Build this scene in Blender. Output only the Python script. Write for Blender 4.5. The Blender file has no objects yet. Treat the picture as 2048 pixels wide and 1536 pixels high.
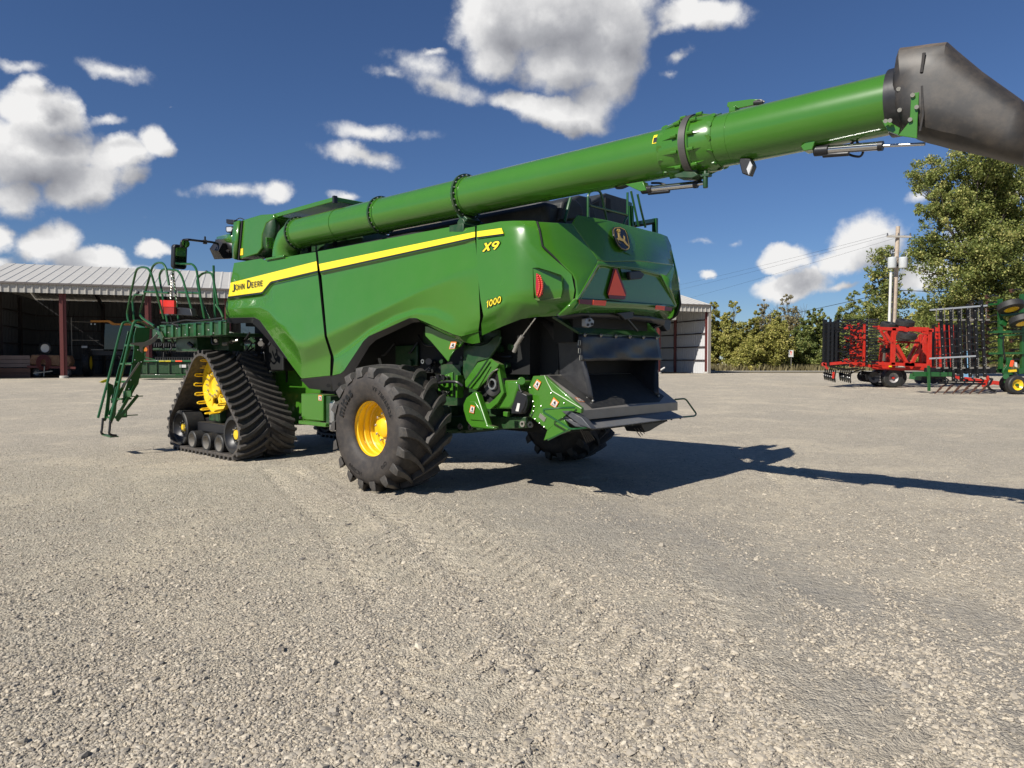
import bpy, math, random
import numpy as np
from mathutils import Vector, Matrix
R_=math.radians
random.seed(7); rng=np.random.default_rng(7)
scene=bpy.context.scene
col=scene.collection
# ------------------------------------------------------------------ camera model
F=1430.; HOR=722.; CZ=1.67; P=math.atan((768-HOR)/F)
def ray(px,py):
    u=(px-1024)/F; v=-(py-768)/F
    return Vector((u, math.cos(P)+v*math.sin(P), -math.sin(P)+v*math.cos(P)))
def W(px,py,d):                       # world point seen at a photo position, d metres away
    r=ray(px,py); return Vector((0,0,CZ))+r*(d/r.y)
A=R_(48); FW=Vector((-math.sin(A),math.cos(A),0)); LF=Vector((-math.cos(A),-math.sin(A),0))
O=Vector((-.33,10.76,0))
def loc(p): q=p-O; return Vector((q.dot(FW),q.dot(LF),q.z))
def plane(px,py,n,c):                 # machine coordinates of the sight line's hit with the plane n.p = c
    o=loc(Vector((0,0,CZ))); r=ray(px,py); d=Vector((r.dot(FW),r.dot(LF),r.z)); n=Vector(n)
    return o+d*((c-o.dot(n))/d.dot(n))
def S(px,py,y): return plane(px,py,(0,1,0),y)
def B(px,py,x): return plane(px,py,(1,0,0),x)
def Gz(px,py,z): return plane(px,py,(0,0,1),z)
def gz(Y): 
    t=min(max((Y-16)/34.,0),1); return .56*t*t*(3-2*t)
cam=bpy.data.cameras.new('camera'); co=bpy.data.objects.new('camera',cam); col.objects.link(co)
cam.sensor_width=36; cam.lens=36*F/2048; cam.clip_end=5000; cam.clip_start=.05
co.location=(0,0,CZ); co.rotation_euler=(math.pi/2-P,0,0); scene.camera=co
# ------------------------------------------------------------------ mesh builder
class MB:
    def __init__(s): s.v=[]; s.f=[]
    def add(s,vs,fs):
        b=len(s.v); s.v+= [tuple(v) for v in vs]; s.f+=[tuple(i+b for i in f) for f in fs]; return s
    def box(s,c,size,M=None):
        h=[k/2 for k in size]; vs=[]
        for x in(-1,1):
            for y in(-1,1):
                for z in(-1,1):
                    p=Vector((x*h[0],y*h[1],z*h[2]))
                    if M is not None: p=M@p
                    vs.append(Vector(c)+p)
        return s.add(vs,[(0,1,3,2),(4,6,7,5),(0,4,5,1),(2,3,7,6),(0,2,6,4),(1,5,7,3)])
    def bb(s,a,b):                     # box from two corners
        a=Vector(a);b=Vector(b); return s.box((a+b)/2,[abs(b[i]-a[i]) for i in range(3)])
    def bar(s,p0,p1,w,h,up=(0,0,1)):    # rectangular bar between two points
        p0=Vector(p0);p1=Vector(p1);d=(p1-p0); L=d.length
        if L<1e-6: return s
        d.normalize(); up=Vector(up)
        if abs(d.dot(up))>.98: up=Vector((0,1,0)) if abs(d.y)<.9 else Vector((1,0,0))
        a=d.cross(up).normalized(); b=a.cross(d)
        M=Matrix((d,a,b)).transposed()
        return s.box((p0+p1)/2,(L,w,h),M)
    def cyl(s,p0,p1,r,n=16,r2=None,cap=True):
        p0=Vector(p0);p1=Vector(p1);d=(p1-p0).normalized(); r2=r if r2 is None else r2
        a=d.orthogonal().normalized(); b=d.cross(a); vs=[]
        for k in range(n):
            t=2*math.pi*k/n; e=a*math.cos(t)+b*math.sin(t); vs+=[p0+e*r,p1+e*r2]
        fs=[(2*k,2*((k+1)%n),2*((k+1)%n)+1,2*k+1) for k in range(n)]
        if cap: fs+=[tuple(2*k for k in range(n))[::-1],tuple(2*k+1 for k in range(n))]
        return s.add(vs,fs)
    def tube(s,pts,r,n=8,bend=0,closed=False):
        pts=[Vector(p) for p in pts]
        if bend>0: pts=rounded(pts,bend,closed)
        m=len(pts); vs=[]; prev=None
        for i,p in enumerate(pts):
            if closed: d=(pts[(i+1)%m]-pts[i-1])
            else: d=(pts[min(i+1,m-1)]-pts[max(i-1,0)])
            d.normalize()
            a=d.orthogonal().normalized() if prev is None else (prev-d*prev.dot(d)).normalized()
            prev=a; b=d.cross(a)
            vs+=[p+(a*math.cos(2*math.pi*k/n)+b*math.sin(2*math.pi*k/n))*r for k in range(n)]
        fs=[]
        for i in range(m if closed else m-1):
            j=(i+1)%m
            fs+=[(i*n+k,i*n+(k+1)%n,j*n+(k+1)%n,j*n+k) for k in range(n)]
        if not closed: fs+=[tuple(range(n))[::-1],tuple((m-1)*n+k for k in range(n))]
        return s.add(vs,fs)
    def prism(s,poly,ext):
        poly=[Vector(p) for p in poly]; ext=Vector(ext); n=len(poly)
        vs=poly+[p+ext for p in poly]
        return s.add(vs,[tuple(range(n))[::-1],tuple(range(n,2*n))]+[(k,(k+1)%n,n+(k+1)%n,n+k) for k in range(n)])
    def rev(s,prof,c,ax,n=48,closed=False,a0=0,a1=2*math.pi):   # prof: (along axis, radius)
        c=Vector(c);ax=Vector(ax).normalized(); a=ax.orthogonal().normalized() if abs(ax.y)<.9 else Vector((1,0,0)); b=ax.cross(a)
        m=len(prof); vs=[]
        full=abs(a1-a0-2*math.pi)<1e-6; N=n if full else n+1
        for k in range(N):
            t=a0+(a1-a0)*k/n; e=a*math.cos(t)+b*math.sin(t)
            vs+=[c+ax*w+e*r for w,r in prof]
        fs=[]
        for k in range(n):
            j=(k+1)%N
            for i in range(m if closed else m-1):
                i2=(i+1)%m; fs.append((k*m+i,k*m+i2,j*m+i2,j*m+i))
        return s.add(vs,fs)
    def ball(s,c,r,n=8):
        prof=[(-r*math.cos(math.pi*i/n),max(r*math.sin(math.pi*i/n),1e-4)) for i in range(n+1)]
        return s.rev(prof,c,(0,0,1),n*2)
    def build(s,name,mat,parent=None,smooth=True,angle=32,bevel=0,solid=0,seg=2):
        me=bpy.data.meshes.new(name); me.from_pydata(s.v,[],s.f); me.update()
        import bmesh
        if bevel or smooth:
            bm=bmesh.new(); bm.from_mesh(me); bmesh.ops.recalc_face_normals(bm,faces=bm.faces); bm.to_mesh(me); bm.free()
        if smooth:
            me.shade_smooth(); me.set_sharp_from_angle(angle=R_(angle))
        me.materials.append(mat)
        o=bpy.data.objects.new(name,me); col.objects.link(o)
        if parent is not None: o.parent=parent
        if solid:
            m=o.modifiers.new('s','SOLIDIFY'); m.thickness=solid; m.offset=-1
        if bevel:
            m=o.modifiers.new('b','BEVEL'); m.width=bevel; m.segments=seg; m.limit_method='ANGLE'; m.angle_limit=R_(30); m.harden_normals=False
        return o
def rounded(pts,r,closed=False):
    out=[]; m=len(pts)
    for i,p in enumerate(pts):
        if not closed and i in(0,m-1): out.append(p); continue
        a=pts[i-1];b=pts[(i+1)%m]; da=(a-p);db=(b-p); k=min(r,da.length*.45,db.length*.45)
        q0=p+da.normalized()*k;q1=p+db.normalized()*k
        for j in range(5):
            t=j/4; out.append(q0*(1-t)**2+p*2*t*(1-t)+q1*t*t)
    return out
def empty(name,at=(0,0,0),rz=0,parent=None,label=None,cat=None,group=None):
    o=bpy.data.objects.new(name,None); col.objects.link(o); o.location=at; o.rotation_euler=(0,0,rz); o.empty_display_size=.2
    if parent is not None: o.parent=parent
    if label: o['label']=label
    if cat: o['category']=cat
    if group: o['group']=group
    return o
def tag(o,label=None,cat=None,group=None,kind=None):
    for k,v in(('label',label),('category',cat),('group',group),('kind',kind)):
        if v: o[k]=v
    return o
def text_mesh(txt,size,depth=.002,off=0.,shear=0.,space=1.):
    cu=bpy.data.curves.new('t','FONT'); cu.body=txt; cu.size=size; cu.extrude=depth; cu.offset=off; cu.shear=shear; cu.space_character=space
    cu.align_x='LEFT'; cu.resolution_u=4
    o=bpy.data.objects.new('t',cu); col.objects.link(o)
    dg=bpy.context.evaluated_depsgraph_get(); dg.update(); me=bpy.data.meshes.new_from_object(o.evaluated_get(dg))
    vs=[v.co.copy() for v in me.vertices]; fs=[tuple(p.vertices) for p in me.polygons]
    bpy.data.objects.remove(o); bpy.data.curves.remove(cu); bpy.data.meshes.remove(me)
    return vs,fs
def _arc(cx,cy,rx,ry,a0,a1,n=12): return [(cx+rx*math.cos(R_(a0+(a1-a0)*k/n)),cy+ry*math.sin(R_(a0+(a1-a0)*k/n))) for k in range(n+1)]
GLYPH={ # strokes on a 1-high letter: (points, closed), plus advance width
'J':([([(.12,.10)]+_arc(.17,.17,.13,.13,230,360,6)+[(.30,1-.08)],0)],.42),
'O':([(_arc(.40,.5,.33,.43,0,360,24)[:-1],1)],.80),
'H':([([(.09,0),(.09,1)],0),([(.59,0),(.59,1)],0),([(.17,.5),(.51,.5)],0)],.70),
'N':([([(.09,0),(.09,.93),(.11,.93),(.57,.07),(.59,.07),(.59,1)],0)],.70),
'D':([([(.09,.5),(.09,.92),(.30,.92)]+_arc(.30,.5,.34,.42,80,-80,12)+[(.30,.08),(.09,.08)],1)],.72),
'E':([([(.56,.92),(.09,.92),(.09,.08),(.56,.08)],0),([(.17,.5),(.50,.5)],0)],.62),
'R':([([(.09,0),(.09,.92),(.34,.92)]+_arc(.34,.70,.20,.22,80,-80,8)+[(.17,.48)],0),([(.32,.40),(.56,0)],0)],.64),
'X':([([(.06,0),(.62,1)],0),([(.06,1),(.30,.565)],0),([(.38,.435),(.62,0)],0)],.72),
'9':([(_arc(.36,.68,.25,.24,0,360,20)[:-1],1),([(.60,.62),(.54,.36),(.34,.02)],0)],.72),
'1':([([(.05,.72),(.25,.90),(.25,0)],0)],.44),
'0':([(_arc(.36,.5,.27,.42,0,360,24)[:-1],1)],.74)}
def stroke_text(txt,wd,depth=.001,gap=.10):
    vs=[];fs=[];x0=0.
    for ch in txt:
        st,adv=GLYPH[ch]
        for si,(pl,cl) in enumerate(st):
            p=[Vector((a,b)) for a,b in pl]; n=len(p); L_=[];z=depth+si*.0006
            for i in range(n):
                a=p[i-1] if (cl or i>0) else None; c=p[(i+1)%n] if (cl or i<n-1) else None
                d1=(p[i]-a).normalized() if a is not None else None; d2=(c-p[i]).normalized() if c is not None else None
                d1=d1 or d2; d2=d2 or d1; t=(d1+d2).normalized(); nn_=Vector((-t.y,t.x)); m=wd/2/max(.45,nn_.dot(Vector((-d1.y,d1.x))))
                L_.append((p[i]+nn_*m,p[i]-nn_*m))
            b=len(vs)
            for q in L_: vs+=[Vector((q[0].x+x0,q[0].y,z)),Vector((q[1].x+x0,q[1].y,z))]
            fs+=[(b+2*i,b+2*i+1,b+2*((i+1)%n)+1,b+2*((i+1)%n)) for i in range(n if cl else n-1)]
        x0+=adv+gap
    return vs,fs
# ------------------------------------------------------------------ materials
def nt(name):
    m=bpy.data.materials.new(name); m.use_nodes=True; t=m.node_tree; return m,t,t.nodes['Principled BSDF']
def mat(name,c,rough=.5,metal=0,coat=0,noise=0,scale=4,bump=0,bscale=60,dust=None,dustamt=0,spec=.5,trans=0,emit=None,alpha=None,rvar=0):
    m,t,b=nt(name); N=t.nodes;L=t.links
    b.inputs['Base Color'].default_value=(*c,1); b.inputs['Roughness'].default_value=rough; b.inputs['Metallic'].default_value=metal
    b.inputs['Coat Weight'].default_value=coat; b.inputs['Coat Roughness'].default_value=.06; b.inputs['Specular IOR Level'].default_value=spec
    tc=N.new('ShaderNodeTexCoord')
    if noise or dustamt:
        n=N.new('ShaderNodeTexNoise'); n.inputs['Scale'].default_value=scale; n.inputs['Detail'].default_value=8; n.inputs['Roughness'].default_value=.65
        L.new(tc.outputs['Object'],n.inputs['Vector'])
        cr=N.new('ShaderNodeMix'); cr.data_type='RGBA'; cr.blend_type='MIX'
        cr.inputs[6].default_value=(*[k*(1-noise) for k in c],1); cr.inputs[7].default_value=(*[min(1,k*(1+noise)) for k in c],1)
        L.new(n.outputs['Fac'],cr.inputs[0]); out=cr.outputs[2]
        if dustamt:
            n2=N.new('ShaderNodeTexNoise'); n2.inputs['Scale'].default_value=scale*2.3; n2.inputs['Detail'].default_value=10; n2.inputs['Roughness'].default_value=.7
            L.new(tc.outputs['Object'],n2.inputs['Vector'])
            mr=N.new('ShaderNodeMapRange'); mr.inputs[1].default_value=.42; mr.inputs[2].default_value=.75; mr.inputs[4].default_value=dustamt
            L.new(n2.outputs['Fac'],mr.inputs[0])
            mx=N.new('ShaderNodeMix'); mx.data_type='RGBA'; mx.inputs[7].default_value=(*(dust or (.35,.3,.23)),1)
            L.new(mr.outputs[0],mx.inputs[0]); L.new(out,mx.inputs[6]); out=mx.outputs[2]
        L.new(out,b.inputs['Base Color'])
    if rvar:
        n3=N.new('ShaderNodeTexNoise'); n3.inputs['Scale'].default_value=2.2; n3.inputs['Detail'].default_value=6; L.new(tc.outputs['Object'],n3.inputs['Vector'])
        m3=N.new('ShaderNodeMapRange'); m3.inputs[3].default_value=max(rough-rvar,.02); m3.inputs[4].default_value=rough+rvar
        L.new(n3.outputs['Fac'],m3.inputs[0]); L.new(m3.outputs[0],b.inputs['Roughness'])
    if bump:
        n4=N.new('ShaderNodeTexNoise'); n4.inputs['Scale'].default_value=bscale; n4.inputs['Detail'].default_value=4
        L.new(tc.outputs['Object'],n4.inputs['Vector'])
        bp=N.new('ShaderNodeBump'); bp.inputs['Strength'].default_value=bump; bp.inputs['Distance'].default_value=.01
        L.new(n4.outputs['Fac'],bp.inputs['Height']); L.new(bp.outputs[0],b.inputs['Normal'])
    if emit: b.inputs['Emission Color'].default_value=(*emit,1); b.inputs['Emission Strength'].default_value=1
    return m
M={}
M['green']=mat('green_paint',(.042,.158,.011),.25,coat=.6,noise=.07,scale=1.1,dust=(.20,.19,.12),dustamt=.05,bump=.02,bscale=7,rvar=.05)
M['green_dk']=mat('shaded_dark_green',(.008,.046,.010),.45,coat=.15,noise=.15,scale=5,dust=(.16,.15,.10),dustamt=.25)  # dirty dark green with the shade under the body put into its colour
M['green_rail']=mat('green_rail_paint',(.012,.082,.018),.34,coat=.4,noise=.1,scale=5)
M['yellow']=mat('yellow_paint',(.80,.52,.008),.32,coat=.5,noise=.05,scale=6,dust=(.45,.36,.2),dustamt=.15)
M['decal_yellow']=mat('decal_yellow',(.86,.66,.02),.35,coat=.6)
M['decal_black']=mat('decal_black',(.01,.011,.012),.35,coat=.4)
M['decal_white']=mat('decal_white',(.58,.57,.53),.45)
M['decal_orange']=mat('decal_orange',(.75,.19,.02),.45)
M['red_reflect']=mat('red_reflector',(1.0,.10,.03),.4,emit=None)
M['red_dark']=mat('dark_red_reflector',(.14,.006,.012),.35)
M['black']=mat('black_plastic',(.012,.012,.014),.42,noise=.2,scale=8,bump=.08,bscale=120)
M['void']=mat('black_parts_and_shade',(.004,.0045,.004),.7,noise=.4,scale=9)  # shade of hollows and gaps put into the colour; also small black parts
M['lug_rubber']=mat('worn_lug_rubber',(.046,.043,.040),.62,noise=.25,scale=9,dust=(.17,.14,.11),dustamt=.35,bump=.3,bscale=60)
M['rubber']=mat('tyre_rubber',(.026,.022,.020),.66,noise=.30,scale=5,dust=(.15,.12,.09),dustamt=.30,bump=.25,bscale=70)
M['rubber_blk']=mat('black_rubber',(.016,.016,.016),.6,noise=.25,scale=6,dust=(.13,.12,.10),dustamt=.22,bump=.1,bscale=50)
M['track']=mat('track_rubber',(.045,.040,.036),.66,noise=.25,scale=6,dust=(.20,.165,.125),dustamt=.5,bump=.3,bscale=45)
M['sheet_black']=mat('black_rubber_sheet',(.016,.016,.018),.36,noise=.2,scale=4,dust=(.1,.1,.1),dustamt=.2,bump=.35,bscale=3.2)
M['grey_steel']=mat('worn_grey_steel',(.24,.225,.20),.42,metal=.3,noise=.25,scale=7,dust=(.28,.24,.19),dustamt=.55)
M['grey_blue']=mat('blue_grey_steel',(.065,.07,.08),.4,metal=.2,noise=.2,scale=6,dust=(.2,.18,.16),dustamt=.3)
M['chrome']=mat('bright_steel',(.62,.62,.62),.22,metal=1)
M['bolt']=mat('zinc_bolts',(.55,.55,.52),.35,metal=.9)
M['spout']=mat('spout_rubber',(.026,.024,.023),.5,noise=.12,scale=2.5,dust=(.12,.095,.07),dustamt=.5,bump=.12,bscale=6)
M['glass']=mat('dark_glass',(.01,.012,.015),.06,coat=1)
M['mirror']=mat('mirror_glass',(.4,.43,.46),.05,metal=1)
M['lamp']=mat('lamp_lens',(.5,.5,.5),.25,coat=1,noise=.3,scale=60)
M['red_lens']=mat('red_lens',(.38,.008,.01),.18,coat=1,noise=.6,scale=90)
M['orange_lens']=mat('orange_lens',(.65,.17,.01),.25,coat=1)
M['chain']=mat('dull_chain',(.35,.33,.28),.4,metal=.7)
M['duct']=mat('dark_engine_cover',(.014,.017,.018),.55,noise=.3,scale=5,dust=(.1,.09,.08),dustamt=.3)

def top_dust(m,c,amt,lo=.72):
    t=m.node_tree;N=t.nodes;L=t.links;b=N['Principled BSDF']; src=b.inputs['Base Color'].links[0].from_socket
    g=N.new('ShaderNodeNewGeometry'); sp=N.new('ShaderNodeSeparateXYZ'); L.new(g.outputs['Normal'],sp.inputs[0])
    r=N.new('ShaderNodeMapRange'); r.interpolation_type='SMOOTHSTEP'; r.inputs[1].default_value=lo; r.inputs[2].default_value=1.0; L.new(sp.outputs['Z'],r.inputs[0])
    n=N.new('ShaderNodeTexNoise'); n.inputs['Scale'].default_value=9; n.inputs['Detail'].default_value=9; n.inputs['Roughness'].default_value=.7; L.new(g.outputs['Position'],n.inputs['Vector'])
    q=N.new('ShaderNodeMapRange'); q.inputs[1].default_value=.3; q.inputs[2].default_value=.7; q.inputs[3].default_value=.25*amt; q.inputs[4].default_value=amt; L.new(n.outputs['Fac'],q.inputs[0])
    mu=N.new('ShaderNodeMath'); mu.operation='MULTIPLY'; L.new(r.outputs[0],mu.inputs[0]); L.new(q.outputs[0],mu.inputs[1])
    mx=N.new('ShaderNodeMix'); mx.data_type='RGBA'; mx.inputs[7].default_value=(*c,1); L.new(mu.outputs[0],mx.inputs[0]); L.new(src,mx.inputs[6]); L.new(mx.outputs[2],b.inputs['Base Color'])
top_dust(M['green'],(.27,.23,.16),.85); top_dust(M['spout'],(.26,.20,.14),.75,.45); top_dust(M['green_dk'],(.22,.19,.13),.5); top_dust(M['black'],(.20,.17,.12),.4)
# ------------------------------------------------------------------ light and sky
SUNL=Vector((.09,1.2,1.0)); SUN=(FW*SUNL.x+LF*SUNL.y+Vector((0,0,SUNL.z))).normalized()
EL=math.asin(SUN.z); AZ=math.atan2(SUN.x,SUN.y)
ld=bpy.data.lights.new('sun','SUN'); ld.energy=5.0; ld.angle=R_(.5); ld.color=(1,.95,.87)
lo=bpy.data.objects.new('sun',ld); col.objects.link(lo); lo.rotation_euler=SUN.to_track_quat('Z','Y').to_euler()
w=bpy.data.worlds.new('World'); scene.world=w; w.use_nodes=True; T=w.node_tree; N=T.nodes; L=T.links
bg=N['Background']
sky=N.new('ShaderNodeTexSky'); sky.sky_type='NISHITA'; sky.sun_disc=False; sky.sun_elevation=EL; sky.sun_rotation=AZ
sky.altitude=300; sky.air_density=1.0; sky.dust_density=.0; sky.ozone_density=3.0
tc=N.new('ShaderNodeTexCoord')
clouds=[ # photo x, y, half width, half height, turn, weight
(1120,30,230,105,0,1.0),(985,45,105,80,0,.9),(1000,110,90,60,0,.7),(1235,60,105,110,0,.95),(1240,130,75,90,0,.8),(1130,130,120,70,0,.8),(1120,222,120,38,9,.95),(1045,200,95,26,6,.7),(1180,205,80,60,0,.6),
(1405,40,110,42,-6,.8),(1345,70,60,30,-20,.55),(1375,125,38,28,-20,.5),(1350,160,40,14,-20,.35),
(840,125,150,42,16,.40),(890,165,150,34,18,.40),(770,130,90,26,10,.36),(860,98,60,14,5,.35),
(40,310,150,85,0,1.0),(70,225,90,62,0,1.0),(60,180,48,42,0,.9),(215,315,100,45,-12,.85),(298,290,46,36,0,.8),(150,372,110,52,-14,.85),(25,395,80,55,0,.8),(225,358,70,34,-14,.6),
(215,152,115,28,17,.50),(35,127,80,18,12,.4),(190,245,70,16,4,.3),
(755,262,165,28,3,.50),(730,308,135,30,10,.60),(470,385,150,22,-3,.48),(560,382,45,30,-20,.6),(335,218,18,9,5,.3),
(300,488,46,21,0,.62),(95,478,65,46,-20,.85),(180,512,95,34,8,.85),(20,472,45,34,0,.8),(250,530,70,20,5,.6),(290,433,55,9,0,.2),(10,515,60,18,0,.5),
(1585,512,74,28,-3,.75),(1590,560,96,30,-8,.85),(1640,540,45,30,-5,.7),(1740,475,85,68,-20,1.0),(1700,515,70,34,0,.8),(1700,563,48,12,0,.5),(1407,550,26,13,0,.55),(1400,483,52,12,0,.3),(1465,486,30,11,0,.25),(1845,545,70,48,0,.9),(1840,390,34,20,0,.4),(1990,370,90,40,0,.6),(1960,480,120,60,0,.6),
(700,395,50,16,10,.5),(560,60,20,6,0,0.)]
def cloud_frame(px,py,hw,hh,rot):
    c=ray(px,py).normalized(); a=R_(rot); 
    e1=(ray(px+hw*math.cos(a),py+hw*math.sin(a)).normalized()-ray(px-hw*math.cos(a),py-hw*math.sin(a)).normalized())/2
    e2=(ray(px+hh*math.sin(a),py-hh*math.cos(a)).normalized()-ray(px-hh*math.sin(a),py+hh*math.cos(a)).normalized())/2
    x=e1.normalized(); y=(e2-x*e2.dot(x)).normalized(); z=x.cross(y)
    return c,Matrix((x,y,z)).transposed().to_euler(),(e1.length,e2.length,.35)
g=bpy.data.node_groups.new('cloud_density','ShaderNodeTree')
g.interface.new_socket('Vector',in_out='INPUT',socket_type='NodeSocketVector'); g.interface.new_socket('Density',in_out='OUTPUT',socket_type='NodeSocketFloat')
gN=g.nodes; gL=g.links; gi=gN.new('NodeGroupInput'); go=gN.new('NodeGroupOutput')
def noise(vec,scale,det,rough=.6):
    n=gN.new('ShaderNodeTexNoise'); n.inputs['Scale'].default_value=scale; n.inputs['Detail'].default_value=det; n.inputs['Roughness'].default_value=rough
    gL.new(vec,n.inputs['Vector']); return n
wn=noise(gi.outputs[0],5,7,.62)
sub=gN.new('ShaderNodeVectorMath'); sub.operation='SUBTRACT'; sub.inputs[1].default_value=(.5,.5,.5); gL.new(wn.outputs['Color'],sub.inputs[0])
mad=gN.new('ShaderNodeVectorMath'); mad.operation='MULTIPLY_ADD'; mad.inputs[1].default_value=(.095,.095,.080); gL.new(sub.outputs[0],mad.inputs[0]); gL.new(gi.outputs[0],mad.inputs[2])
acc=None
for c in clouds:
    if c[5]<=0: continue
    cc,eu,sc=cloud_frame(*c[:5])
    mp=gN.new('ShaderNodeMapping'); mp.vector_type='TEXTURE'; mp.inputs[1].default_value=cc; mp.inputs[2].default_value=eu; mp.inputs[3].default_value=[k*1.20 for k in sc]
    gL.new(mad.outputs[0],mp.inputs[0]); gr=gN.new('ShaderNodeTexGradient'); gr.gradient_type='SPHERICAL'; gL.new(mp.outputs[0],gr.inputs[0])
    mu=gN.new('ShaderNodeMath'); mu.operation='MULTIPLY'; mu.inputs[1].default_value=c[5]; gL.new(gr.outputs['Fac'],mu.inputs[0]); o=mu.outputs[0]
    if acc is not None:
        mx=gN.new('ShaderNodeMath'); mx.operation='SMOOTH_MAX'; mx.inputs[2].default_value=.10; gL.new(acc,mx.inputs[0]); gL.new(o,mx.inputs[1]); o=mx.outputs[0]
    acc=o
f1=noise(gi.outputs[0],13,10,.60)
a1=gN.new('ShaderNodeMath'); a1.operation='MULTIPLY_ADD'; a1.inputs[1].default_value=.66; a1.inputs[2].default_value=-.46; gL.new(f1.outputs['Fac'],a1.inputs[0])
a1.inputs[1].default_value=.86; a1.inputs[2].default_value=-.43
gt=gN.new('ShaderNodeMapRange'); gt.interpolation_type='SMOOTHSTEP'; gt.inputs[1].default_value=.06; gt.inputs[2].default_value=.22; gL.new(acc,gt.inputs[0])
a15=gN.new('ShaderNodeMath'); a15.operation='MULTIPLY_ADD'; a15.inputs[2].default_value=-.15; gL.new(a1.outputs[0],a15.inputs[0]); gL.new(gt.outputs[0],a15.inputs[1])
a2=gN.new('ShaderNodeMath'); a2.operation='ADD'; gL.new(acc,a2.inputs[0]); gL.new(a15.outputs[0],a2.inputs[1])
gL.new(a2.outputs[0],go.inputs[0])
def grp(vec):
    n=N.new('ShaderNodeGroup'); n.node_tree=g; L.new(vec,n.inputs[0]); return n.outputs[0]
nd=N.new('ShaderNodeVectorMath'); nd.operation='NORMALIZE'; L.new(tc.outputs['Generated'],nd.inputs[0])
D1=grp(nd.outputs[0])
of=N.new('ShaderNodeVectorMath'); of.operation='ADD'; of.inputs[1].default_value=(-.024,0,.030); L.new(nd.outputs[0],of.inputs[0])
D2=grp(of.outputs[0])
al=N.new('ShaderNodeMapRange'); al.interpolation_type='SMOOTHSTEP'; al.inputs[1].default_value=-.03; al.inputs[2].default_value=.30; L.new(D1,al.inputs[0])
df=N.new('ShaderNodeMath'); df.operation='SUBTRACT'; L.new(D1,df.inputs[0]); L.new(D2,df.inputs[1])
sh=N.new('ShaderNodeMath'); sh.operation='MULTIPLY_ADD'; sh.inputs[1].default_value=.95; sh.inputs[2].default_value=.82; L.new(df.outputs[0],sh.inputs[0])
th=N.new('ShaderNodeMath'); th.operation='MULTIPLY_ADD'; th.inputs[1].default_value=-.62; cl=N.new('ShaderNodeMath'); cl.operation='MINIMUM'; cl.inputs[1].default_value=.62; L.new(D1,cl.inputs[0]); L.new(cl.outputs[0],th.inputs[0]); L.new(sh.outputs[0],th.inputs[2])
cr=N.new('ShaderNodeValToRGB'); e=cr.color_ramp.elements; e[0].position=.12; e[0].color=(3.6,3.7,4.2,1); e[1].position=.95; e[1].color=(13.5,13.4,13.3,1)
m_=cr.color_ramp.elements.new(.5); m_.color=(6.8,6.9,7.3,1)
L.new(th.outputs[0],cr.inputs[0])
tint=N.new('ShaderNodeMix'); tint.data_type='RGBA'; tint.blend_type='MULTIPLY'; tint.inputs[0].default_value=1; tint.inputs[7].default_value=(.70,.87,1.16,1); L.new(sky.outputs[0],tint.inputs[6])
mix=N.new('ShaderNodeMix'); mix.data_type='RGBA'; L.new(al.outputs[0],mix.inputs[0]); L.new(tint.outputs[2],mix.inputs[6]); L.new(cr.outputs[0],mix.inputs[7])
L.new(mix.outputs[2],bg.inputs[0]); bg.inputs[1].default_value=.052
w.cycles.sampling_method='MANUAL'; w.cycles.sample_map_resolution=512
scene.view_settings.view_transform='Standard'; scene.view_settings.look='None'; scene.view_settings.exposure=.34
# ------------------------------------------------------------------ ground
def axis(segs):
    out=[]
    for a,b,n in segs: out+=list(np.linspace(a,b,n,endpoint=False))
    return out+[segs[-1][1]]
xs=axis([(-400,-60,12),(-60,-9,60),(-9,9,420),(9,60,60),(60,400,12)]); ys=axis([(-40,1.8,16),(1.8,11.5,300),(11.5,50,120),(50,90,25),(90,1500,12)])
X,Y=np.meshgrid(xs,ys)
def vnoise(X,Y,s,seed):
    r=np.random.default_rng(seed).random((256,256)); x=X*s+71.3; y=Y*s+37.7; xi=np.floor(x).astype(int); yi=np.floor(y).astype(int); fx=x-xi; fy=y-yi
    fx=fx*fx*(3-2*fx); fy=fy*fy*(3-2*fy); g=lambda a,b: r[a%256,b%256]
    return (g(xi,yi)*(1-fx)+g(xi+1,yi)*fx)*(1-fy)+(g(xi,yi+1)*(1-fx)+g(xi+1,yi+1)*fx)*fy-.5
def onground(px,py): r=ray(px,py); k=-CZ/r.z; return (r.x*k,r.y*k)
def poly(pts):
    p=np.array([onground(*q) for q in pts]); q=[p[0]]
    for i in range(len(p)-1):
        p0=p[max(i-1,0)];p1=p[i];p2=p[i+1];p3=p[min(i+2,len(p)-1)]
        for t in np.linspace(.125,1,8): q.append(.5*((2*p1)+(-p0+p2)*t+(2*p0-5*p1+4*p2-p3)*t*t+(-p0+3*p1-3*p2+p3)*t**3))
    return np.array(q)
LANES=[(poly([(590,925),(690,965),(800,1015),(900,1075),(1010,1160),(1130,1260),(1260,1370),(1400,1500),(1480,1600)]),.36),
       (poly([(560,935),(640,1000),(730,1090),(820,1200),(900,1330),(960,1480),(990,1600)]),.30),
       (poly([(1180,960),(1330,1060),(1450,1160),(1580,1290),(1700,1440),(1760,1600)]),.34),
       (poly([(1500,900),(1650,1000),(1800,1120),(1990,1290),(2200,1500)]),.34)]
GREY=poly([(930,960),(1120,1010),(1330,1070),(1560,1150),(1800,1260),(2100,1420)])
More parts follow.
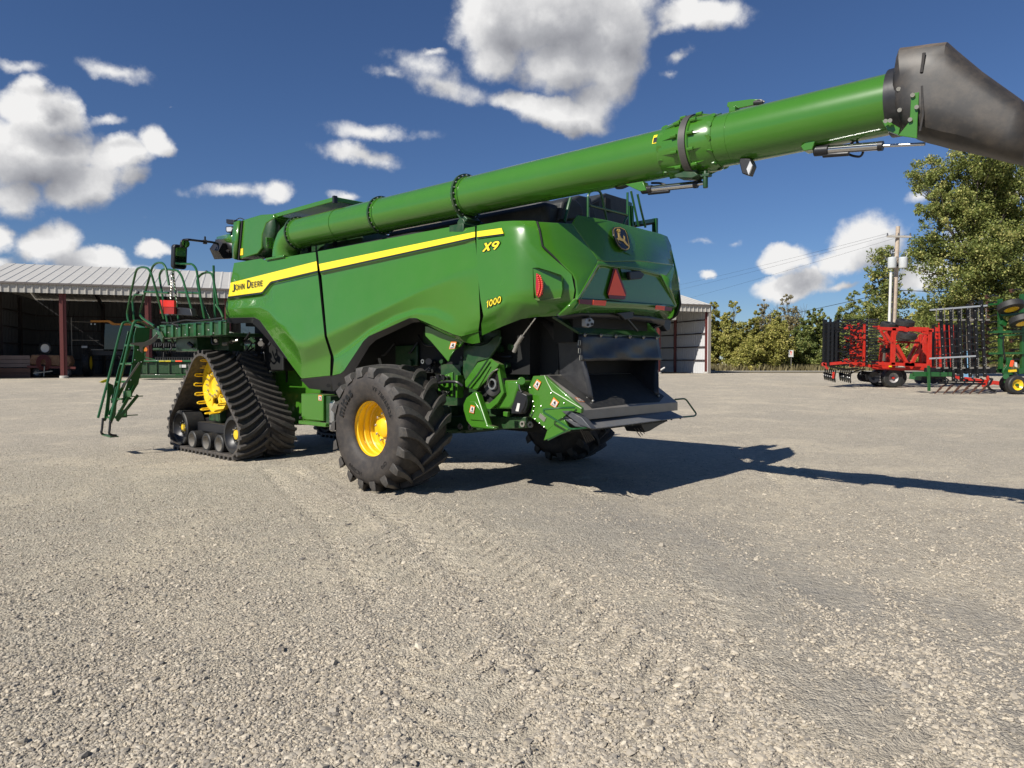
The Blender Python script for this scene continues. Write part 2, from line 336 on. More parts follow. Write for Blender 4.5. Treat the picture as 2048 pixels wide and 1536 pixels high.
def lane(X,Y,P_,w_):
    best=np.full(X.shape,9.); par=np.zeros(X.shape); sd=np.zeros(X.shape); acc=0.
    for a,b in zip(P_,P_[1:]):
        d=b-a; L2=(d**2).sum(); L1=L2**.5
        if L1<1e-6: continue
        t=np.clip(((X-a[0])*d[0]+(Y-a[1])*d[1])/L2,0,1); ex=X-a[0]-d[0]*t; ey=Y-a[1]-d[1]*t; dd=np.hypot(ex,ey)
        m=dd<best; best=np.where(m,dd,best); par=np.where(m,acc+t*L1,par); sd=np.where(m,np.sign(d[0]*ey-d[1]*ex),sd); acc+=L1
    return best,par,sd
def lanes(X,Y):
    dep=np.zeros(X.shape); rip=np.zeros(X.shape); ber=np.zeros(X.shape)
    nr=(Y>1.5)&(Y<13)&(np.abs(X)<9)
    if not nr.any(): return dep,rip,ber
    x=X[nr];y=Y[nr]
    for P_,w_ in LANES:
        d,p,sd=lane(x,y,P_,w_); m=1/(1+np.exp((d-w_)/.035)); brk=np.clip(vnoise(x,y,.9,9)*2.4+.75,0,1)
        dep[nr]=np.maximum(dep[nr],m*brk); rip[nr]+=m*brk*np.sin((p+d*.9)*2*math.pi/.21)*np.clip(d/w_*1.3,.15,1)
        ber[nr]+=np.exp(-((d-w_-.07)/.07)**2)*(.35+.65*np.clip(vnoise(x,y,1.7,12)+.5,0,1))
    return dep,rip,ber
dep,rip,ber=lanes(X,Y); gd,_,_=lane(X,Y,GREY,1); greym=np.exp(-(gd/1.05)**2)*((Y<14)&(Y>1))
def relief(X,Y):
    near=np.clip((20-Y)/8,0,1); dp,rp_,br=lanes(X,Y)
    return near*(vnoise(X,Y,.7,1)*.020+vnoise(X,Y,2.5,2)*.010+vnoise(X,Y,8,3)*.007-dp*.012+rp_*.019+br*.011)
t=np.clip((Y-16)/34.,0,1); Z=.56*t*t*(3-2*t)+relief(X,Y)
gv=np.stack([X.ravel(),Y.ravel(),Z.ravel()],1); nx=len(xs); ny=len(ys)
ii=(np.arange(ny-1)[:,None]*nx+np.arange(nx-1)[None,:]).ravel(); gf=np.stack([ii,ii+1,ii+nx+1,ii+nx],1)
def np_mesh(name,v,f,mat,parent=None,smooth=False,attrs=None):
    me=bpy.data.meshes.new(name); k=f.shape[1]
    me.vertices.add(len(v)); me.vertices.foreach_set('co',np.ascontiguousarray(v,dtype=np.float32).ravel())
    me.loops.add(f.size); me.loops.foreach_set('vertex_index',np.ascontiguousarray(f,dtype=np.int32).ravel())
    me.polygons.add(len(f)); me.polygons.foreach_set('loop_start',np.arange(0,f.size,k,dtype=np.int32))
    me.polygons.foreach_set('use_smooth',np.full(len(f),smooth))
    me.update(calc_edges=True)
    if attrs:
        for kk,a in attrs.items():
            at=me.attributes.new(kk,'FLOAT','POINT'); at.data.foreach_set('value',a.astype(np.float32))
    me.materials.append(mat); o=bpy.data.objects.new(name,me); col.objects.link(o)
    if parent is not None: o.parent=parent
    return o
m,t_,b=nt('gravel'); n_=t_.nodes; l_=t_.links
def nn(ty,**k):
    q=n_.new(ty)
    for a,v in k.items(): setattr(q,a,v)
    return q
def mixc(f,a,b_,mode='MIX'):
    q=nn('ShaderNodeMix',data_type='RGBA',blend_type=mode)
    for s,v in((0,f),(6,a),(7,b_)):
        if hasattr(v,'is_output') or isinstance(v,bpy.types.NodeSocket): l_.new(v,q.inputs[s])
        else: q.inputs[s].default_value=v if s==0 else (*v,1)
    return q.outputs[2]
def nz(s,d=6,r=.6,vec=None,dist=0):
    q=nn('ShaderNodeTexNoise'); q.inputs['Scale'].default_value=s; q.inputs['Detail'].default_value=d; q.inputs['Roughness'].default_value=r; q.inputs['Distortion'].default_value=dist
    l_.new(vec or pos,q.inputs['Vector']); return q.outputs['Fac']
def rmp(v,a,b_,c=0,d=1,sm=True):
    q=nn('ShaderNodeMapRange'); q.interpolation_type='SMOOTHSTEP' if sm else 'LINEAR'
    for i,k in enumerate((a,b_,c,d)): q.inputs[i+1].default_value=k
    l_.new(v,q.inputs[0]); return q.outputs[0]
def mth(op,a,b_=0,c=0):
    q=nn('ShaderNodeMath',operation=op)
    for i,v in enumerate((a,b_,c)):
        if isinstance(v,bpy.types.NodeSocket): l_.new(v,q.inputs[i])
        else: q.inputs[i].default_value=v
    return q.outputs[0]
pos=nn('ShaderNodeNewGeometry').outputs['Position']
def vor(s,feat='F1'):
    q=nn('ShaderNodeTexVoronoi',feature=feat); q.inputs['Scale'].default_value=s; l_.new(pos,q.inputs['Vector']); return q
v1=vor(58); v2=vor(120); v3=vor(21)
sand=rmp(nz(.55,9,.68,dist=.6),.46,.64); sand2=rmp(nz(2.3,8,.7),.5,.72)
gry=rmp(nz(.16,6,.6,dist=.4),.50,.66)
stone=mixc(v1.outputs['Color'],(.20,.19,.175),(.47,.44,.385)); 
bw=nn('ShaderNodeRGBToBW'); l_.new(v1.outputs['Color'],bw.inputs[0]); bw2=nn('ShaderNodeRGBToBW'); l_.new(v2.outputs['Color'],bw2.inputs[0]); bw3=nn('ShaderNodeRGBToBW'); l_.new(v3.outputs['Color'],bw3.inputs[0])
stone=mixc(bw.outputs[0],(.26,.232,.19),(.70,.625,.495))
stone=mixc(mth('MULTIPLY',bw2.outputs[0],.5),stone,(.47,.43,.36))
base=mixc(rmp(bw3.outputs[0],.35,.75,0,.6),stone,(.34,.30,.24)); base=mixc(rmp(nz(34,5,.8),.5,.72,0,.55),base,(.60,.53,.42))
fine=mixc(nz(120,4,.7),(.53,.46,.34),(.72,.63,.475))
la=nn('ShaderNodeAttribute',attribute_name='lane').outputs['Fac']; be=nn('ShaderNodeAttribute',attribute_name='berm').outputs['Fac']; gb=nn('ShaderNodeAttribute',attribute_name='greyband').outputs['Fac']
smask=mth('MULTIPLY',mth('SUBTRACT',mth('MAXIMUM',mth('MAXIMUM',sand,sand2),mth('MULTIPLY',la,.5)),mth('MULTIPLY',be,.6)),rmp(nz(9,8,.7),.38,.62,.35,.9))
base=mixc(smask,base,fine)
base=mixc(mth('MAXIMUM',mth('MULTIPLY',gry,.30),mth('MULTIPLY',mth('MULTIPLY',gb,nz(1.2,6,.65)),1.15)),base,(.25,.24,.225))
big=nz(.05,5,.6); base=mixc(rmp(big,.3,.7,0,.35),base,(.60,.53,.41))
base=mixc(rmp(nz(6.5,9,.78),.42,.62,.0,.32),base,(.30,.26,.20)); base=mixc(rmp(nz(14,8,.8),.50,.66,.0,.40),base,(.78,.68,.52))
l_.new(base,b.inputs['Base Color']); b.inputs['Roughness'].default_value=.95; b.inputs['Specular IOR Level'].default_value=.15
h1=mth('SUBTRACT',1.,mth('MULTIPLY',v1.outputs['Distance'],1.0)); h2=mth('SUBTRACT',1.,v2.outputs['Distance']); 
hh=mth('ADD',mth('MULTIPLY',h1,mth('SUBTRACT',1.15,smask)),mth('MULTIPLY',h2,.45))
hh=mth('ADD',hh,mth('MULTIPLY',bw.outputs[0],.45)); hh=mth('ADD',hh,mth('MULTIPLY',mth('SUBTRACT',1.,v3.outputs['Distance']),1.1)); hh=mth('ADD',hh,mth('MULTIPLY',nz(75,6,.75),.8))
bp=nn('ShaderNodeBump'); bp.inputs['Strength'].default_value=1; bp.inputs['Distance'].default_value=.014; l_.new(hh,bp.inputs['Height']); l_.new(bp.outputs[0],b.inputs['Normal'])
M['gravel']=m
gr=np_mesh('ground',gv,gf,m,smooth=True,attrs={'lane':dep.ravel(),'berm':ber.ravel(),'greyband':greym.ravel()}); tag(gr,kind='structure')
# loose stones lying on the gravel
phi=(1+5**.5)/2
ico=np.array([(-1,phi,0),(1,phi,0),(-1,-phi,0),(1,-phi,0),(0,-1,phi),(0,1,phi),(0,-1,-phi),(0,1,-phi),(phi,0,-1),(phi,0,1),(-phi,0,-1),(-phi,0,1)])/1.9
icf=np.array([(0,11,5),(0,5,1),(0,1,7),(0,7,10),(0,10,11),(1,5,9),(5,11,4),(11,10,2),(10,7,6),(7,1,8),(3,9,4),(3,4,2),(3,2,6),(3,6,8),(3,8,9),(4,9,5),(2,4,11),(6,2,10),(8,6,7),(9,8,1)])
oc=np.array([(1,0,0),(-1,0,0),(0,1,0),(0,-1,0),(0,0,1),(0,0,-1)])*.75
of_=np.array([(0,2,4),(2,1,4),(1,3,4),(3,0,4),(2,0,5),(1,2,5),(3,1,5),(0,3,5)])
def stones(n,y0,y1,smin,smax,pw,seed,expo=1.0,ico=ico,icf=icf):
    r=np.random.default_rng(seed)
    yy=1/(1/y0+(1/y1-1/y0)*r.random(n)**expo); xx=(r.random(n)*2-1)*yy*.80
    dp,rpk,br=lanes(xx,yy); keep=(rpk*.45+vnoise(xx,yy,.8,5)*.5+vnoise(xx,yy,3.1,6)*.6+.66-dp*.30+br*.8-np.clip((xx-1.0+(yy-2.95)*.33)*.8,0,.42))>r.random(n)*.85
    xx=xx[keep];yy=yy[keep];n=len(xx)
    s=smin*(smax/smin)**(r.random(n)**pw)
    base=ico[None]*(1+r.uniform(-.32,.32,(n,len(ico),1))); base=base*np.stack([s*r.uniform(.8,1.35,n),s*r.uniform(.7,1.1,n),s*r.uniform(.4,.75,n)],1)[:,None,:]
    a=r.random(n)*6.283; ca=np.cos(a)[:,None];sa=np.sin(a)[:,None]; tl=r.uniform(-.5,.5,n)[:,None]
    x=base[...,0]*ca-base[...,1]*sa; y=base[...,0]*sa+base[...,1]*ca; z=base[...,2]+x*tl*.5
    t=np.clip((yy-16)/34.,0,1); g=.56*t*t*(3-2*t)
    zz=g+relief(xx,yy)
    v=np.stack([x+xx[:,None],y+yy[:,None],z+(zz+s*.16)[:,None]],2).reshape(-1,3)
    f=(icf[None]+np.arange(n)[:,None,None]*len(ico)).reshape(-1,3)
    return v,f,np.repeat(r.random(n),len(ico))
m,t_,b=nt('loose_stone'); n_=t_.nodes; l_=t_.links
pos=nn('ShaderNodeNewGeometry').outputs['Position']
at=nn('ShaderNodeAttribute',attribute_name='tone'); rp=nn('ShaderNodeValToRGB'); l_.new(at.outputs['Fac'],rp.inputs[0])
for i,(p_,c_) in enumerate(((0,(.14,.13,.12)),(.3,(.31,.28,.235)),(.7,(.43,.375,.295)),(1,(.56,.50,.40)))):
    el=rp.color_ramp.elements[i] if i<2 else rp.color_ramp.elements.new(p_); 
    el.position=p_; el.color=(*c_,1)
l_.new(mixc(nz(60,5,.7),rp.outputs[0],(.49,.41,.29)),b.inputs['Base Color']); 
q=b.inputs['Base Color'].links[0].from_node; 
l_.new(rmp(nz(25,5,.7),.4,.8,0,.7),q.inputs[0])
b.inputs['Roughness'].default_value=.93; b.inputs['Specular IOR Level'].default_value=.15
va=[];fa=[];ta=[];off=0
for args in ((190000,2.3,9,.0045,.011,1.3,11,1.0,oc,of_),(95000,2.3,14,.006,.0135,1.5,14),(12000,2.3,8,.010,.020,2.4,12),(420,2.3,9,.020,.032,1.8,13)):
    v,f,tn=stones(*args); va.append(v); fa.append(f+off); ta.append(tn); off+=len(v)
st=np_mesh('gravel_stones',np.concatenate(va),np.concatenate(fa),m,attrs={'tone':np.concatenate(ta)})
tag(st,'loose crushed grey stones scattered over the yard','gravel',kind='stuff')
# ================================================================== combine harvester
CH=empty('combine_harvester',O,R_(138),label='large green combine harvester with one long raised unloading tube, on rubber tracks and yellow-rimmed tyres',cat='combine harvester')
def part(name,mb,m,parent=CH,label=None,**k):
    o=mb.build(name,M[m] if isinstance(m,str) else m,parent,**k)
    if label: o['label']=label
    return o
def lerp(a,b,t): return a+(b-a)*t
def interp(pl,x):
    if x<=pl[0][0]: return pl[0][1:]
    for p,q in zip(pl,pl[1:]):
        if x<=q[0]:
            t=(x-p[0])/max(q[0]-p[0],1e-6); return tuple(lerp(a,b,t) for a,b in zip(p[1:],q[1:]))
    return pl[-1][1:]
def grid(rows,N,sub,P3,soft=2,off=0):
    """rows: lists of (px,py,y). Surface through them; N columns, sub steps between rows"""
    R=[]
    for r in rows:
        line=[]
        for i in range(N+1):
            x=lerp(r[0][0],r[-1][0],i/N); py,y=interp(r,x); line.append([x,py,y])
        R.append(line)
    if isinstance(sub,int): sub=[sub]*(len(R)-1)
    G=[]
    for a,b,s in zip(R,R[1:],sub):
        for k in range(s): G.append([[lerp(p[j],q[j],k/s) for j in range(3)] for p,q in zip(a,b)])
    G.append(R[-1])
    for _ in range(soft):
        H=[[c[2] for c in r] for r in G]
        for i in range(1,len(G)-1):
            for j in range(N+1): G[i][j][2]=(H[i-1][j]+2*H[i][j]+H[i+1][j])/4
        H=[[c[2] for c in r] for r in G]
        for i in range(len(G)):
            for j in range(1,N): G[i][j][2]=(H[i][j-1]+2*H[i][j]+H[i][j+1])/4
    vs=[P3(c[0],c[1],c[2]+off) for r in G for c in r]; n=N+1
    fs=[(i*n+j,i*n+j+1,(i+1)*n+j+1,(i+1)*n+j) for i in range(len(G)-1) for j in range(N)]
    return vs,fs
def mirrored(o,name=None,parent=CH):
    me=o.data.copy(); me.transform(Matrix.Scale(-1,4,(0,1,0))); me.flip_normals()
    c=bpy.data.objects.new(name or o.name,me); col.objects.link(c); c.parent=parent
    for m in o.modifiers:
        q=c.modifiers.new(m.name,m.type)
        if m.type=='SOLIDIFY': q.thickness=m.thickness; q.offset=m.offset; q.material_offset_rim=m.material_offset_rim
    return c
def panel(name,rows,N,sub,P3,soft=2,off=0,solid=.03,mat_='green',parent=CH,angle=50,label=None):
    vs,fs=grid(rows,N,sub,P3,soft,off); mb=MB().add(vs,fs)
    me=bpy.data.meshes.new(name); me.from_pydata(mb.v,[],[f[::-1] for f in mb.f]); me.update(); me.shade_smooth()
    n=Vector(me.polygons[len(me.polygons)//2].normal)
    if n.dot(Vector((-.3,1,0)))<0: me.flip_normals()
    me.materials.append(M[mat_]); o=bpy.data.objects.new(name,me); col.objects.link(o); o.parent=parent
    if label: o['label']=label
    if solid:
        m=o.modifiers.new('s','SOLIDIFY'); m.thickness=solid; m.offset=-1
        if mat_=='green': me.materials.append(M['void']); m.material_offset_rim=1  # rims coloured near-black, so the gaps between panels carry painted shade
        q=o.modifiers.new('e','EDGE_SPLIT'); q.split_angle=R_(55)
    return o
# ---- front side panel rows (photo x, y, lateral y)
y0=1.56
FP=[
 [(468,526,y0-.03),(522,517,y0-.03),(531,521,y0-.03),(631,504,y0-.03)],
 [(461,565,y0+.01),(633,522,y0+.01)],
 [(456,594,y0+.02),(524,585,y0+.02),(541,564,y0+.02),(635,542,y0+.02)],
 [(453,603,y0-.02),(527,594,y0-.02),(545,569,y0-.02),(636,549,y0-.02)],
 [(451.5,619,y0+.02),(521,613,y0+.05),(534,619,y0+.06),(592,688,y0+.15),(606,691.5,y0+.15),(618,689,y0+.15),(649,673,y0+.145)],
 [(451.5,632,y0-.01),(512,628,y0+.02),(524,633,y0+.03),(582,700,y0+.02),(604,730,y0+.00),(661,712,y0-.01)],
 [(452,636,y0-.03),(508,634.5,y0-.01),(518,640,y0-.0),(571,714,y0-.02),(603,757,y0-.03),(660,751,y0-.03)]]
FRONT=panel('side_panel',FP,90,[4,3,5,8,7,4],S,soft=1)
MP=[
 [(635.5,503,y0-.03),(905,453,y0-.03),(912,453,y0-.04),(929,456.5,y0-.04),(950,453,y0-.03)],
 [(638,528,y0+.01),(950,463.5,y0+.01)],
 [(640,543,y0+.02),(950,475,y0+.02)],
 [(643,551,y0-.02),(930,489,y0-.01),(951,487,y0+.005)],
 [(654,672,y0+.145),(720,641,y0+.14),(836,583,y0+.115),(905,550,y0+.08),(956,535,y0+.05)],
 [(667,712,y0+.0),(700,690,y0+.01),(740,659,y0+.04),(790,632,y0+.06),(834,618,y0+.06),(868,617,y0+.05),(905,628,y0+.03),(940,644,y0+.02),(960,636,y0+.02)],
 [(668,720,y0+.03),(700,700,y0+.07),(740,667,y0+.10),(790,640,y0+.10),(834,626,y0+.09),(868,630,y0+.07),(905,652,y0+.03),(930,665,y0-.0),(957,658,y0-.02)],
 [(665,751,y0+.02),(681,747,y0+.06),(688,741,y0+.08),(727,682,y0+.10),(738,672,y0+.10),(819,636,y0+.08),(832,636,y0+.08),(905,668,y0+.02),(922,673,y0-.01),(957,664,y0-.04)]]
MID=panel('side_panel',MP,120,[4,3,5,10,8,4,4],S,soft=1)
LOWR=[[(833,637,y0+.06),(905,669,y0),(922,674,y0-.03),(957,665,y0-.05)],[(840,643,y0-.03),(905,675,y0-.06),(927,684,y0-.1),(946,688,y0-.1),(960,685,y0-.1)]]
panel('panel_underlip',LOWR,30,4,S,soft=0,solid=.02,mat_='green')
# ---- rear side panel wraps round the corner
YP=[(940,0),(1000,0),(1030,-.015),(1050,-.06),(1075,-.14),(1110,-.25),(1143,-.35),(1150,-.37)]
_yx=np.arange(900,1200,1.0); _yy=np.interp(_yx,[a for a,_ in YP],[b for _,b in YP]); _k=np.exp(-(np.arange(-40,41)/15.)**2); _yy=np.convolve(np.pad(_yy,40,mode='reflect',reflect_type='odd'),_k/_k.sum(),'valid')
def SR(px,py,y): return S(px,py,y+float(np.interp(px,_yx,_yy)))
RP=[
 [(954,451,y0-.03),(1000,443,y0-.03),(1026,441.5,y0-.03),(1069,441.5,y0-.04),(1073,443,y0-.04)],
 [(953,465,y0+.02),(1006,455,y0+.02),(1050,452,y0+.02),(1078,458,y0+.0)],
 [(953,500,y0+.04),(1020,486,y0+.05),(1060,486,y0+.05),(1083,492,y0+.03)],
 [(955,545,y0+.06),(1020,530,y0+.07),(1075,530,y0+.07),(1143,549,y0+.03)],
 [(961,600,y0+.06),(1020,590,y0+.07),(1075,585,y0+.07),(1149,580,y0+.03)],
 [(967,632,y0+.05),(1000,614,y0+.07),(1015,606,y0+.06),(1050,606,y0+.05),(1100,610,y0+.04),(1146,600,y0+.02)],
 [(962.5,648,y0+.0),(1000,633,y0+.0),(1050,622,y0-.01),(1100,622,y0-.01),(1143,613,y0-.0)],
 [(964,671,y0-.08),(1004,653,y0-.08),(1043,638,y0-.08),(1071,634,y0-.08),(1112,632,y0-.06),(1117,631,y0-.06)]]
REAR=panel('side_panel',RP,70,[3,4,5,6,5,5,4],SR,soft=2)
for o in (FRONT,MID,REAR): mirrored(o)
# ---- stripe
def stripe(rt,rb,parent,P3,N=40,mt='decal_yellow',off=.004,name='stripe'):
    vs,fs=grid([rt,rb],N,2,P3,0,off); return panel_raw(name,vs,fs,M[mt],parent)
def panel_raw(name,vs,fs,m,parent,smooth=True):
    me=bpy.data.meshes.new(name); me.from_pydata([tuple(v) for v in vs],[],fs); me.update()
    if smooth: me.shade_smooth()
    me.materials.append(m); o=bpy.data.objects.new(name,me); col.objects.link(o); o.parent=parent; return o
stripe([(461,565.5,y0+.012),(633,522.5,y0+.012)],[(456.5,593,y0+.021),(524,584,y0+.021),(541,563,y0+.021),(635,541,y0+.021)],FRONT,S,60,off=.006)
stripe([(638,528,y0+.012),(950,463.5,y0+.012)],[(640,542,y0+.021),(950,474,y0+.021)],MID,S,60,off=.006)
stripe([(954,463,y0+.012),(1003,456,y0+.012)],[(954,474,y0+.021),(1007,467,y0+.022)],REAR,S,20,off=.024)
dk=lambda a,b,par,o=.005:stripe(a,[(x,y+2.6,z) for x,y,z in a],par,S,60,'decal_black',o,'pinstripe')
dk([(456,594,y0+.021),(524,585,y0+.021),(541,564,y0+.021),(635,542,y0+.021)],None,FRONT,.008)
dk([(640,543,y0+.019),(950,475,y0+.019)],None,MID,.010)
dk([(954,474.5,y0+.021),(1007,467.5,y0+.021)],None,REAR,.024)
# ---- lettering on the side: text mapped by four image corners onto a lateral plane
def side_text(txt,tl,tr,bl,lat,parent,mt,shear=0,off=.0,name='lettering',outline=None,space=1.,P3=S,depth=.0015):
    for k,(m_,of_,z) in enumerate(([(outline[0],outline[1],-.003)] if outline else [])+[(mt,off,0)]):
        vs,fs=text_mesh(txt,1,depth,of_,shear,space); xs=[v.x for v in vs]; ys=[v.y for v in vs]
        if k==0 and outline: bx=(min(xs)+of_*.9,max(xs)-of_*.9,min(ys)+of_*.9,max(ys)-of_*.9)
        elif not outline: bx=(min(xs),max(xs),min(ys),max(ys))
        out=[]
        for v in vs:
            u=(v.x-bx[0])/(bx[1]-bx[0]); t=1-(v.y-bx[2])/(bx[3]-bx[2])
            px=tl[0]+(tr[0]-tl[0])*u+(bl[0]-tl[0])*t; py=tl[1]+(tr[1]-tl[1])*u+(bl[1]-tl[1])*t
            out.append(P3(px,py,lat+z+(.001 if v.z>0 else 0)))
        panel_raw(name,out,fs,M[m_],parent,False)
def stroke_side(txt,tl,tr,bl,lat,parent,layers,shear=0,P3=S,gap=.10):
    for wd,m_,z in layers:
        vs,fs=stroke_text(txt,wd,.001,gap); X1_=sum(GLYPH[c][1]+gap for c in txt)-gap; out=[]
        for v in vs:
            u=(v.x+shear*(v.y-.5))/X1_; t=1-v.y
            out.append(P3(tl[0]+(tr[0]-tl[0])*u+(bl[0]-tl[0])*t,tl[1]+(tr[1]-tl[1])*u+(bl[1]-tl[1])*t,lat+z+v.z))
        panel_raw('lettering',out,fs,M[m_],parent,False)
BK=[(.135,'decal_black',0)]
stroke_side('J',(464,567.5),(470,566.3),(464,583.5),y0+.034,FRONT,BK)
stroke_side('OHN',(470,569.4),(488.8,565.9),(470,581),y0+.034,FRONT,BK)
stroke_side('D',(493.4,560.4),(501.2,558.9),(493.4,577.2),y0+.034,FRONT,BK)
stroke_side('EERE',(502.4,564.1),(525.5,560.1),(502.4,575.6),y0+.034,FRONT,BK)
YB=[(.36,'decal_black',-.004),(.20,'decal_yellow',0)]
stroke_side('X9',(967,487),(998,481.5),(967,503),y0+.056,REAR,YB,shear=.22,gap=.02)
stroke_side('1000',(973,602),(1002,591.5),(973,615.5),y0+.078,REAR,[(.34,'decal_black',-.004),(.17,'decal_yellow',0)],shear=.08,gap=.08)
# ---- black wheel-arch trims
def trim(name,outer,inner,y1,y2,parent=CH):
    return panel(name,[outer,inner],60,5,S,soft=1,solid=.06,mat_='black',parent=parent)
trim('arch_trim',[(452,636,y0-.02),(508,635,y0),(518,640,y0+.01),(571,714,y0-.01),(573,717,y0-.01)],[(452,647,y0-.05),(505,646,y0-.05),(515,656,y0-.05),(560,706,y0-.06),(571,717.5,y0-.06)],0,0)
trim('arch_trim',[(662,753,y0+.02),(681,748,y0+.06),(688,742,y0+.08),(727,682.5,y0+.10),(738,672.5,y0+.10),(819,636.5,y0+.08),(834,637,y0+.08)],[(666,783,y0-.02),(690,770,y0+.0),(700,757,y0+.02),(739,692,y0+.03),(752,680,y0+.03),(826,645,y0+.0),(840,644,y0+.0)],0,0)
trim('sill_trim',[(601,759,y0-.02),(662,752,y0-.02)],[(618,777,y0-.08),(666,783,y0-.08)],0,0)
for p in ((657,771),(679,769)): part('fastener',MB().cyl(S(*p,y0-.02),S(*p,y0+.015),.03,12),'void')
# ---- rear quarter and tailgate
def RQ(px,py,k): return plane(px,py,(1,0,0),k)
qtl=S(1075,443,1.44); qs=[S(1080,459,1.44),S(1086,492,1.44),S(1146,548,1.23),S(1151.5,560,1.21),S(1152,581,1.21),S(1146,613,1.20),S(1119,632,1.26)]
TL=B(1144,447,-2.26); PK=B(1156,429,-2.30)
c0=B(1213,524,-2.50); c1=B(1193,527,-2.52); c2=B(1160,604,-2.55); 
mb=MB()
Q=[qtl]+qs
vs=[qtl,qs[0],qs[1],qs[2],qs[3],qs[4],qs[5],qs[6],TL,c1,c2,B(1196,520,-2.49)]
bot=B(1150,616,-2.52); vs.append(bot)
mb.add(vs,[(0,8,11,2,1),(2,11,9,3),(3,9,10,4),(4,10,5),(5,10,12,6),(6,12,7)])
part('tail_panel',mb,'green',smooth=True,angle=14,solid=.03,bevel=.012)
# upper tailgate facet, band and recessed lower field
TR=B(1335,472,-2.30); TRc=B(1343,490,-2.36); UR=B(1347,531,-2.50); 
um=B(1213,524,-2.50)
mb=MB(); mb.add([TL,PK,B(1217,440,-2.31),B(1280,456,-2.31),B(1322,467,-2.30),TR,TRc,UR,B(1280,522,-2.53),um,B(1196,520,-2.49)],[(0,1,2,10),(2,9,10),(2,3,8,9),(3,4,7,8),(4,5,6,7)])
UG=part('tailgate',mb,'green',angle=16,solid=.03,bevel=.015,label='green upper tailgate bearing the leaping deer emblem')
mb=MB()
band=[(B(1196,520,-2.49),c1),(um,B(1202,528,-2.53)),(B(1280,522,-2.53),B(1280,538,-2.56)),(UR,B(1333,552,-2.53))]
mb.add([p for q in band for p in q],[(0,2,3,1),(2,4,5,3),(4,6,7,5)])
low=[c1,B(1202,528,-2.53),B(1280,538,-2.56),B(1322,548,-2.55),B(1333,552,-2.53),B(1353,612,-2.50),B(1340,622,-2.53),B(1160,604,-2.55)]
part('tailgate_band',mb,'green',angle=16,solid=.02,bevel=.01)
rin=lambda px,py,d=.03:B(px,py,-2.52+d)
fld=[(1196,535),(1204,533),(1280,543),(1318,553),(1347,612),(1159,598)]
mb=MB(); outer=low[:]; 
inn=[rin(*p) for p in fld]
# sloped rim from outer loop down into the recess
ol=[c1,B(1202,528,-2.53),B(1280,538,-2.56),B(1322,548,-2.55),B(1353,612,-2.50),B(1152,600,-2.55)]
mb.add(ol+inn,[(k,(k+1)%6,6+(k+1)%6,6+k) for k in range(6)]+[tuple(range(6,12))])
part('tailgate_field',mb,'green',angle=12,solid=.02,bevel=.008)
mb=MB(); mb.add([B(1322,548,-2.55),B(1333,552,-2.53),B(1347,531,-2.5),B(1357,572,-2.48),B(1359,604,-2.46),B(1353,612,-2.50)],[(0,1,2,3),(0,3,4,5)])
part('tailgate_edge',mb,'green',angle=16,solid=.03)
# lower skirt of the tailgate
sk=[(B(1119,632,-2.42),B(1152,600,-2.55)),(B(1160,626,-2.44),B(1200,603,-2.56)),(B(1240,626,-2.44),B(1262,607,-2.57)),(B(1300,632,-2.40),B(1320,611,-2.56)),(B(1332,638,-2.36),B(1353,613,-2.51))]
mb=MB(); mb.add([p for q in sk for p in q],[(2*i,2*i+2,2*i+3,2*i+1) for i in range(4)])
part('tailgate_skirt',mb,'green',angle=30,solid=.03)
mb=MB(); 
bk=[(1118,634),(1160,627),(1225,627),(1300,633),(1331,640)]
bk2=[(1128,639),(1165,636),(1225,638),(1300,645),(1328,651)]
mb.add([B(*p,-2.40) for p in bk]+[B(*p,-2.36) for p in bk2],[(i,i+1,6+i,5+i) for i in range(4)])
part('bumper_trim',mb,'black',solid=.05)
# side cover seen beyond the right corner
mb=MB(); mb.add([B(1340,486,-2.3),B(1350,530,-2.42),B(1357,572,-2.46),B(1359,605,-2.44),B(1354,628,-2.38),B(1333,640,-2.3),B(1344,500,-1.9),B(1359,560,-1.9),B(1362,600,-1.9),B(1352,640,-1.9)],[(0,1,7,6),(1,2,7),(2,3,8,7),(3,4,9,8),(4,5,9)])
part('corner_cover',mb,'green',angle=40,solid=.02)
# seams
mb=MB(); mb.tube([S(x,y,l) for x,y,l in((1074,443,1.445),(1079,459,1.445),(1085,492,1.445),(1144.5,548.5,1.215),(1149.5,560,1.20),(1150.5,581,1.20),(1144.5,613,1.195),(1117.5,632,1.24))],.012,6); part('panel_seam',mb,'void')
# reflectors, triangle, tail lamp, emblem
def bdecal(pts,x,m,name,parent=CH,t=.006):
    P_=[B(px,py,x) for px,py in pts]; return part(name,MB().prism(P_,(t,0,0)),m,parent,smooth=False)
e=.006
bdecal([(1187,600),(1213,601.5),(1211,611.5),(1185.5,610)],-2.575-e,'red_reflect','reflector'); bdecal([(1158.5,598.5),(1187,600),(1185.5,610),(1159,607)],-2.57-e,'red_dark','reflector')
bdecal([(1312,610.5),(1330,612.5),(1329,621),(1310.5,618.5)],-2.585-e,'red_reflect','reflector'); bdecal([(1330,612.5),(1345,615),(1343,622.5),(1329,621)],-2.575-e,'red_dark','reflector')
tri=bdecal([(1231.5,538.5),(1251.5,592),(1216.5,589.5)],-2.545,'red_reflect','warning_triangle')
bdecal([(1228,537),(1235,537.5),(1253,587),(1250,599),(1219,597),(1215,585)],-2.537,'red_dark','triangle_border',tri,t=.01)
hd=part('handle_recess',MB().prism([B(*p,-2.532) for p in((1240,532),(1256,534),(1264,544),(1283,548),(1284,556),(1262,560),(1246,556))],(.012,0,0)),mat('deep_green',(.008,.05,.008),.3,coat=.6))
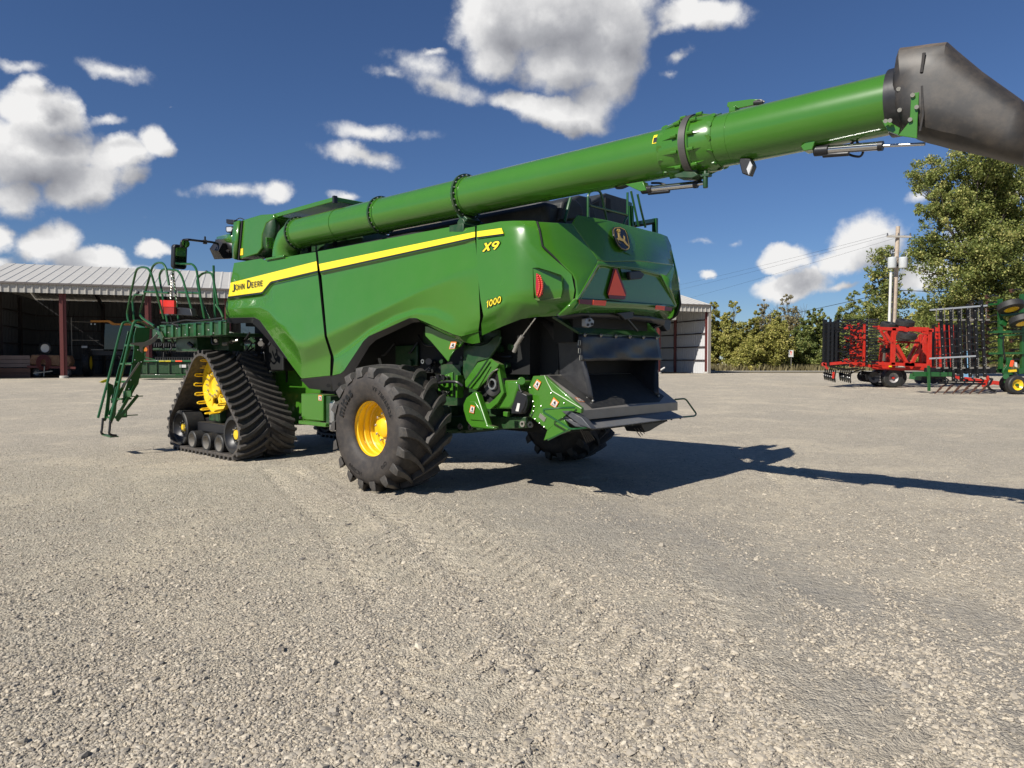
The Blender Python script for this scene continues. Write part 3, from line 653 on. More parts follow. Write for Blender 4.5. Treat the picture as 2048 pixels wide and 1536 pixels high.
part('handle',MB().prism([B(*p,-2.60) for p in((1259,543),(1280,541.5),(1288,546),(1289,551),(1283,558),(1261,559.5))],(.05,0,0)),'black',bevel=.01)
# tail lamp in its scooped pocket
mb=MB(); PK_=[S(1070,537,1.47),S(1080,536,1.465),S(1104,543,1.40),S(1127,551,1.335),S(1129,580,1.325),S(1126,597,1.33),S(1080,602,1.465),S(1072,598,1.475)]
PI=[S(1079,546,1.40),S(1085,550,1.37),S(1108,549,1.33),S(1125,556,1.31),S(1126,580,1.31),S(1123,593,1.31),S(1088,597,1.38),S(1080,592,1.40)]
for q in PK_: q.y+=.055; q.x-=.012
for q in PI: q.y-=.03
mb.add(PK_+PI,[(k,(k+1)%8,8+(k+1)%8,8+k) for k in range(8)]+[tuple(range(8,16))])
part('lamp_pocket',mb,'green',angle=40)
LP=[S(*p,1.535) for p in((1072,546),(1077,548),(1086,562),(1087,574),(1085,589),(1076,596),(1072,590),(1071,575))]
tl=part('tail_lamp',MB().prism(LP,(.03,-.05,0)),'red_lens',bevel=.006,label='red tail lamp with rows of small lenses')
mb=MB()
for i in range(11):
    t=i/10; cx=1076.5+8*math.sin(math.pi*(.15+.7*t)); cy=552+38*t
    for k in(0,1): mb.ball(S(cx-k*5.5,cy,1.545),.011,5)
part('lens_row',mb,mat('led_lens',(.7,.10,.05),.1,coat=1),tl)
# emblem: rounded shield with a leaping deer
_a,_b,_c=B(1167,433,-2.305),B(1322,467,-2.30),B(1250,518,-2.515); _n=(_b-_a).cross(_c-_a).normalized(); _n=_n if _n.x<0 else -_n
def emb(px,py,d): return plane(px,py,_n,_n.dot(_a)+d+.012)
sh=[(1226,458),(1229,454),(1240,453),(1250,458),(1254,466),(1257,478),(1260,494),(1258,499),(1252,501),(1243,498),(1236,490),(1230,478),(1227,468)]
c_=(1243,478)
def shp(k,d): return [emb(c_[0]+(x-c_[0])*k,c_[1]+(y-c_[1])*k,d) for x,y in sh]
em=part('emblem',MB().prism(shp(1,.03),(.02,0,0)),'decal_black',bevel=.004,label='black shield badge with a gold leaping deer')
gold=mat('gold_badge',(.42,.29,.07),.4,coat=.5)
mb=MB(); a=shp(.96,.033); b_=shp(.89,.033); n=len(a); mb.add(a+b_,[(k,(k+1)%n,n+(k+1)%n,n+k) for k in range(n)]); part('badge_rim',mb,gold,em,smooth=False)
dx=lambda x,y:(1180+x/5.906,360+y/5.906)   # from a close look at the badge
deer=[[(330,618),(358,622),(366,628),(352,634),(354,650),(366,680),(384,694),(404,696),(402,668),(397,656),(412,668),(416,690),(414,712),(428,734),(446,758),(466,782),(468,800),(452,782),(430,766),(410,744),(396,728),(366,716),(346,708),(338,714),(344,732),(362,744),(364,750),(346,742),(330,722),(332,704),(322,696),(324,712),(316,708),(314,692),(330,684),(342,684),(336,656)]]
ant=[((338,618),(330,600),(318,590)),((334,612),(322,606),(315,600)),((340,618),(344,596),(342,578)),((343,606),(350,596),(352,586)),((330,602),(326,590),(327,580)),((345,614),(356,606),(360,598))]
mb=MB()
for pl in deer: mb.prism([emb(*dx(*p),.036) for p in pl],(.004,0,0))
for pl in ant: mb.tube([emb(*dx(*p),.036) for p in pl],.0045,5)
part('deer_figure',mb,gold,em,smooth=False)
mb=MB(); mb.add([emb(1253,458,.004),emb(1262,468,.004),emb(1270,484,.002),emb(1273.5,500,0),emb(1272,508,0),emb(1262,510,0),emb(1249,504,.002),emb(1259,498,.012),emb(1259,484,.014),emb(1256,470,.014)],[(0,1,9),(1,2,8,9),(2,3,7,8),(3,4,5,7),(5,6,7)])
part('badge_mount',mb,'green',em,smooth=True,angle=60)
# ---- dark inner body (stands for frame, tanks and machinery; interior shade in its colour)
mb=MB(); mb.bb((-1.9,-1.32,2.3),(4.9,1.32,3.24)); mb.bb((1.2,-.62,1.1),(4.6,.62,2.3)); mb.bb((-1.6,-.95,1.5),(1.2,.95,2.3))
part('inner_body',mb,'void',smooth=False)
mb=MB(); mb.bb((2.0,-1.4,3.2),(4.5,.85,3.75)); part('grain_tank',mb,'green_dk',smooth=False,bevel=.03)
mb=MB(); mb.bb((-1.75,-1.1,3.2),(1.9,.95,3.36)); part('engine_deck',mb,'duct',smooth=False,bevel=.03)
# mirror of lower parts for the far side: simple sheet
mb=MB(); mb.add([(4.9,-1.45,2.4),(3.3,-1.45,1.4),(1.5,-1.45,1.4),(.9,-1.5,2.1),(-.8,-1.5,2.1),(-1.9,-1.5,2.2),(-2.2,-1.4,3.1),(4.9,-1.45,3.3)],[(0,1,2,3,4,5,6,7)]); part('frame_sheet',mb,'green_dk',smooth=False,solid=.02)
# ---- unloading auger: straight tube lying back along the left side
AY=1.35; AZ_=3.755
def ax(px,py): return S(px,py,AY).x
AU=empty('unloading_auger',(0,0,0),0,CH)
def apt(x,z=0,y=0): return Vector((x,AY+y,AZ_+z))
X0=S(597,475,AY).x; X1=S(1388,280,AY).x; X2=S(1800,205,AY).x
xa=S(765,430,AY).x; xb=S(935,388,AY).x; xs1=S(683,450,AY).x; xs2=S(1470,255,AY).x
r0=.236
mb=MB().rev([(0,r0),(X0-xa,r0)],apt(X0),(-1,0,0),64); part('tube',mb,'green',AU)
mb=MB().rev([(0,r0),(xa-xb,r0)],apt(xa),(-1,0,0),64); part('tube',mb,'green',AU)
mb=MB().rev([(0,r0),(xb-X1,r0)],apt(xb),(-1,0,0),64); part('tube',mb,'green',AU)
mb=MB().rev([(0,r0+.004),(X1-X2-.0,r0+.004)],apt(X1),(-1,0,0),64); part('tube',mb,'green',AU)
for x in (xs1,xs2,S(1440,262,AY).x):
    part('weld_band',MB().rev([(-.008,r0),(-.006,r0+.007),(.006,r0+.007),(.008,r0)],apt(x),(1,0,0),64),'green',AU)
def flange(x,rr=.285,n=22,name='flange'):
    f=part(name,MB().rev([(-.016,r0),(-.016,rr),(.016,rr),(.016,r0)],apt(x),(1,0,0),64),'green_dk',AU,angle=30)
    mb=MB()
    for k in range(n):
        a=2*math.pi*k/n; c=apt(x)+Vector((0,math.cos(a)*(rr-.022),math.sin(a)*(rr-.022)))
        mb.cyl(c-Vector((.035,0,0)),c+Vector((.035,0,0)),.010,6)
    part('bolt_ring',mb,'bolt',f); part('gusset_ring',MB().rev([(-.06,r0),(-.055,r0+.012),(.055,r0+.012),(.06,r0)],apt(x),(1,0,0),48),'green',f)
flange(X0-.02,.275); flange(xa,.272); flange(xb,.285)
# elbow down into the machine
pts=[apt(X0),apt(X0+.10,-.012),apt(X0+.24,-.07),apt(X0+.33,-.17),apt(X0+.37,-.27),apt(X0+.38,-.36)]
mb=MB().tube(pts,.228,32); part('elbow',mb,'green',AU,angle=60)
mb=MB().bb((X0+.10,AY-.3,3.36),(X0+.68,AY+.22,3.40)); part('elbow_base',mb,'green',AU,bevel=.01)
mb=MB().bb((X0+.60,AY+.1,3.56),(X0+.62,AY+.24,3.74)); part('elbow_plate',mb,'green',AU,bevel=.008)
mb=MB()
for y in(.14,.20):
    for z in(3.60,3.65,3.70): mb.ball((X0+.60,AY+y,z),.01,4)
part('bolts',mb,'void',AU)
# fold joint casting with dark clamp band
xj=S(1392,275,AY).x
prof=[(-.30,r0+.006),(-.26,r0+.022),(-.06,r0+.034),(-.05,r0+.05),(.05,r0+.05),(.06,r0+.034),(.22,r0+.03),(.27,r0+.008)]
jc=part('fold_joint',MB().rev(prof,apt(xj),(-1,0,0),64),'green',AU,angle=40)
part('clamp_band',MB().rev([(-.034,r0+.03),(-.034,r0+.066),(.034,r0+.066),(.034,r0+.03)],apt(xj),(1,0,0),64),mat('band_steel',(.10,.095,.09),.45,metal=.4,noise=.2),jc,angle=30)
mb=MB()
for k in range(12):
    a=2*math.pi*(k+.35)/12
    for s,Lg in((1,.26),(-1,.24)):
        n=Vector((0,math.cos(a),math.sin(a))); tdir=Vector((0,-math.sin(a),math.cos(a)))
        x0=xj+s*.06; x1=xj+s*Lg
        a0=apt(x0)+n*(r0+.02); a1=apt(x1)+n*(r0+.0)
        M3=Matrix.Identity(3)
        mb.add([a0-tdir*.010,a0+tdir*.010,a0+n*.045+tdir*.007,a0+n*.045-tdir*.007,a1-tdir*.006,a1+tdir*.006,a1+n*.016+tdir*.005,a1+n*.016-tdir*.005],[(0,1,2,3),(4,7,6,5),(0,4,5,1),(1,5,6,2),(2,6,7,3),(3,7,4,0)])
        c=apt(xj+s*.085)+n*(r0+.055); mb.cyl(c-Vector((.03,0,0)),c+Vector((.03,0,0)),.018,8)
        c2=apt(xj+s*(Lg+.0))+tdir*.06+n*(r0+.002); mb.cyl(c2-n*.01,c2+n*.012,.035,10)
part('rib_ring',mb,'green',jc,angle=35)
# hinge, actuator and brackets underneath
zb=AZ_-r0
def P_(px,py,y=AY): return S(px,py,y)
mb=MB(); mb.prism([P_(1260,372),P_(1296,366),P_(1303,384),P_(1290,386)],(0,.10,0)); part('actuator_bracket',mb,'green',AU,bevel=.006)
def actuator(p0,p1,p2,rb,rr_):
    p0=P_(*p0,AY+.05);p1=P_(*p1,AY+.05);p2=P_(*p2,AY+.05)
    a=part('actuator',MB().cyl(p0,p1,rb,20),'chrome',AU); d=(p1-p0).normalized()
    part('actuator_rod',MB().cyl(p1,p2,rr_,14),'chrome',a)
    part('actuator_cap',MB().cyl(p0-d*.02,p0+d*.10,rb*1.35,18),'black',a,bevel=.006)
    part('actuator_cap',MB().cyl(p1-d*.02,p1+d*.015,rb*1.2,18),'black',a)
    dn=Vector((0,0,-1)); q=p0+d*.05+dn*rb*1.25; part('actuator_motor',MB().cyl(q,q+d*(p1-p0).length*.42,rb*.62,12),'black',a,bevel=.006)
    mb=MB()
    for k in range(5):
        t=2*math.pi*k/5; u=d.orthogonal().normalized(); w_=d.cross(u); o_=(u*math.cos(t)+w_*math.sin(t))*rb*1.02
        mb.cyl(p0+d*.1+o_,p1+o_,rb*.12,5)
    part('actuator_flute',mb,'black',a)
actuator((1288,380),(1392,369),(1410,366),.030,.016)
mb=MB(); mb.prism([P_(1364,356),P_(1380,349),P_(1404,350),P_(1412,356),P_(1400,362),P_(1368,361)],(0,.16,0)); mb.cyl(P_(1387,349,AY+.08),P_(1387,336,AY+.08),.05,14); mb.cyl(P_(1411,376,AY+.08),P_(1411,342,AY+.08),.024,12); mb.cyl(P_(1409,336,AY+.08),P_(1409,328,AY+.08),.045,14)
mb.bar(P_(1400,352,AY+.08),P_(1420,350,AY+.08),.05,.03); part('hinge',mb,'green_dk',AU,bevel=.005)
mb=MB(); mb.bar(P_(1395,360),P_(1408,368),.03,.03); mb.tube([P_(1412,342),P_(1425,340),P_(1440,338),P_(1442,334)],.012,6); part('hinge_link',mb,'black',AU)
mb=MB(); mb.prism([P_(1611,298),P_(1623,289),P_(1640,287),P_(1634,305),P_(1617,308)],(0,.12,0)); part('actuator_bracket',mb,'green',AU,bevel=.006)
actuator((1634,302),(1762,292),(1850,288),.033,.013)
mb=MB(); mb.tube([P_(1700,290),P_(1712,278),P_(1716,288),P_(1728,300),P_(1722,314),P_(1705,312),P_(1690,305)],.010,6,bend=.04); part('cable',mb,'black',AU)
part('cable',MB().tube([P_(1303,366),P_(1320,366),P_(1334,371)],.012,6,bend=.03),'black',AU); mb=MB(); mb.tube([P_(1230,368),P_(1232,376),P_(1245,376),P_(1262,368)],.014,6,bend=.05); part('cable',mb,'black',AU)
wl=part('work_lamp',MB().prism([P_(1478,324,AY+.1),P_(1480,316,AY+.1),P_(1500,317,AY+.1),P_(1505,330,AY+.1),P_(1497,350,AY+.1),P_(1484,347,AY+.1)],(0,-.1,0)),'black',AU,bevel=.008)
part('lens',MB().prism([P_(1493,338,AY+.104),P_(1500,322,AY+.104),P_(1504.5,330,AY+.104),P_(1497,349.5,AY+.104)],(0,-.02,0)),'lamp',wl)
mb=MB(); mb.prism([P_(1453,212),P_(1455,204),P_(1500,198),P_(1518,198),P_(1512,209),P_(1462,220)],(0,-.03,0)); mb.bar(P_(1462,222),P_(1475,219),.1,.05); part('sensor_bracket',mb,'green',AU,bevel=.006)
mb=MB(); mb.tube([P_(1510,203),P_(1520,199),P_(1529,204)],.008,6,bend=.03); mb.cyl(P_(1508,206),P_(1526,205),.02,8); part('sensor_cable',mb,'black',AU)
# label on the tube
def tubelabel(px0,px1,py0,py1,mt,lift,name,par):
    vs=[];n=6
    for i in range(n+1):
        for j in(0,1):
            px=lerp(px0,px1,j)+ (3 if i<3 else 0)*0; py=lerp(py0,py1,i/n)-j*3
            p=S(px,py,AY+r0*.8); z=max(-.23,min(.23,p.z-AZ_)); y=math.sqrt((r0+lift)**2-z*z); vs.append(Vector((p.x,AY+y,p.z)))
    return panel_raw(name,vs,[(2*i,2*i+1,2*i+3,2*i+2) for i in range(n)],M[mt],par)
tl_=tubelabel(1309,1325,271,290,'decal_yellow',.004,'warning_label',AU); tubelabel(1311,1323,277,288,'decal_black',.007,'label_print',tl_)
# tube cradle under the third flange + support frame at the rear
mb=MB(); mb.prism([S(908,422,1.45),S(917,421,1.45),S(935,437,1.45),S(930,447,1.45),S(920,440,1.45)],(0,-.25,0)); mb.cyl((xb,AY-.25,3.40),(xb,AY+.12,3.40),.07,18); mb.bb((xb-.13,AY-.25,3.2),(xb+.13,AY+.2,3.38)); part('cradle',mb,'green_dk',AU,bevel=.01)
# rubber spout
SX=X2
def ring(c,hw,hh,tilt,n=32,sq=3.0,off=0):
    out=[]
    for k in range(n):
        a=2*math.pi*k/n; ca,sa=math.cos(a),math.sin(a)
        r=1/((abs(ca)**sq+abs(sa)**sq)**(1/sq))
        y=ca*r*hw; z=sa*r*hh
        out.append(Vector((c[0]+z*math.sin(tilt)*1.0,AY+y,c[1]+z*math.cos(tilt))))
    return out
# section list: centre x, centre z, half width, half height, tilt, squareness — the centre line bends down at the tip
def sect(top,bot,hw,sq):
    t=S(*top,AY);b=S(*bot,AY); c=(t+b)/2; h=(t-b); return ring((c.x,c.z),hw,h.length/2,math.atan2(h.x,h.z),sq=sq)
secs=[sect((1801,140),(1806,262),.265,2.2),sect((1806,118),(1816,268),.275,3.2),sect((1812,107),(1830,274),.29,4),sect((1848,103),(1848,280),.295,4),
      sect((1872,99),(1868,285),.29,4),sect((1904,95),(1900,294),.28,4),sect((1920,109),(1925,299),.27,3.6),sect((1970,150),(1965,309),.25,3.2),sect((2048,205),(2012,322),.22,3),sect((2075,230),(2050,330),.20,2.8)]
n=32; vs=[p for s in secs for p in s]; fs=[(i*n+k,i*n+(k+1)%n,(i+1)*n+(k+1)%n,(i+1)*n+k) for i in range(len(secs)-1) for k in range(n)]
sp=part('spout',MB().add(vs,fs),'spout',AU,angle=24,solid=.02,label='grey-black rubber spout, dusty on its upper edges')
mb=MB()
inn=[[p+(sum(secs[-1],Vector())/n-p)*.06 for p in secs[-1]]]
mb.add(inn[0]+[p+Vector((.12,0,.05)) for p in inn[0]],[(k,(k+1)%n,n+(k+1)%n,n+k) for k in range(n)]+[tuple(range(n,2*n))]); part('spout_mouth',mb,'void',sp)
part('spout_collar',MB().rev([(-.06,r0+.004),(-.06,r0+.03),(.05,r0+.035),(.05,r0+.004)],apt(X2+.0),(-1,0,0),48),'sheet_black',AU)
for px,py in((1797,178),(1799,220)): part('rivet',MB().cyl(S(px,py,AY+r0+.03),S(px,py,AY+r0+.055),.016,10),'bolt',AU)
mb=MB().prism([S(*p,AY+.30) for p in((1822,187),(1838,184),(1835,240),(1834,277),(1796,271),(1817,245),(1820,230))],(0,-.012,0)); sb=part('spout_bracket',mb,'green',AU,bevel=.004)
mb=MB().prism([S(*p,AY+.25) for p in((1763,240),(1780,238),(1783,246),(1800,256),(1797,270),(1775,262),(1768,250))],(0,-.03,0)); part('spout_bracket',mb,'green',AU,bevel=.004)
mb=MB()
for p in((1825,190),(1833,214),(1820,239),(1771,242),(1780,241)): part('bracket_bolt',MB().cyl(S(*p,AY+.29),S(*p,AY+.325),.016,10),'bolt',sb)
# ridges moulded into the spout
mb=MB().tube([S(*p,AY+.292) for p in((1848,106),(1846,125),(1843,145))],.012,8); part('moulded_rib',mb,'spout',sp)
mb=MB().tube([S(*p,AY+.288) for p in((1844,172),(1846,230),(1840,262))],.009,8); part('moulded_rib',mb,'spout',sp)
# ---- grain tank side box, folded tank cover and roof corner
mb=MB().prism([S(*p,1.45) for p in((471,445),(484,440),(520.6,429),(546,427.6),(549,436),(532,447),(524,470),(523,497),(514.5,508),(475,520),(468,517))],(0,-.35,0)); part('tank_corner',mb,'green',bevel=.02)
mb=MB().prism([S(*p,1.47) for p in((482,442),(485,441),(478,519),(474,520))],(0,-.36,0)); part('tank_seal',mb,'void')
mb=MB(); mb.add([S(470.5,445,1.475),S(481.5,441,1.475),S(474.5,519.5,1.475),S(468,517,1.475),S(466.5,480,1.475)],[(0,1,2,3,4)]); part('tank_cap',mb,'green',solid=.03)
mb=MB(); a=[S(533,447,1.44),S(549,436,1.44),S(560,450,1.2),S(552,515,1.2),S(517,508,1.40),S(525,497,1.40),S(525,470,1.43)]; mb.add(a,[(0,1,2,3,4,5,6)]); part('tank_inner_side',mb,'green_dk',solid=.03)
# cover plate: outer edge runs rearward, folded flat
e0=S(546,427.6,1.40); e1=S(669,393,1.40); e0b=S(548,436,1.40); e1b=S(670,402,1.40)
far=Vector((e1.x-.05,.25,e1.z-.02)); 
mb=MB(); w0=S(751,407.5,.15)
mb.add([e0,e1,Vector((e1.x-.0,-.9,e1.z+.02)),Vector((e0.x,-.9,e0.z+.02)),e0b,e1b,Vector((e1b.x-.0,-.9,e1b.z)),Vector((e0b.x,-.9,e0b.z))],[(0,1,2,3),(7,6,5,4),(0,4,5,1),(1,5,6,2),(2,6,7,3),(3,7,4,0)]); part('tank_cover',mb,'green',bevel=.01)
mb=MB().bb((e1.x-.02,1.36,e1.z-.10),(e1.x+.03,1.42,e1.z+.01)); part('cover_hinge',mb,'black')
mb=MB(); mb.bb((2.55,.95,3.2),(2.6,1.0,3.8)); mb.bb((3.3,.95,3.2),(3.35,1.0,3.8)); mb.tube([(3.5,1.2,3.35),(2.9,1.28,3.42),(1.6,1.3,3.42),(.2,1.32,3.42),(-.7,1.3,3.36)],.025,6); part('hydraulic_hose',mb,'void')
rc=mat('tank_label',(.8,.55,.03),.4)
part('safety_label',MB().prism([S(*p,1.457) for p in((478,498),(486,496.5),(486,510),(479,511))],(0,-.005,0)),rc)
mb=MB(); mb.add([S(433,474,1.0),S(463,466,1.2),S(467,468,1.2),S(467,490,1.2),S(445,483,1.1),S(433,480,1.0)],[(0,1,2,3,4,5)]); part('cab_roof',mb,'green',solid=.2)
mb=MB(); mb.add([S(430,479,1.1),S(446,484,1.15),S(466,487,1.2),S(466,506,1.2),S(452,503,1.1),S(440,497,1.1),S(435,489,1.1)],[(0,1,2,3,4,5,6)]); mb.tube([S(436,492,1.1),S(441,500,1.1),S(447,498,1.1),S(460,504,1.15)],.03,6); part('roof_underside',mb,'black',solid=.25)
cb=MB().bb((4.95,-.85,2.1),(6.05,.85,3.55)); part('cab',cb,'glass',bevel=.06)
mb=MB().prism([S(*p,1.25) for p in((452,438),(468,439.5),(468,447),(455,448),(452,446))],(0,-.12,0)); part('camera',mb,'black',bevel=.01)
mb=MB().tube([S(472,440,1.3),S(480,435.5,1.3),S(488,439,1.3)],.008,6,bend=.05); part('antenna_loop',mb,'black')
lm=part('roof_lamp',MB().prism([S(*p,1.25) for p in((451,453),(463,452),(466,458),(464,464),(453,465),(451,461))],(0,-.1,0)),'black',bevel=.01)
part('lens',MB().prism([S(*p,1.256) for p in((453,454.5),(462,454),(464,458),(462,462.5),(454,463),(453,460))],(0,-.01,0)),'lamp',lm)
# mirror on its arm
mr=empty('mirror_assembly',(0,0,0),0,CH)
my=1.95
part('mirror_arm',MB().tube([S(440,489,1.2),S(425,484,1.4),S(400,482,1.6),S(376,479,my),S(366,480,my),S(362,487,my),S(362,495,my)],.022,8,bend=.12),'black',mr)
part('arm_joint',MB().cyl(S(410,480,1.5),S(410,488,1.5),.04,10),'black',mr)
part('arm_joint',MB().cyl(S(410,473,1.5),S(410,480,1.5),.018,8),'black',mr)
def rrect(p,w_,h_,r_,n=5):
    out=[]
    for cx,cy,a0 in((w_-r_,h_-r_,0),(-w_+r_,h_-r_,90),(-w_+r_,-h_+r_,180),(w_-r_,-h_+r_,270)):
        for k in range(n): a=R_(a0+90*k/(n-1)); out.append((cx+r_*math.cos(a),cy+r_*math.sin(a)))
    return out
def faceplate(c,pts,n,th,up=Vector((0,0,1))):
    n=n.normalized(); a=up.cross(n).normalized(); b=n.cross(a); return MB().prism([c+a*x+b*y for x,y in pts],n*(-th))
mc=S(361,514,my); mn=Vector((-.9,-.05,-.10))
part('mirror_housing',faceplate(mc,rrect(0,.13,.225,.06),mn,.12),'black',mr,bevel=.02)
part('mirror_glass',faceplate(mc+mn.normalized()*.004,rrect(0,.095,.185,.045),mn,.006),'mirror',mr)
rm=S(371,487,my); part('round_mirror',faceplate(rm,[(.085*math.cos(k*.39),.085*math.sin(k*.39)) for k in range(16)],mn,.04),'black',mr,bevel=.01)
part('mirror_glass',faceplate(rm+mn.normalized()*.004,[(.07*math.cos(k*.39),.07*math.sin(k*.39)) for k in range(16)],mn,.006),'mirror',mr)
# ---- engine bay covers and rails on the rear deck
mb=MB().prism([B(*p,-1.95) for p in((1117,443),(1126,402),(1137,395),(1152,397),(1166,412),(1168,430),(1150,440))],(.55,0,0)); part('exhaust_shroud',mb,'duct',bevel=.03)
mb=MB().prism([B(*p,-1.75) for p in((1135,445),(1135,404),(1160,390),(1182,395),(1192,430),(1192,450))],(.4,0,0)); part('duct_box',mb,'duct',bevel=.02)
mb=MB().bb((-1.9,.2,3.3),(1.2,1.0,3.62)); part('engine_cover',mb,'duct',bevel=.08)
mb=MB().bb((-1.2,-.9,3.3),(.9,.2,3.9)); part('engine_cover',mb,'duct',bevel=.08)
mb=MB().prism([B(*p,-1.6) for p in((1172,438),(1172,410),(1196,395),(1213,386),(1245,396),(1254,398),(1256,455),(1240,452))],(.35,0,0)); fb=part('air_filter_box',mb,'duct',bevel=.015)
mb=MB().prism([B(*p,-1.625) for p in((1211,395),(1221,398),(1222,425),(1211,421))],(.02,0,0)); mb.prism([B(*p,-1.625) for p in((1184,408),(1198,402),(1198,412),(1185,412))],(.02,0,0)); part('vent_opening',mb,'void',fb)
mb=MB().prism([B(*p,-1.55) for p in((1256,402),(1264,406),(1264,462),(1256,458))],(.1,0,0)); part('rail_post',mb,'green_rail')
def rail(pts,r=.016,x=-2.1,name='deck_rail',bend=.09): return part(name,MB().tube([B(p[0],p[1],p[2] if len(p)>2 else x) for p in pts],r,8,bend=bend),'green_rail')
rail([(1176,434),(1176,388),(1184,381),(1200,381),(1206,400),(1214,441)])
rail([(1180,411),(1250,429),(1256,432),(1250,440),(1247,449)])
rail([(1255,385),(1255,432)]); 
rail([(1262,382),(1267,405),(1277,452)],x=-2.15); rail([(1275,388),(1282,420),(1291,455)],x=-2.15)
rail([(1129,444),(1137,410),(1141,396)],r=.02,x=-2.0)
mb=MB(); mb.bar(B(1310,467,-2.1),B(1310,437,-2.1),.07,.05); mb.bar(B(1268,447,-2.1),B(1312,440,-2.1),.03,.05); part('deck_rail',mb,'green_rail')
part('drag_chain',MB().tube([B(1270,452,-2.08),B(1290,449,-2.08),B(1306,446,-2.08)],.02,6),'void')
mb=MB(); mb.bar(B(1262,412,-2.1),B(1264,462,-2.1),.05,.04); part('rail_post',mb,'green_rail')
# ---- wheels
def circ_text(txt,r,a_start,size,face_y,off=.01,space=1.,depth=.004,sgn=1):
    """letters clockwise round the wheel as seen from outside, tops outward; angles in degrees, 0=rearward, 90=up"""
    mb=MB(); a=a_start
    for ch in txt:
        vs,fs=text_mesh(ch,1,.5,off,0)if ch!=' ' else ([],[])
        wd=(max(v.x for v in vs) if vs else .3)*size
        for_a=R_(a)-wd/2/r
        out=[]
        for v in vs:
            h=(v.x*size-wd/2); ra=r+v.y*size; aa=for_a-h/r*.96
            # view right = -x of the machine
            out.append(Vector((-math.cos(aa)*ra,face_y+(v.z)*depth,math.sin(aa)*ra)))
        mb.add(out,fs); a-=math.degrees((wd+size*.10*space)/r)
    return mb
TR_=.825
def make_wheel(parent,at,side,text=True):
    w_=empty('wheel',at,0,parent)
    s=side; hw=.365
    prof=[(.30,.355),(.335,.37),(.365,.44),(.390,.54),(.392,.62),(.368,.685),(.32,.728),(.25,.745),(.12,.752),(0,.753)]
    full=[(a*1,b) for a,b in prof]+[(-a,b) for a,b in prof[::-1][1:]]
    ty=part('tyre',MB().rev(full,(0,0,0),(0,1,0),96),'rubber',w_,angle=60)
    nl=18; 
    def lug(a0,sd,flip):
        mb=MB(); n=9; vs=[]
        for i in range(n):
            t=i/(n-1)
            if i==0: w=.394; rt=.735
            else:
                tt=(i-1)/(n-2); w=lerp(.372,-.045,tt); rt=TR_-.030*(abs(w)/.37)**2.6
            tt=max(0,(i-1)/(n-2)); ang=a0+.36*(1-tt**1.55)
            wd=lerp(.095,.060,min(1,tt*1.3)); base=rt-.085 if i else .67
            da=wd/TR_
            for (rr,k) in((base,1.30),(rt,.98)):
                for sg in(-1,1):
                    # widen slightly so the lug stands square to its run
                    aa=ang+sg*da*k*.5*1.25; ww=w+sg*wd*.35*(1 if i else .1)*.6
                    vs.append(Vector((-math.cos(aa)*rr,sd*ww,math.sin(aa)*rr)))
        fs=[]
        for i in range(n-1):
            b=i*4;c=b+4
            fs+=[(b,b+2,c+2,c),(b+1,c+1,c+3,b+3),(b+2,b+3,c+3,c+2)]
        fs+=[(0,1,3,2),((n-1)*4,(n-1)*4+2,(n-1)*4+3,(n-1)*4+1)]
        return vs,fs
    for k in range(nl):
        for sd in(1,-1):
            a0=2*math.pi*(k+(.5 if sd<0 else 0))/nl
            vs,fs=lug(a0,sd,0); part('lug',MB().add(vs,fs),'lug_rubber',ty,angle=35,bevel=.006)
    # beads and yellow rim
    o=s
    rp=[(.325,.372),(.335,.385),(.322,.392),(.300,.384),(.297,.366),(.262,.354),(.255,.342),(.20,.342),(.192,.352),(.165,.352),(.155,.334),(.10,.330),(.092,.340),(.075,.340),(.065,.324),(.02,.318),(.0,.30),(-.02,.29)]
    rm=part('rim',MB().rev([(a*o,b) for a,b in rp],(0,0,0),(0,1,0),72),'yellow',w_,angle=35,solid=.0)
    part('rim_disc',MB().rev([(.01*o,.325),(.04*o,.27),(.06*o,.20),(.05*o,.17),(.05*o,.0001)],(0,0,0),(0,1,0),48),'yellow',w_,angle=30)
    rp2=[(.325,.372),(.335,.385),(.322,.392),(.300,.384),(.297,.366),(.2,.345),(.02,.325)]
    part('rim',MB().rev([(-a*o,b) for a,b in rp2],(0,0,0),(0,1,0),48),'yellow',w_,angle=35)
    for k in range(10):
        a=2*math.pi*k/10+.1; c=Vector((math.cos(a)*.185,.05*o,math.sin(a)*.185)); part('wheel_nut',MB().cyl(c,c+Vector((0,.05*o,0)),.018,8),'bolt',rm,bevel=.003)
    part('hub',MB().rev([(.05*o,.13),(.12*o,.12),(.14*o,.09),(.15*o,.0001)],(0,0,0),(0,1,0),32),'yellow',w_,angle=30)
    if text:
        fy=.3935
        tm=mat('raised_lettering',(.007,.007,.007),.5) if 'lettering' not in M else M['lettering']; M['lettering']=tm
        part('lettering',circ_text('mitas',.505,166,.165,fy,off=.03,space=.6),tm,ty,smooth=False)
        part('lettering',circ_text('VF 750/65R26',.525,74,.075,fy,off=.012),tm,ty,smooth=False)
        part('lettering',circ_text('CFO',.545,-42,.06,fy,off=.01),tm,ty,smooth=False)
        part('lettering',circ_text('HC3000',.565,262,.075,fy,off=.012),tm,ty,smooth=False)
    return w_
make_wheel(CH,(0,1.9,.805),1); make_wheel(CH,(0,-1.9,.805),-1,False)
mb=MB().bar((0,-1.7,.78),(0,1.7,.78),.30,.26); mb.bar((0,-1.0,.95),(0,1.0,.95),.4,.2); part('axle',mb,'green_dk',bevel=.02)
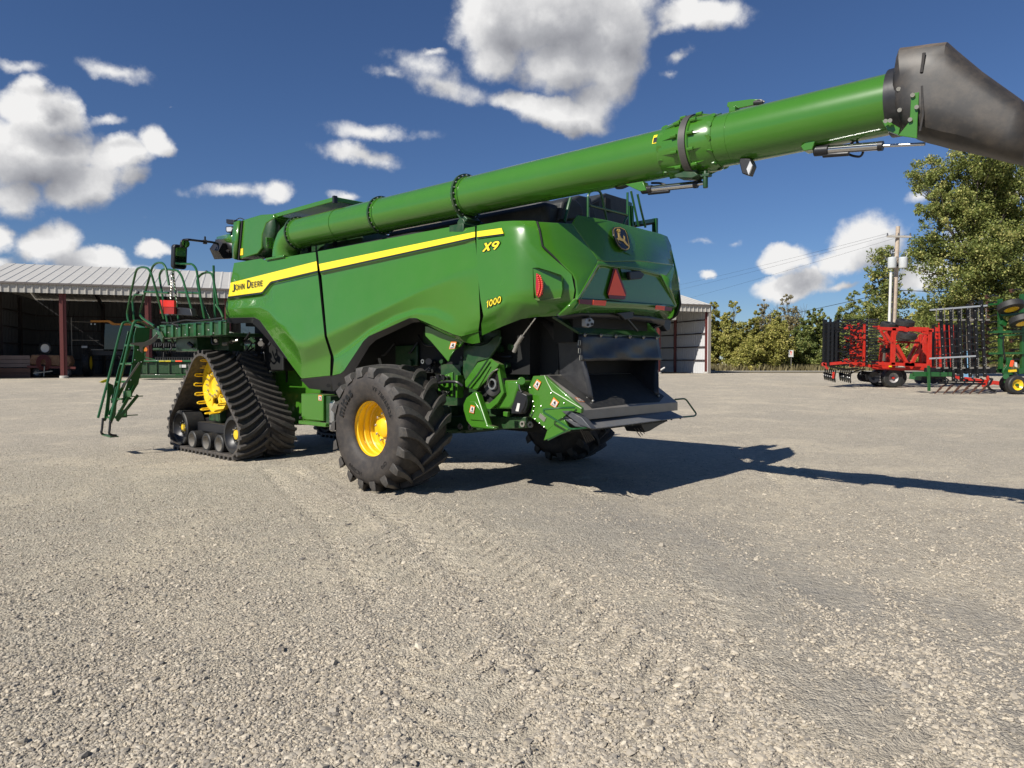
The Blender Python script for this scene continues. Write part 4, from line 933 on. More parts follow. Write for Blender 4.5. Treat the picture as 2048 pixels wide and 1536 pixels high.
# ---- track units
def path_pts(step):
    cs=[(4.06,.425,.37),(6.10,.425,.37),(5.09,1.31,.495)]   # rear idler, front idler, drive (x,z,outer belt radius)
    order=[0,2,1]; pts=[]; seg=[]
    # go up the rear slope, over the drive wheel, down the front, back along the ground
    loop=[cs[0],cs[2],cs[1]]
    tang=[]
    for i in range(3):
        a=loop[i];b=loop[(i+1)%3]; d=Vector((b[0]-a[0],b[1]-a[1])); Ld=d.length; u=d/Ld
        n=Vector((-u.y,u.x)); # left of travel is outward when going clockwise seen from +y ... fixed below
        out=-n if (Vector(((a[0]+b[0])/2,(a[1]+b[1])/2))+n*.1-Vector((5.05,.7))).length<(Vector(((a[0]+b[0])/2,(a[1]+b[1])/2))-n*.1-Vector((5.05,.7))).length else n
        s=(a[2]-b[2])/Ld; nn_=out*math.sqrt(1-s*s)+u*s
        tang.append((Vector(a[:2])+nn_*a[2],Vector(b[:2])+nn_*b[2],nn_))
    raw=[]
    for i in range(3):
        p,q,nv=tang[i]; m=max(2,int((q-p).length/step))
        for k in range(m): raw.append((p.lerp(q,k/m),nv))
        c=loop[(i+1)%3]; nv2=tang[(i+1)%3][2]; a0=math.atan2(nv.y,nv.x); a1=math.atan2(nv2.y,nv2.x)
        da=(a1-a0+math.pi)%(2*math.pi)-math.pi; m=max(2,int(abs(da)*c[2]/step))
        for k in range(m):
            a=a0+da*k/m; n2=Vector((math.cos(a),math.sin(a))); raw.append((Vector(c[:2])+n2*c[2],n2))
    return raw
PT=path_pts(.02); 
cum=[0]
for i in range(len(PT)): cum.append(cum[-1]+(PT[(i+1)%len(PT)][0]-PT[i][0]).length)
LT=cum[-1]
def at_s(s):
    s%=LT; lo_,hi=0,len(PT)
    import bisect
    i=min(bisect.bisect_right(cum,s)-1,len(PT)-1); t=(s-cum[i])/max(cum[i+1]-cum[i],1e-6)
    a=PT[i];b=PT[(i+1)%len(PT)]; return a[0].lerp(b[0],t),a[1].lerp(b[1],t).normalized()
def make_track(yo,yi,side):
    tk=empty('track_unit',(0,0,0),0,CH); mid=(yo+yi)/2; 
    ps=PT[::2]; m=len(ps); vs=[]
    for p,n in ps:
        for y,d in((yo,-.0),(yo,-.045),(yi,-.045),(yi,0)): vs.append(Vector((p.x+n.x*d,y,p.y+n.y*d)))
    fs=[(4*i+k,4*i+(k+1)%4,4*((i+1)%m)+(k+1)%4,4*((i+1)%m)+k) for i in range(m) for k in range(4)]
    bl=part('belt',MB().add(vs,fs),'track',tk,angle=40,bevel=.006)
    nl=int(round(LT/.150)); pitch=LT/nl
    for half in(0,1):
        for k in range(nl):
            s0=k*pitch+(pitch/2 if half else 0); n_=8; vs=[]
            for i in range(n_):
                t=i/(n_-1)
                if half==0: y=lerp(yo+.0,mid+side*.035,t)
                else: y=lerp(yi,mid-side*.035,t)
                ds=.24*t**1.5 ; wd=lerp(.040,.046,t); hgt=.062
                for h,kw in((-.006,1.5),(hgt,.9)):
                    for sg in(-1,1):
                        p,n=at_s(s0+ds+sg*wd*.5*kw*1.15)
                        vs.append(Vector((p.x+n.x*h,y,p.y+n.y*h)))
            fs=[]
            for i in range(n_-1):
                b=i*4;c=b+4; fs+=[(b,b+2,c+2,c),(b+1,c+1,c+3,b+3),(b+2,b+3,c+3,c+2)]
            fs+=[(0,1,3,2),((n_-1)*4,(n_-1)*4+2,(n_-1)*4+3,(n_-1)*4+1)]
            part('tread_lug',MB().add(vs,fs),'lug_rubber',bl,angle=35)
    # guide blocks inside the belt
    mb=MB()
    for k in range(nl):
        p,n=at_s(k*pitch); p=p-n*.05
        u=Vector((-n.y,n.x)); 
        a=[Vector((p.x+u.x*x-n.x*h,y+mid,p.y+u.y*x-n.y*h)) for h,x in((0,.05),(.09,.03)) for x in(-x,x) for y in(-.05,.05)]
        mb.add(a,[(0,1,3,2),(4,6,7,5),(0,4,5,1),(2,3,7,6),(0,2,6,4),(1,5,7,3)])
    part('guide_block_row',mb,'track',tk,smooth=False)
    s=side
    def wheel_(name,x,z,r,y0,y1,mt='rubber_blk',hub='black',hubc=None,rin=.62):
        w_=part(name,MB().rev([(y0,r*rin),(y0,r-.015),(y0+(.015 if y1>y0 else -.015),r),(y1+(-.015 if y1>y0 else .015),r),(y1,r-.015),(y1,r*rin)],(x,0,z),(0,1,0),40),mt,tk,angle=35)
        dd=.06*(-s)
        part('wheel_disc',MB().rev([(y1,r*rin+.002),(y1+dd*.8,r*rin-.02),(y1+dd*1.6,r*rin*.7),(y1+dd*1.6,.0001)],(x,0,z),(0,1,0),32),hub,w_,angle=30)
        if hubc:
            part('hub_cap',MB().rev([(y1+dd*1.6,r*.26),(y1+dd*1.0,r*.24),(y1+dd*.9,.0001)],(x,0,z),(0,1,0),24),hubc,w_,angle=30)
            mb=MB()
            for k in range(8):
                a=k*math.pi/4; c=Vector((x+math.cos(a)*r*.36,y1+dd*1.5,z+math.sin(a)*r*.36)); mb.cyl(c,c-Vector((0,dd*.6,0)),.014,6)
            part('bolt_ring',mb,'bolt',w_)
        return w_
    blk=M['rubber_blk']; 
    for x in(4.06,6.10):
        wheel_('idler',x,.425,.325,mid+s*.10,yo-s*.06,hubc=M['yellow'] ,rin=.80); wheel_('idler',x,.425,.325,mid-s*.10,yi+s*.06,rin=.8)
    for x in(4.52,5.0,5.56):
        wheel_('roller',x,.235,.165,mid+s*.10,yo-s*.04,rin=.72,hub='grey_steel'); wheel_('roller',x,.235,.165,mid-s*.10,yi+s*.04,rin=.72)
    mb=MB(); mb.bar((4.05,mid,.50),(6.1,mid,.50),.17,.20); mb.bar((4.8,mid,.5),(5.09,mid,1.2),.2,.3); mb.bar((5.4,mid,.5),(5.09,mid,1.2),.2,.3); mb.bb((4.4,mid-.30,.38),(5.7,mid+.30,.55)); part('track_frame',mb,'black',tk,bevel=.02)
    g=part('pivot_casting',MB().cyl((5.12,mid,.66),(5.12,yo-s*.34,.66),.12,16).bb((4.98,mid,.58),(5.4,mid+s*.22,.80)),'green_dk',tk,bevel=.015)
    # yellow drive wheel
    cx,cz=5.09,1.24; yf=yo-s*.30
    dw=part('drive_wheel',MB().rev([(yf-s*.02,.35),(yf-s*.02,.50),(yf+s*.03,.51),(yf+s*.03,.42),(yf+s*.01,.35)],(cx,0,cz),(0,1,0),56,closed=True),'yellow',tk,angle=30)
    part('hub_plate',MB().rev([(yf,.10),(yf+s*.0,.235),(yf+s*.05,.24),(yf+s*.07,.22),(yf+s*.07,.17),(yf+s*.03,.15),(yf+s*.02,.0001)],(cx,0,cz),(0,1,0),40),'yellow',dw,angle=30)
    for k in range(5):
        a=2*math.pi*k/5+.3; 
        for da in(-.16,.16):
            c0=Vector((cx+math.cos(a)*.20,yf+s*.02,cz+math.sin(a)*.20)); c1=Vector((cx+math.cos(a+da*1.3)*.42,yf+s*.01,cz+math.sin(a+da*1.3)*.42)); part('spoke',MB().bar(c0,c1,.085,.04,(0,1,0)),'yellow',dw,bevel=.01)
    for k in range(12):
        a=2*math.pi*k/12; c=Vector((cx+math.cos(a)*.195,yf+s*.06,cz+math.sin(a)*.195)); part('hub_bolt',MB().cyl(c,c+Vector((0,s*.035,0)),.020,6),'bolt',dw)
    for k in range(18):
        a=2*math.pi*k/18; u=Vector((math.cos(a),0,math.sin(a))); t_=Vector((-math.sin(a),0,math.cos(a))); c=Vector((cx,yf,cz))+u*.50
        pts=[c-t_*.024,c-t_*.024+Vector((0,s*.15,0))+u*.015,c-t_*.012+Vector((0,s*.175,0))+u*.018,c+t_*.012+Vector((0,s*.175,0))+u*.018,c+t_*.024+Vector((0,s*.15,0))+u*.015,c+t_*.024]
        part('drive_finger',MB().tube(pts,.013,7),'yellow',dw)
    part('drive_bar_drum',MB().rev([(yf-s*.02,.46),(yf-s*.45,.46),(yf-s*.45,.40),(yf-s*.02,.40)],(cx,0,cz),(0,1,0),40,closed=True),'yellow',dw,angle=30)
    return tk
make_track(2.08,1.06,1); make_track(-2.08,-1.06,-1)
mb=MB().bar((5.09,-1.4,1.25),(5.09,1.4,1.25),.40,.40); mb.bb((4.2,-.9,1.5),(5.9,.9,2.0)); part('front_axle',mb,'green_dk',bevel=.03)
# body sheet behind the track with an opening slot, tool box and extinguisher under the sill
mb=MB().prism([S(*p,.74) for p in((505,700),(568,700),(572,718),(601,760),(619,770),(640,770),(640,850),(528,850),(526,760))],(0,-.06,0)); part('lower_sheet',mb,'green',bevel=.01)
mb=MB().prism([S(*p,.755) for p in((571,716),(574,720),(574,765),(571,765))],(0,-.02,0)); part('sheet_edge',mb,'void')
mb=MB().prism([S(*p,.758) for p in((563,728),(566,730),(566,740),(563,742))],(0,-.02,0)); part('slot',mb,'void')
q0=S(602,787,1.62); q1=S(646,788,1.62); q2=S(646,845,1.62); q3=S(602,840,1.62)
mb=MB().bb((q1.x,1.20,q2.z+.02),(q0.x,1.62,q0.z)); tb=part('tool_box',mb,'green',bevel=.012)
mb=MB().bb((q1.x-.12,1.15,q2.z-.06),(q0.x+.02,1.66,q2.z+.0)); part('box_step',mb,'green',bevel=.01)
mb=MB().bb((q1.x-.14,1.2,q2.z),(q1.x-.02,1.58,q0.z-.02)); part('box_side',mb,'green_dk')
mb=MB().cyl((q0.x-.02,1.63,.78),(q0.x-.02,1.66,.78),.02,8); part('box_latch',mb,'black',tb)
ex=part('air_reservoir',MB().rev([(0,.05),(.02,.075),(.42,.075),(.45,.04),(.47,.0001)],(q1.x-.26,1.60,.62),(0,0,1),20),'chrome',angle=40)
part('reservoir_strap',MB().rev([(.10,.079),(.13,.079),(.13,.07),(.10,.07)],(q1.x-.26,1.60,.62),(0,0,1),20,closed=True),'black',ex)
def decal(c0,c1,c2,c3,y,parent=CH,kind=0,plane_=None,name='warning_label'):
    """small label: orange border, white field, black figure; corners as photo points on lateral plane y"""
    fn=plane_ or (lambda px,py,d: S(px,py,y+d))
    m_=((c0[0]+c2[0])/2,(c0[1]+c2[1])/2); c0,c1,c2,c3=[(m_[0]+(q[0]-m_[0])*.82,m_[1]+(q[1]-m_[1])*.82) for q in(c0,c1,c2,c3)]
    Q_=[c0,c1,c2,c3]
    def pt(u,v): return (lerp(lerp(c0[0],c1[0],u),lerp(c3[0],c2[0],u),v),lerp(lerp(c0[1],c1[1],u),lerp(c3[1],c2[1],u),v))
    def pr(poly,d,m,nm,par): return part(nm,MB().add([fn(*pt(u,v),d) for u,v in poly],[tuple(range(len(poly)))]),m,par,smooth=False)
    b=pr([(0,0),(1,0),(1,1),(0,1)],.004,'decal_orange',name,parent)
    pr([(.10,.16),(.9,.16),(.9,.93),(.10,.93)],.006,'decal_white','label_field',b)
    fig=MB()
    for poly in ([(.35,.28),(.5,.22),(.58,.36),(.45,.42)],[(.3,.42),(.7,.36),(.62,.6),(.35,.58)],[(.55,.5),(.8,.62),(.7,.68),(.5,.6)],[(.18,.72),(.82,.72),(.82,.75),(.18,.75)],[(.18,.79),(.82,.79),(.82,.82),(.18,.82)],[(.18,.86),(.7,.86),(.7,.89),(.18,.89)]):
        fig.add([fn(*pt(u,v),.008) for u,v in poly],[(0,1,2,3)])
    part('label_print',fig,'decal_black',b,smooth=False)
decal((636,789),(644,789),(644,803),(636,802),1.62,tb)
# ---- rear underside: shields, chopper housing, couplers
mb=MB(); mb.bb((-1.9,-.95,.75),(-.35,.75,2.3)); part('chopper_housing',mb,'void',smooth=False)
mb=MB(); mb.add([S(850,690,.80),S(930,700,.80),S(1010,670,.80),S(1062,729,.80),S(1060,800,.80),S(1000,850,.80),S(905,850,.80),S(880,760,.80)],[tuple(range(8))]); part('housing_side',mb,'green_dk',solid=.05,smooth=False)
mb=MB().prism([(.1,1.02,.66),(.1,1.02,.90),(-1.62,1.02,.97),(-1.60,1.02,.83)],(0,-.1,0)); mb.prism([(.1,-1.02,.66),(.1,-1.02,.90),(-1.62,-1.02,.97),(-1.60,-1.02,.83)],(0,.1,0)); mb.bar((-.3,-.9,.75),(-.3,.9,.75),.2,.16); fr=part('rear_frame',mb,'green_dk',bevel=.012)
mb=MB()
for x in(-.42,-.62,-1.55,-1.68): part('bushing',MB().rev([(.0,.02),(.02,.02),(.02,.04),(.0,.04)],(x,1.02,.78 if x>-1 else .88),(0,1,0),14,closed=True),'grey_steel',fr)
def shield(name,poly,y,ext=-.03,m='green',bev=.01,lab=None): return part(name,MB().prism([S(*p[:2],p[2] if len(p)>2 else y) for p in poly],(0,ext,0)),m,bevel=bev,label=lab)
sa=shield('side_shield',[(849,652),(855,652,1.40),(926,684),(921,693,1.36),(907,702,1.36),(899,713),(896,724),(862,684),(850,672)],1.42)
decal((901,682),(915,682),(910,699),(896,700),1.43,sa)
gl=shield('guard',[(955,725),(981,717),(995,727),(999,727),(979,755),(952,781),(930,774),(929,762)],1.30)
mb=MB().tube([S(976,719,1.34),S(955,750,1.34),S(935,775,1.34)],.012,6); part('guard_fold',mb,'green_dk',gl)
mb=MB().prism([S(*p,1.38) for p in((976,736),(981,733),(956,776),(946,780))],(0,-.03,0)); part('guard_flange',mb,'green',gl,bevel=.005)
sd=part('belt_shield',MB().prism([S(*p,1.25) for p in((927,690),(962,690),(976,685),(989,672),(997,669),(1001,675),(998,687),(978,718),(955,724),(944,745),(930,762),(925,745))],(0,-.04,0)),'green_dk',bevel=.012)
fr2=MB(); ow=[S(*p,1.27) for p in((978,719),(997,729),(1003,760),(1007.5,785),(995,806),(981,818),(971,817),(964,803))]; iw=[S(*p,1.27) for p in((984,726),(993,734),(998,762),(1002,784),(990,797),(978,807),(973,808),(968,804))]
k8=len(ow); fr2.add(ow+iw+[p+Vector((0,-.10,0)) for p in ow+iw],[(k,k+1,k8+k+1,k8+k) for k in range(k8-1)]+[(k,2*k8+k,2*k8+k+1,k+1) for k in range(k8-1)]+[(k8+k,k8+k+1,3*k8+k+1,3*k8+k) for k in range(k8-1)]); part('opening_frame',fr2,'green',smooth=False)
mb=MB().prism([S(*p,1.2) for p in((965,730),(996,730),(1005,785),(980,812),(960,795),(950,770))],(0,-.02,0)); part('drive_opening',mb,'void')
dr=part('drive_pulley',MB().rev([(0,.0001),(0,.05),(.02,.09),(.03,.15),(.0,.17),(-.08,.17)],S(988,768,1.24),(0,1,0),32),mat('dark_steel',(.03,.03,.03),.4,metal=.6,dust=(.2,.18,.15),dustamt=.4),angle=30)
part('grease_line',MB().tube([S(974,769,1.3),S(976,757,1.3),S(984,744,1.3),S(996,738,1.28)],.010,6,bend=.05),'chain',dr)
mb=MB().rev([(.02,.07),(.04,.07),(.04,.05),(.02,.05)],S(988,768,1.26),(0,1,0),20,closed=True); part('hub_ring',mb,'bolt',dr)
mb=MB().prism([S(*p,1.22) for p in((1006,760),(1035,761),(1037,775),(1028,805),(1020,818),(985,818),(1000,803),(1009,786))],(0,-.3,0)); part('auger_housing',mb,'green',bevel=.03)
sc=shield('side_shield',[(948,783),(953,784),(975,851),(989,854),(987,859),(968,858),(943,855),(932,842),(926,820),(926,808),(932,795)],1.36,-.10,bev=.02)
mb=MB().prism([S(*p,1.375) for p in((937,803),(950,803),(962,822),(967,842),(940,840),(936,820))],(0,-.02,0)); part('shield_recess',mb,'green',sc,bevel=.012)
decal((941,808),(951,811),(948,829),(937,826),1.385,sc)
# coupler plate
cp=shield('coupler_plate',[(875,754),(905,744),(905,793),(876,793)],1.20,-.03)
mb=MB().prism([S(*p,1.24) for p in((911,750),(915,750),(914,796),(911,796))],(0,-.12,0)); part('coupler_plate',mb,'green',bevel=.004)
for i,(px,py) in enumerate(((877,757),(888,753),(899,756),(877,786),(888,785),(899,786))):
    c=S(px,py,1.20); a=part('coupler',MB().cyl(c,c+Vector((0,.10,0)),.026,12),'black',cp,bevel=.005); part('coupler_cap',MB().cyl(c+Vector((0,.10,0)),c+Vector((0,.125,0)),.034,12),'void' if 0 else 'black',a); part('coupler_ring',MB().rev([(.06,.028),(.075,.028),(.075,.02),(.06,.02)],c,(0,1,0),12,closed=True),'bolt',a)
part('hose',MB().tube([S(878,766,1.36),S(895,763,1.36),S(915,764,1.34),S(925,772,1.3)],.02,8,bend=.08),'black',cp)
part('hose',MB().tube([S(868,762,1.3),S(875,764,1.34),S(880,758,1.36)],.028,8,bend=.05),'black',cp)
mb=MB().cyl(S(857,723,1.05),S(857,723,1.15),.045,14); b1=part('idler_pulley',mb,'black'); part('pulley_ring',MB().rev([(.1,.03),(.115,.03),(.115,.02),(.1,.02)],S(857,723,1.05),(0,1,0),16,closed=True),'bolt',b1)
# strut, electric actuator
st_=part('gas_strut',MB().cyl(S(1071,636,1.3),S(1042,675,1.3),.010,8),'chrome'); 
for a,b_ in(((1045,672),(1038,682)),((1040,680),(1031,693)),((1034,690),(1028,704))): part('strut_body',MB().cyl(S(*a,1.3),S(*b_,1.3),.026,12),'grey_steel',st_)
el=part('electric_actuator',MB().prism([S(*p,1.28) for p in((1034,781),(1043,785),(1054,790),(1049,815),(1040,828),(1022,828),(1022,818))],(0,-.12,0)),'black',bevel=.012)
part('actuator_label',MB().prism([S(*p,1.285) for p in((1035,806),(1040,807),(1037,823),(1031,822))],(0,-.003,0)),'decal_white',el)
part('cable',MB().tube([S(1043,785,1.28),S(1038,775,1.28),S(1039,762,1.25)],.012,6,bend=.05),'black',el); part('cable',MB().tube([S(1053,792,1.28),S(1055,808,1.28),S(1048,824,1.28)],.010,6,bend=.06),'black',el)
mb=MB().cyl(S(1043,762,1.2),S(1043,762,1.27),.05,10); mb.prism([S(*p,1.22) for p in((1006,823),(1015,824),(1014,834),(1006,832))],(0,-.05,0)); part('pivot_lug',mb,'green',bevel=.006)
# ---- tailboard / chaff chute
TY=1.08
side=[(1089.6,751),(1163,815),(1163,827),(1141,822),(1094,862),(1087,881),(1094,861),(1056,831),(1063,817),(1056,776),(1072,752)]
cp_=[(1066,752),(1089,751),(1163,816),(1162,827),(1142,822),(1095,861),(1057,831),(1064,816),(1056,778)]
cs=part('chute_side',MB().prism([S(*p,TY+.09) for p in cp_],(0,-.05,0)),'green',bevel=.008)
mb=MB().tube([S(*p,TY+.098) for p in((1089,751),(1095,765),(1104,782),(1163,817))],.006,5); part('fold_edge',mb,mat('worn_edge',(.30,.40,.22),.4),cs)
mb=MB().prism([S(*p,TY+.10) for p in((1094,861),(1125,833),(1140,862),(1087,881))],(0,-.03,0)); part('chute_wing',mb,'green',cs,bevel=.006)
decal((1074,756),(1084,763),(1075,783),(1064,773),TY+.098,cs); decal((1107,792),(1120,804),(1111,819),(1098,810),TY+.098,cs)
part('type_plate',MB().prism([S(*p,TY+.098) for p in((1080,826),(1092,836),(1088,844),(1077,834))],(0,-.004,0)),'chain',cs)
mb=MB()
for px,py in((1060,775),(1062,830),(1070,838),(1079,846),(1088,854),(1066,803),(1067,822),(1082,812),(1068,813),(1102,786),(1128,806)): mb.ball(S(px,py,TY+.10),.009,4)
part('bolt_row',mb,'bolt',cs)
# top plate of the tailboard (worn steel) and lower deflector
tz=1.08; rx=-2.52
top=[B(1163,815,rx),B(1352,797,rx)]; 
fr_l=S(1086,750,TY); fr_r=Vector((fr_l.x,-TY,fr_l.z))
L0=Vector((rx,TY+.05,tz+.02)); R0=Vector((rx,-TY-.05,tz+.02)); Fl=Vector((fr_l.x,TY+.05,fr_l.z)); Fr=Vector((fr_l.x,-TY-.05,fr_l.z))
mb=MB().prism([L0,R0,Fr,Fl],(0,0,-.02)); tp=part('chute_plate',mb,'grey_steel',bevel=.004)
mb=MB().prism([L0+Vector((-.002,0,.0)),R0+Vector((-.002,0,0)),R0+Vector((-.002,0,-.115)),L0+Vector((-.002,0,-.115))],(.012,0,0)); part('plate_lip',mb,'grey_steel',tp,bevel=.003)
mid_=lambda u,v:(L0.lerp(Fl,v)).lerp(R0.lerp(Fr,v),u)+Vector((0,0,.004))
mb=MB().add([mid_(.11,.02),mid_(.5,.06),mid_(.80,.04),mid_(.93,.2),mid_(.90,.97),mid_(.06,.97),mid_(.10,.3)],[tuple(range(7))]); part('rubber_mat',mb,'rubber_blk',tp,smooth=False)
decal((1147,795),(1158,797),(1172,806),(1158,805),0,tp,plane_=lambda px,py,d: plane(px,py,((Fl-L0).cross(R0-L0)).normalized(),((Fl-L0).cross(R0-L0)).normalized().dot(L0))+Vector((0,0,d+.004)))
D0=B(1184,857,-2.66);D1=B(1368,834,-2.66);D2=Vector((-2.30,-TY-.02,1.03));D3=Vector((-2.30,TY+.22,1.03))
mb=MB().prism([D0,D1,Vector((-2.33,-TY-.0,1.02)),Vector((-2.33,TY+.10,1.02))],(0,0,-.012)); dp=part('deflector_plate',mb,mat('deflector_steel',(.15,.155,.165),.42,metal=.2,noise=.25,scale=5,dust=(.30,.26,.20),dustamt=.45),bevel=.003)
for k in range(9):
    c=D0.lerp(D1,(k+.5)/9)+Vector((.0,0,-.012)); part('bolt',MB().cyl(c,c+Vector((-.02,0,0)),.008,6),'void',dp)
mb=MB().prism([S(1123,822,TY+.12),S(1138,822,TY+.12),S(1163,835,TY+.12),S(1182,857,TY+.12),S(1160,850,TY+.12)],(0,-.10,0)); part('deflector_vane',mb,'grey_blue',dp,bevel=.004)
mb=MB().prism([S(1122,834,TY+.10),S(1140,841,TY+.10),S(1180,856,TY+.10),S(1150,853,TY+.10)],(0,-.12,0)); part('deflector_vane',mb,'grey_blue',dp,bevel=.004)
hy=TY+.24
part('handrail',MB().tube([S(1150,815,TY+.12),S(1118,816,hy),S(1087,819,hy+.04),S(1088,825,hy+.04),S(1141,858,hy),S(1150,858,hy),S(1180,855,TY+.05)],.012,8,bend=.05),'green_rail')
part('handrail',MB().tube([S(1141,858,hy),S(1120,868,TY+.15),S(1096,880,TY+.12)],.010,8,bend=.02),'green_rail')
part('handrail',MB().tube([B(1350,799,-2.45),B(1371,797,-2.50),B(1393,828,-2.62),B(1389,832,-2.62),B(1366,834,-2.62)],.012,8,bend=.05),'green_rail')
mb=MB().prism([B(*p,-2.3) for p in((1280,846),(1328,838),(1334,843),(1320,850),(1300,862),(1290,865))],(.3,0,0)); part('spreader_guard',mb,'black',bevel=.01)
for i in range(5): part('tine',MB().cyl(B(1160+i*3.5,858+i*.5,-2.4),B(1173+i*4,885-i*1.5,-2.35),.007,6),'black')
for i in range(3): part('tine',MB().cyl(B(1268+i*6,856,-2.4),B(1281+i*4,873-i*3,-2.38),.006,6),'black')
mb=MB().prism([S(1058,831,.9),S(1095,861,.9),S(1180,862,.9),S(1180,850,.9),S(1100,800,.9)],(0,-1.8,0)); part('spreader_body',mb,'void',smooth=False)
# rubber side curtains and rear flap
def sheet(name,pts,faces,m='sheet_black',par=CH): return part(name,MB().add(pts,faces),m,par,solid=.012,angle=70)
Ua=S(1072,636,1.05); Ub=B(1158,670,-2.30)
Lq=[S(1066,728,1.0),S(1072,640,1.0),B(1115,640,-2.0),B(1158,670,-2.30),B(1172,725,-2.30),B(1187,803,-2.36),S(1100,752,1.0),S(1062,731,1.0)]
def curtain(tl,tr,br,bl,n=10,m=10,amp=.02,seed=3,prof=None):
    vs=[]
    for i in range(m+1):
        v=i/m
        for j in range(n+1):
            u=j/n; p=(tl.lerp(tr,u)).lerp(bl.lerp(br,u),v); 
            q=amp*math.sin(u*9+v*4+seed)*math.sin(v*math.pi*.9+.1)+amp*.5*math.sin(u*21+seed*2-v*7)*v
            vs.append(p+Vector((-q,q*.4,0)))
    return vs,[(i*(n+1)+j,i*(n+1)+j+1,(i+1)*(n+1)+j+1,(i+1)*(n+1)+j) for i in range(m) for j in range(n)]
yl=.86
TLc=Vector((-1.55,yl,2.3)); BLc=Vector((-1.55,yl,mid_(.1,.8).z+.02))
a=B(1158,669,-2.22); a_lo=B(1187,804,-2.42)
vs,fs=curtain(Vector((-1.3,a.y,2.35)),a,a_lo,Vector((-1.45,a_lo.y,mid_(0,1).z)),12,10,.012,2); sheet('side_curtain',vs,fs)
b2=B(1316,675,-2.22); b_lo=B(1318,794,-2.42)
vs,fs=curtain(Vector((-1.3,b2.y,2.35)),b2,b_lo,Vector((-1.45,b_lo.y,mid_(0,1).z)),12,10,.012,5); sheet('side_curtain',vs,fs)
mb=MB(); 
for k in range(12):
    t=k/11; mb.cyl(a_lo.lerp(Vector((-1.45,a_lo.y,mid_(0,1).z)),t)+Vector((0,.0,.015)),a_lo.lerp(Vector((-1.45,a_lo.y,mid_(0,1).z)),t)+Vector((0,.02,.017)),.011,8)
for k in range(6):
    t=k/9; mb.cyl(b_lo.lerp(Vector((-1.45,b_lo.y,mid_(0,1).z)),t)+Vector((0,.0,.015)),b_lo.lerp(Vector((-1.45,b_lo.y,mid_(0,1).z)),t)+Vector((0,.02,.017)),.009,8)
part('bolt_row',mb,'bolt')
vs,fs=curtain(B(1157,668,-2.26),B(1318,674,-2.26),B(1324,720,-2.30),B(1163,722,-2.30),24,8,.016,1); fl=sheet('rear_flap',vs,fs)
mb=MB()
for px,py in((1170,670),(1202,671),(1232,672.5),(1260,673.5),(1287,674.5),(1314,675.5)): mb.rev([(0,.0001),(.02,.012),(.0,.026)],B(px,py,-2.275),(-1,0,0),12)
part('bolt_row',mb,'chain',fl)
mb=MB()
for px,py in((1158.5,685),(1159,701),(1161.5,715)):
    mb.tube([B(px-2,py-4,-2.31),B(px+2,py-4,-2.31),B(px+2,py+5,-2.31),B(px-2,py+5,-2.31)],.006,6,closed=True)
part('chain_links',mb,'chain',fl)
# chute hood between tailgate and flap
h0=S(1104,636,1.08); 
mb=MB().add([Vector((h0.x,h0.y,h0.z)),Vector((h0.x,-h0.y,h0.z)),B(1318,675,-2.24),B(1157,669,-2.24)],[(0,1,2,3)]); part('chute_hood',mb,'green_dk',solid=.03,smooth=False)
mb=MB().prism([B(1157,667,-2.24),B(1318,673,-2.24),B(1318,676,-2.24),B(1157,671,-2.24)],(-.02,0,0)); part('chute_hood_lip',mb,'green_dk')
wl=part('work_lamp',MB().prism([B(*p,-2.42) for p in((1171,637),(1183,635.5),(1189,642),(1187,651),(1178,655.5),(1171,653)) ],(.06,0,0)),mat('lamp_body_grey',(.30,.30,.30),.35,metal=.5),bevel=.008)
mb=MB()
for p in((1179,640.5),(1176,649.5),(1184,648)): mb.cyl(B(*p,-2.425),B(*p,-2.43),.017,12)
part('led',mb,'black',wl); part('lamp_bracket',MB().tube([B(1180,637,-2.40),B(1178,630,-2.38),B(1170,632,-2.3)],.012,6),'chain',wl)
wl2=part('work_lamp',MB().prism([B(*p,-2.35) for p in((1325,640),(1338,636),(1343,645),(1340,661),(1334,663),(1327,652))],(.1,0,0)),'black',bevel=.01)
part('lamp_bracket',MB().tube([B(1308,655,-2.3),B(1318,652,-2.32),B(1328,645,-2.34)],.02,6),'black',wl2)
part('latch',MB().prism([B(1233,626,-2.46),B(1268,622,-2.46),B(1266,637,-2.46),B(1250,640,-2.46),B(1243,632,-2.46)],(.05,0,0)).bar(B(1252,635,-2.4),B(1275,662,-2.28),.03,.03),'black',bevel=.01)
mb=MB().bb((-2.2,-.85,1.9),(-1.9,.85,2.25)); part('hood_core',mb,'void',smooth=False)
# ---- boarding ladder and platform
LD=empty('boarding_ladder',(0,0,0),0,CH)
def LP_(px,py,x): return B(px,py,x)
xr,xf=6.12,6.62
def lad(px,py,x): return B(px,py,x)
def strp(poly,x,t=.02,par=LD,m='green_rail',nm='side_plate'): return part(nm,MB().prism([lad(*p,x) for p in poly],(t,0,0)),m,par,bevel=.004)
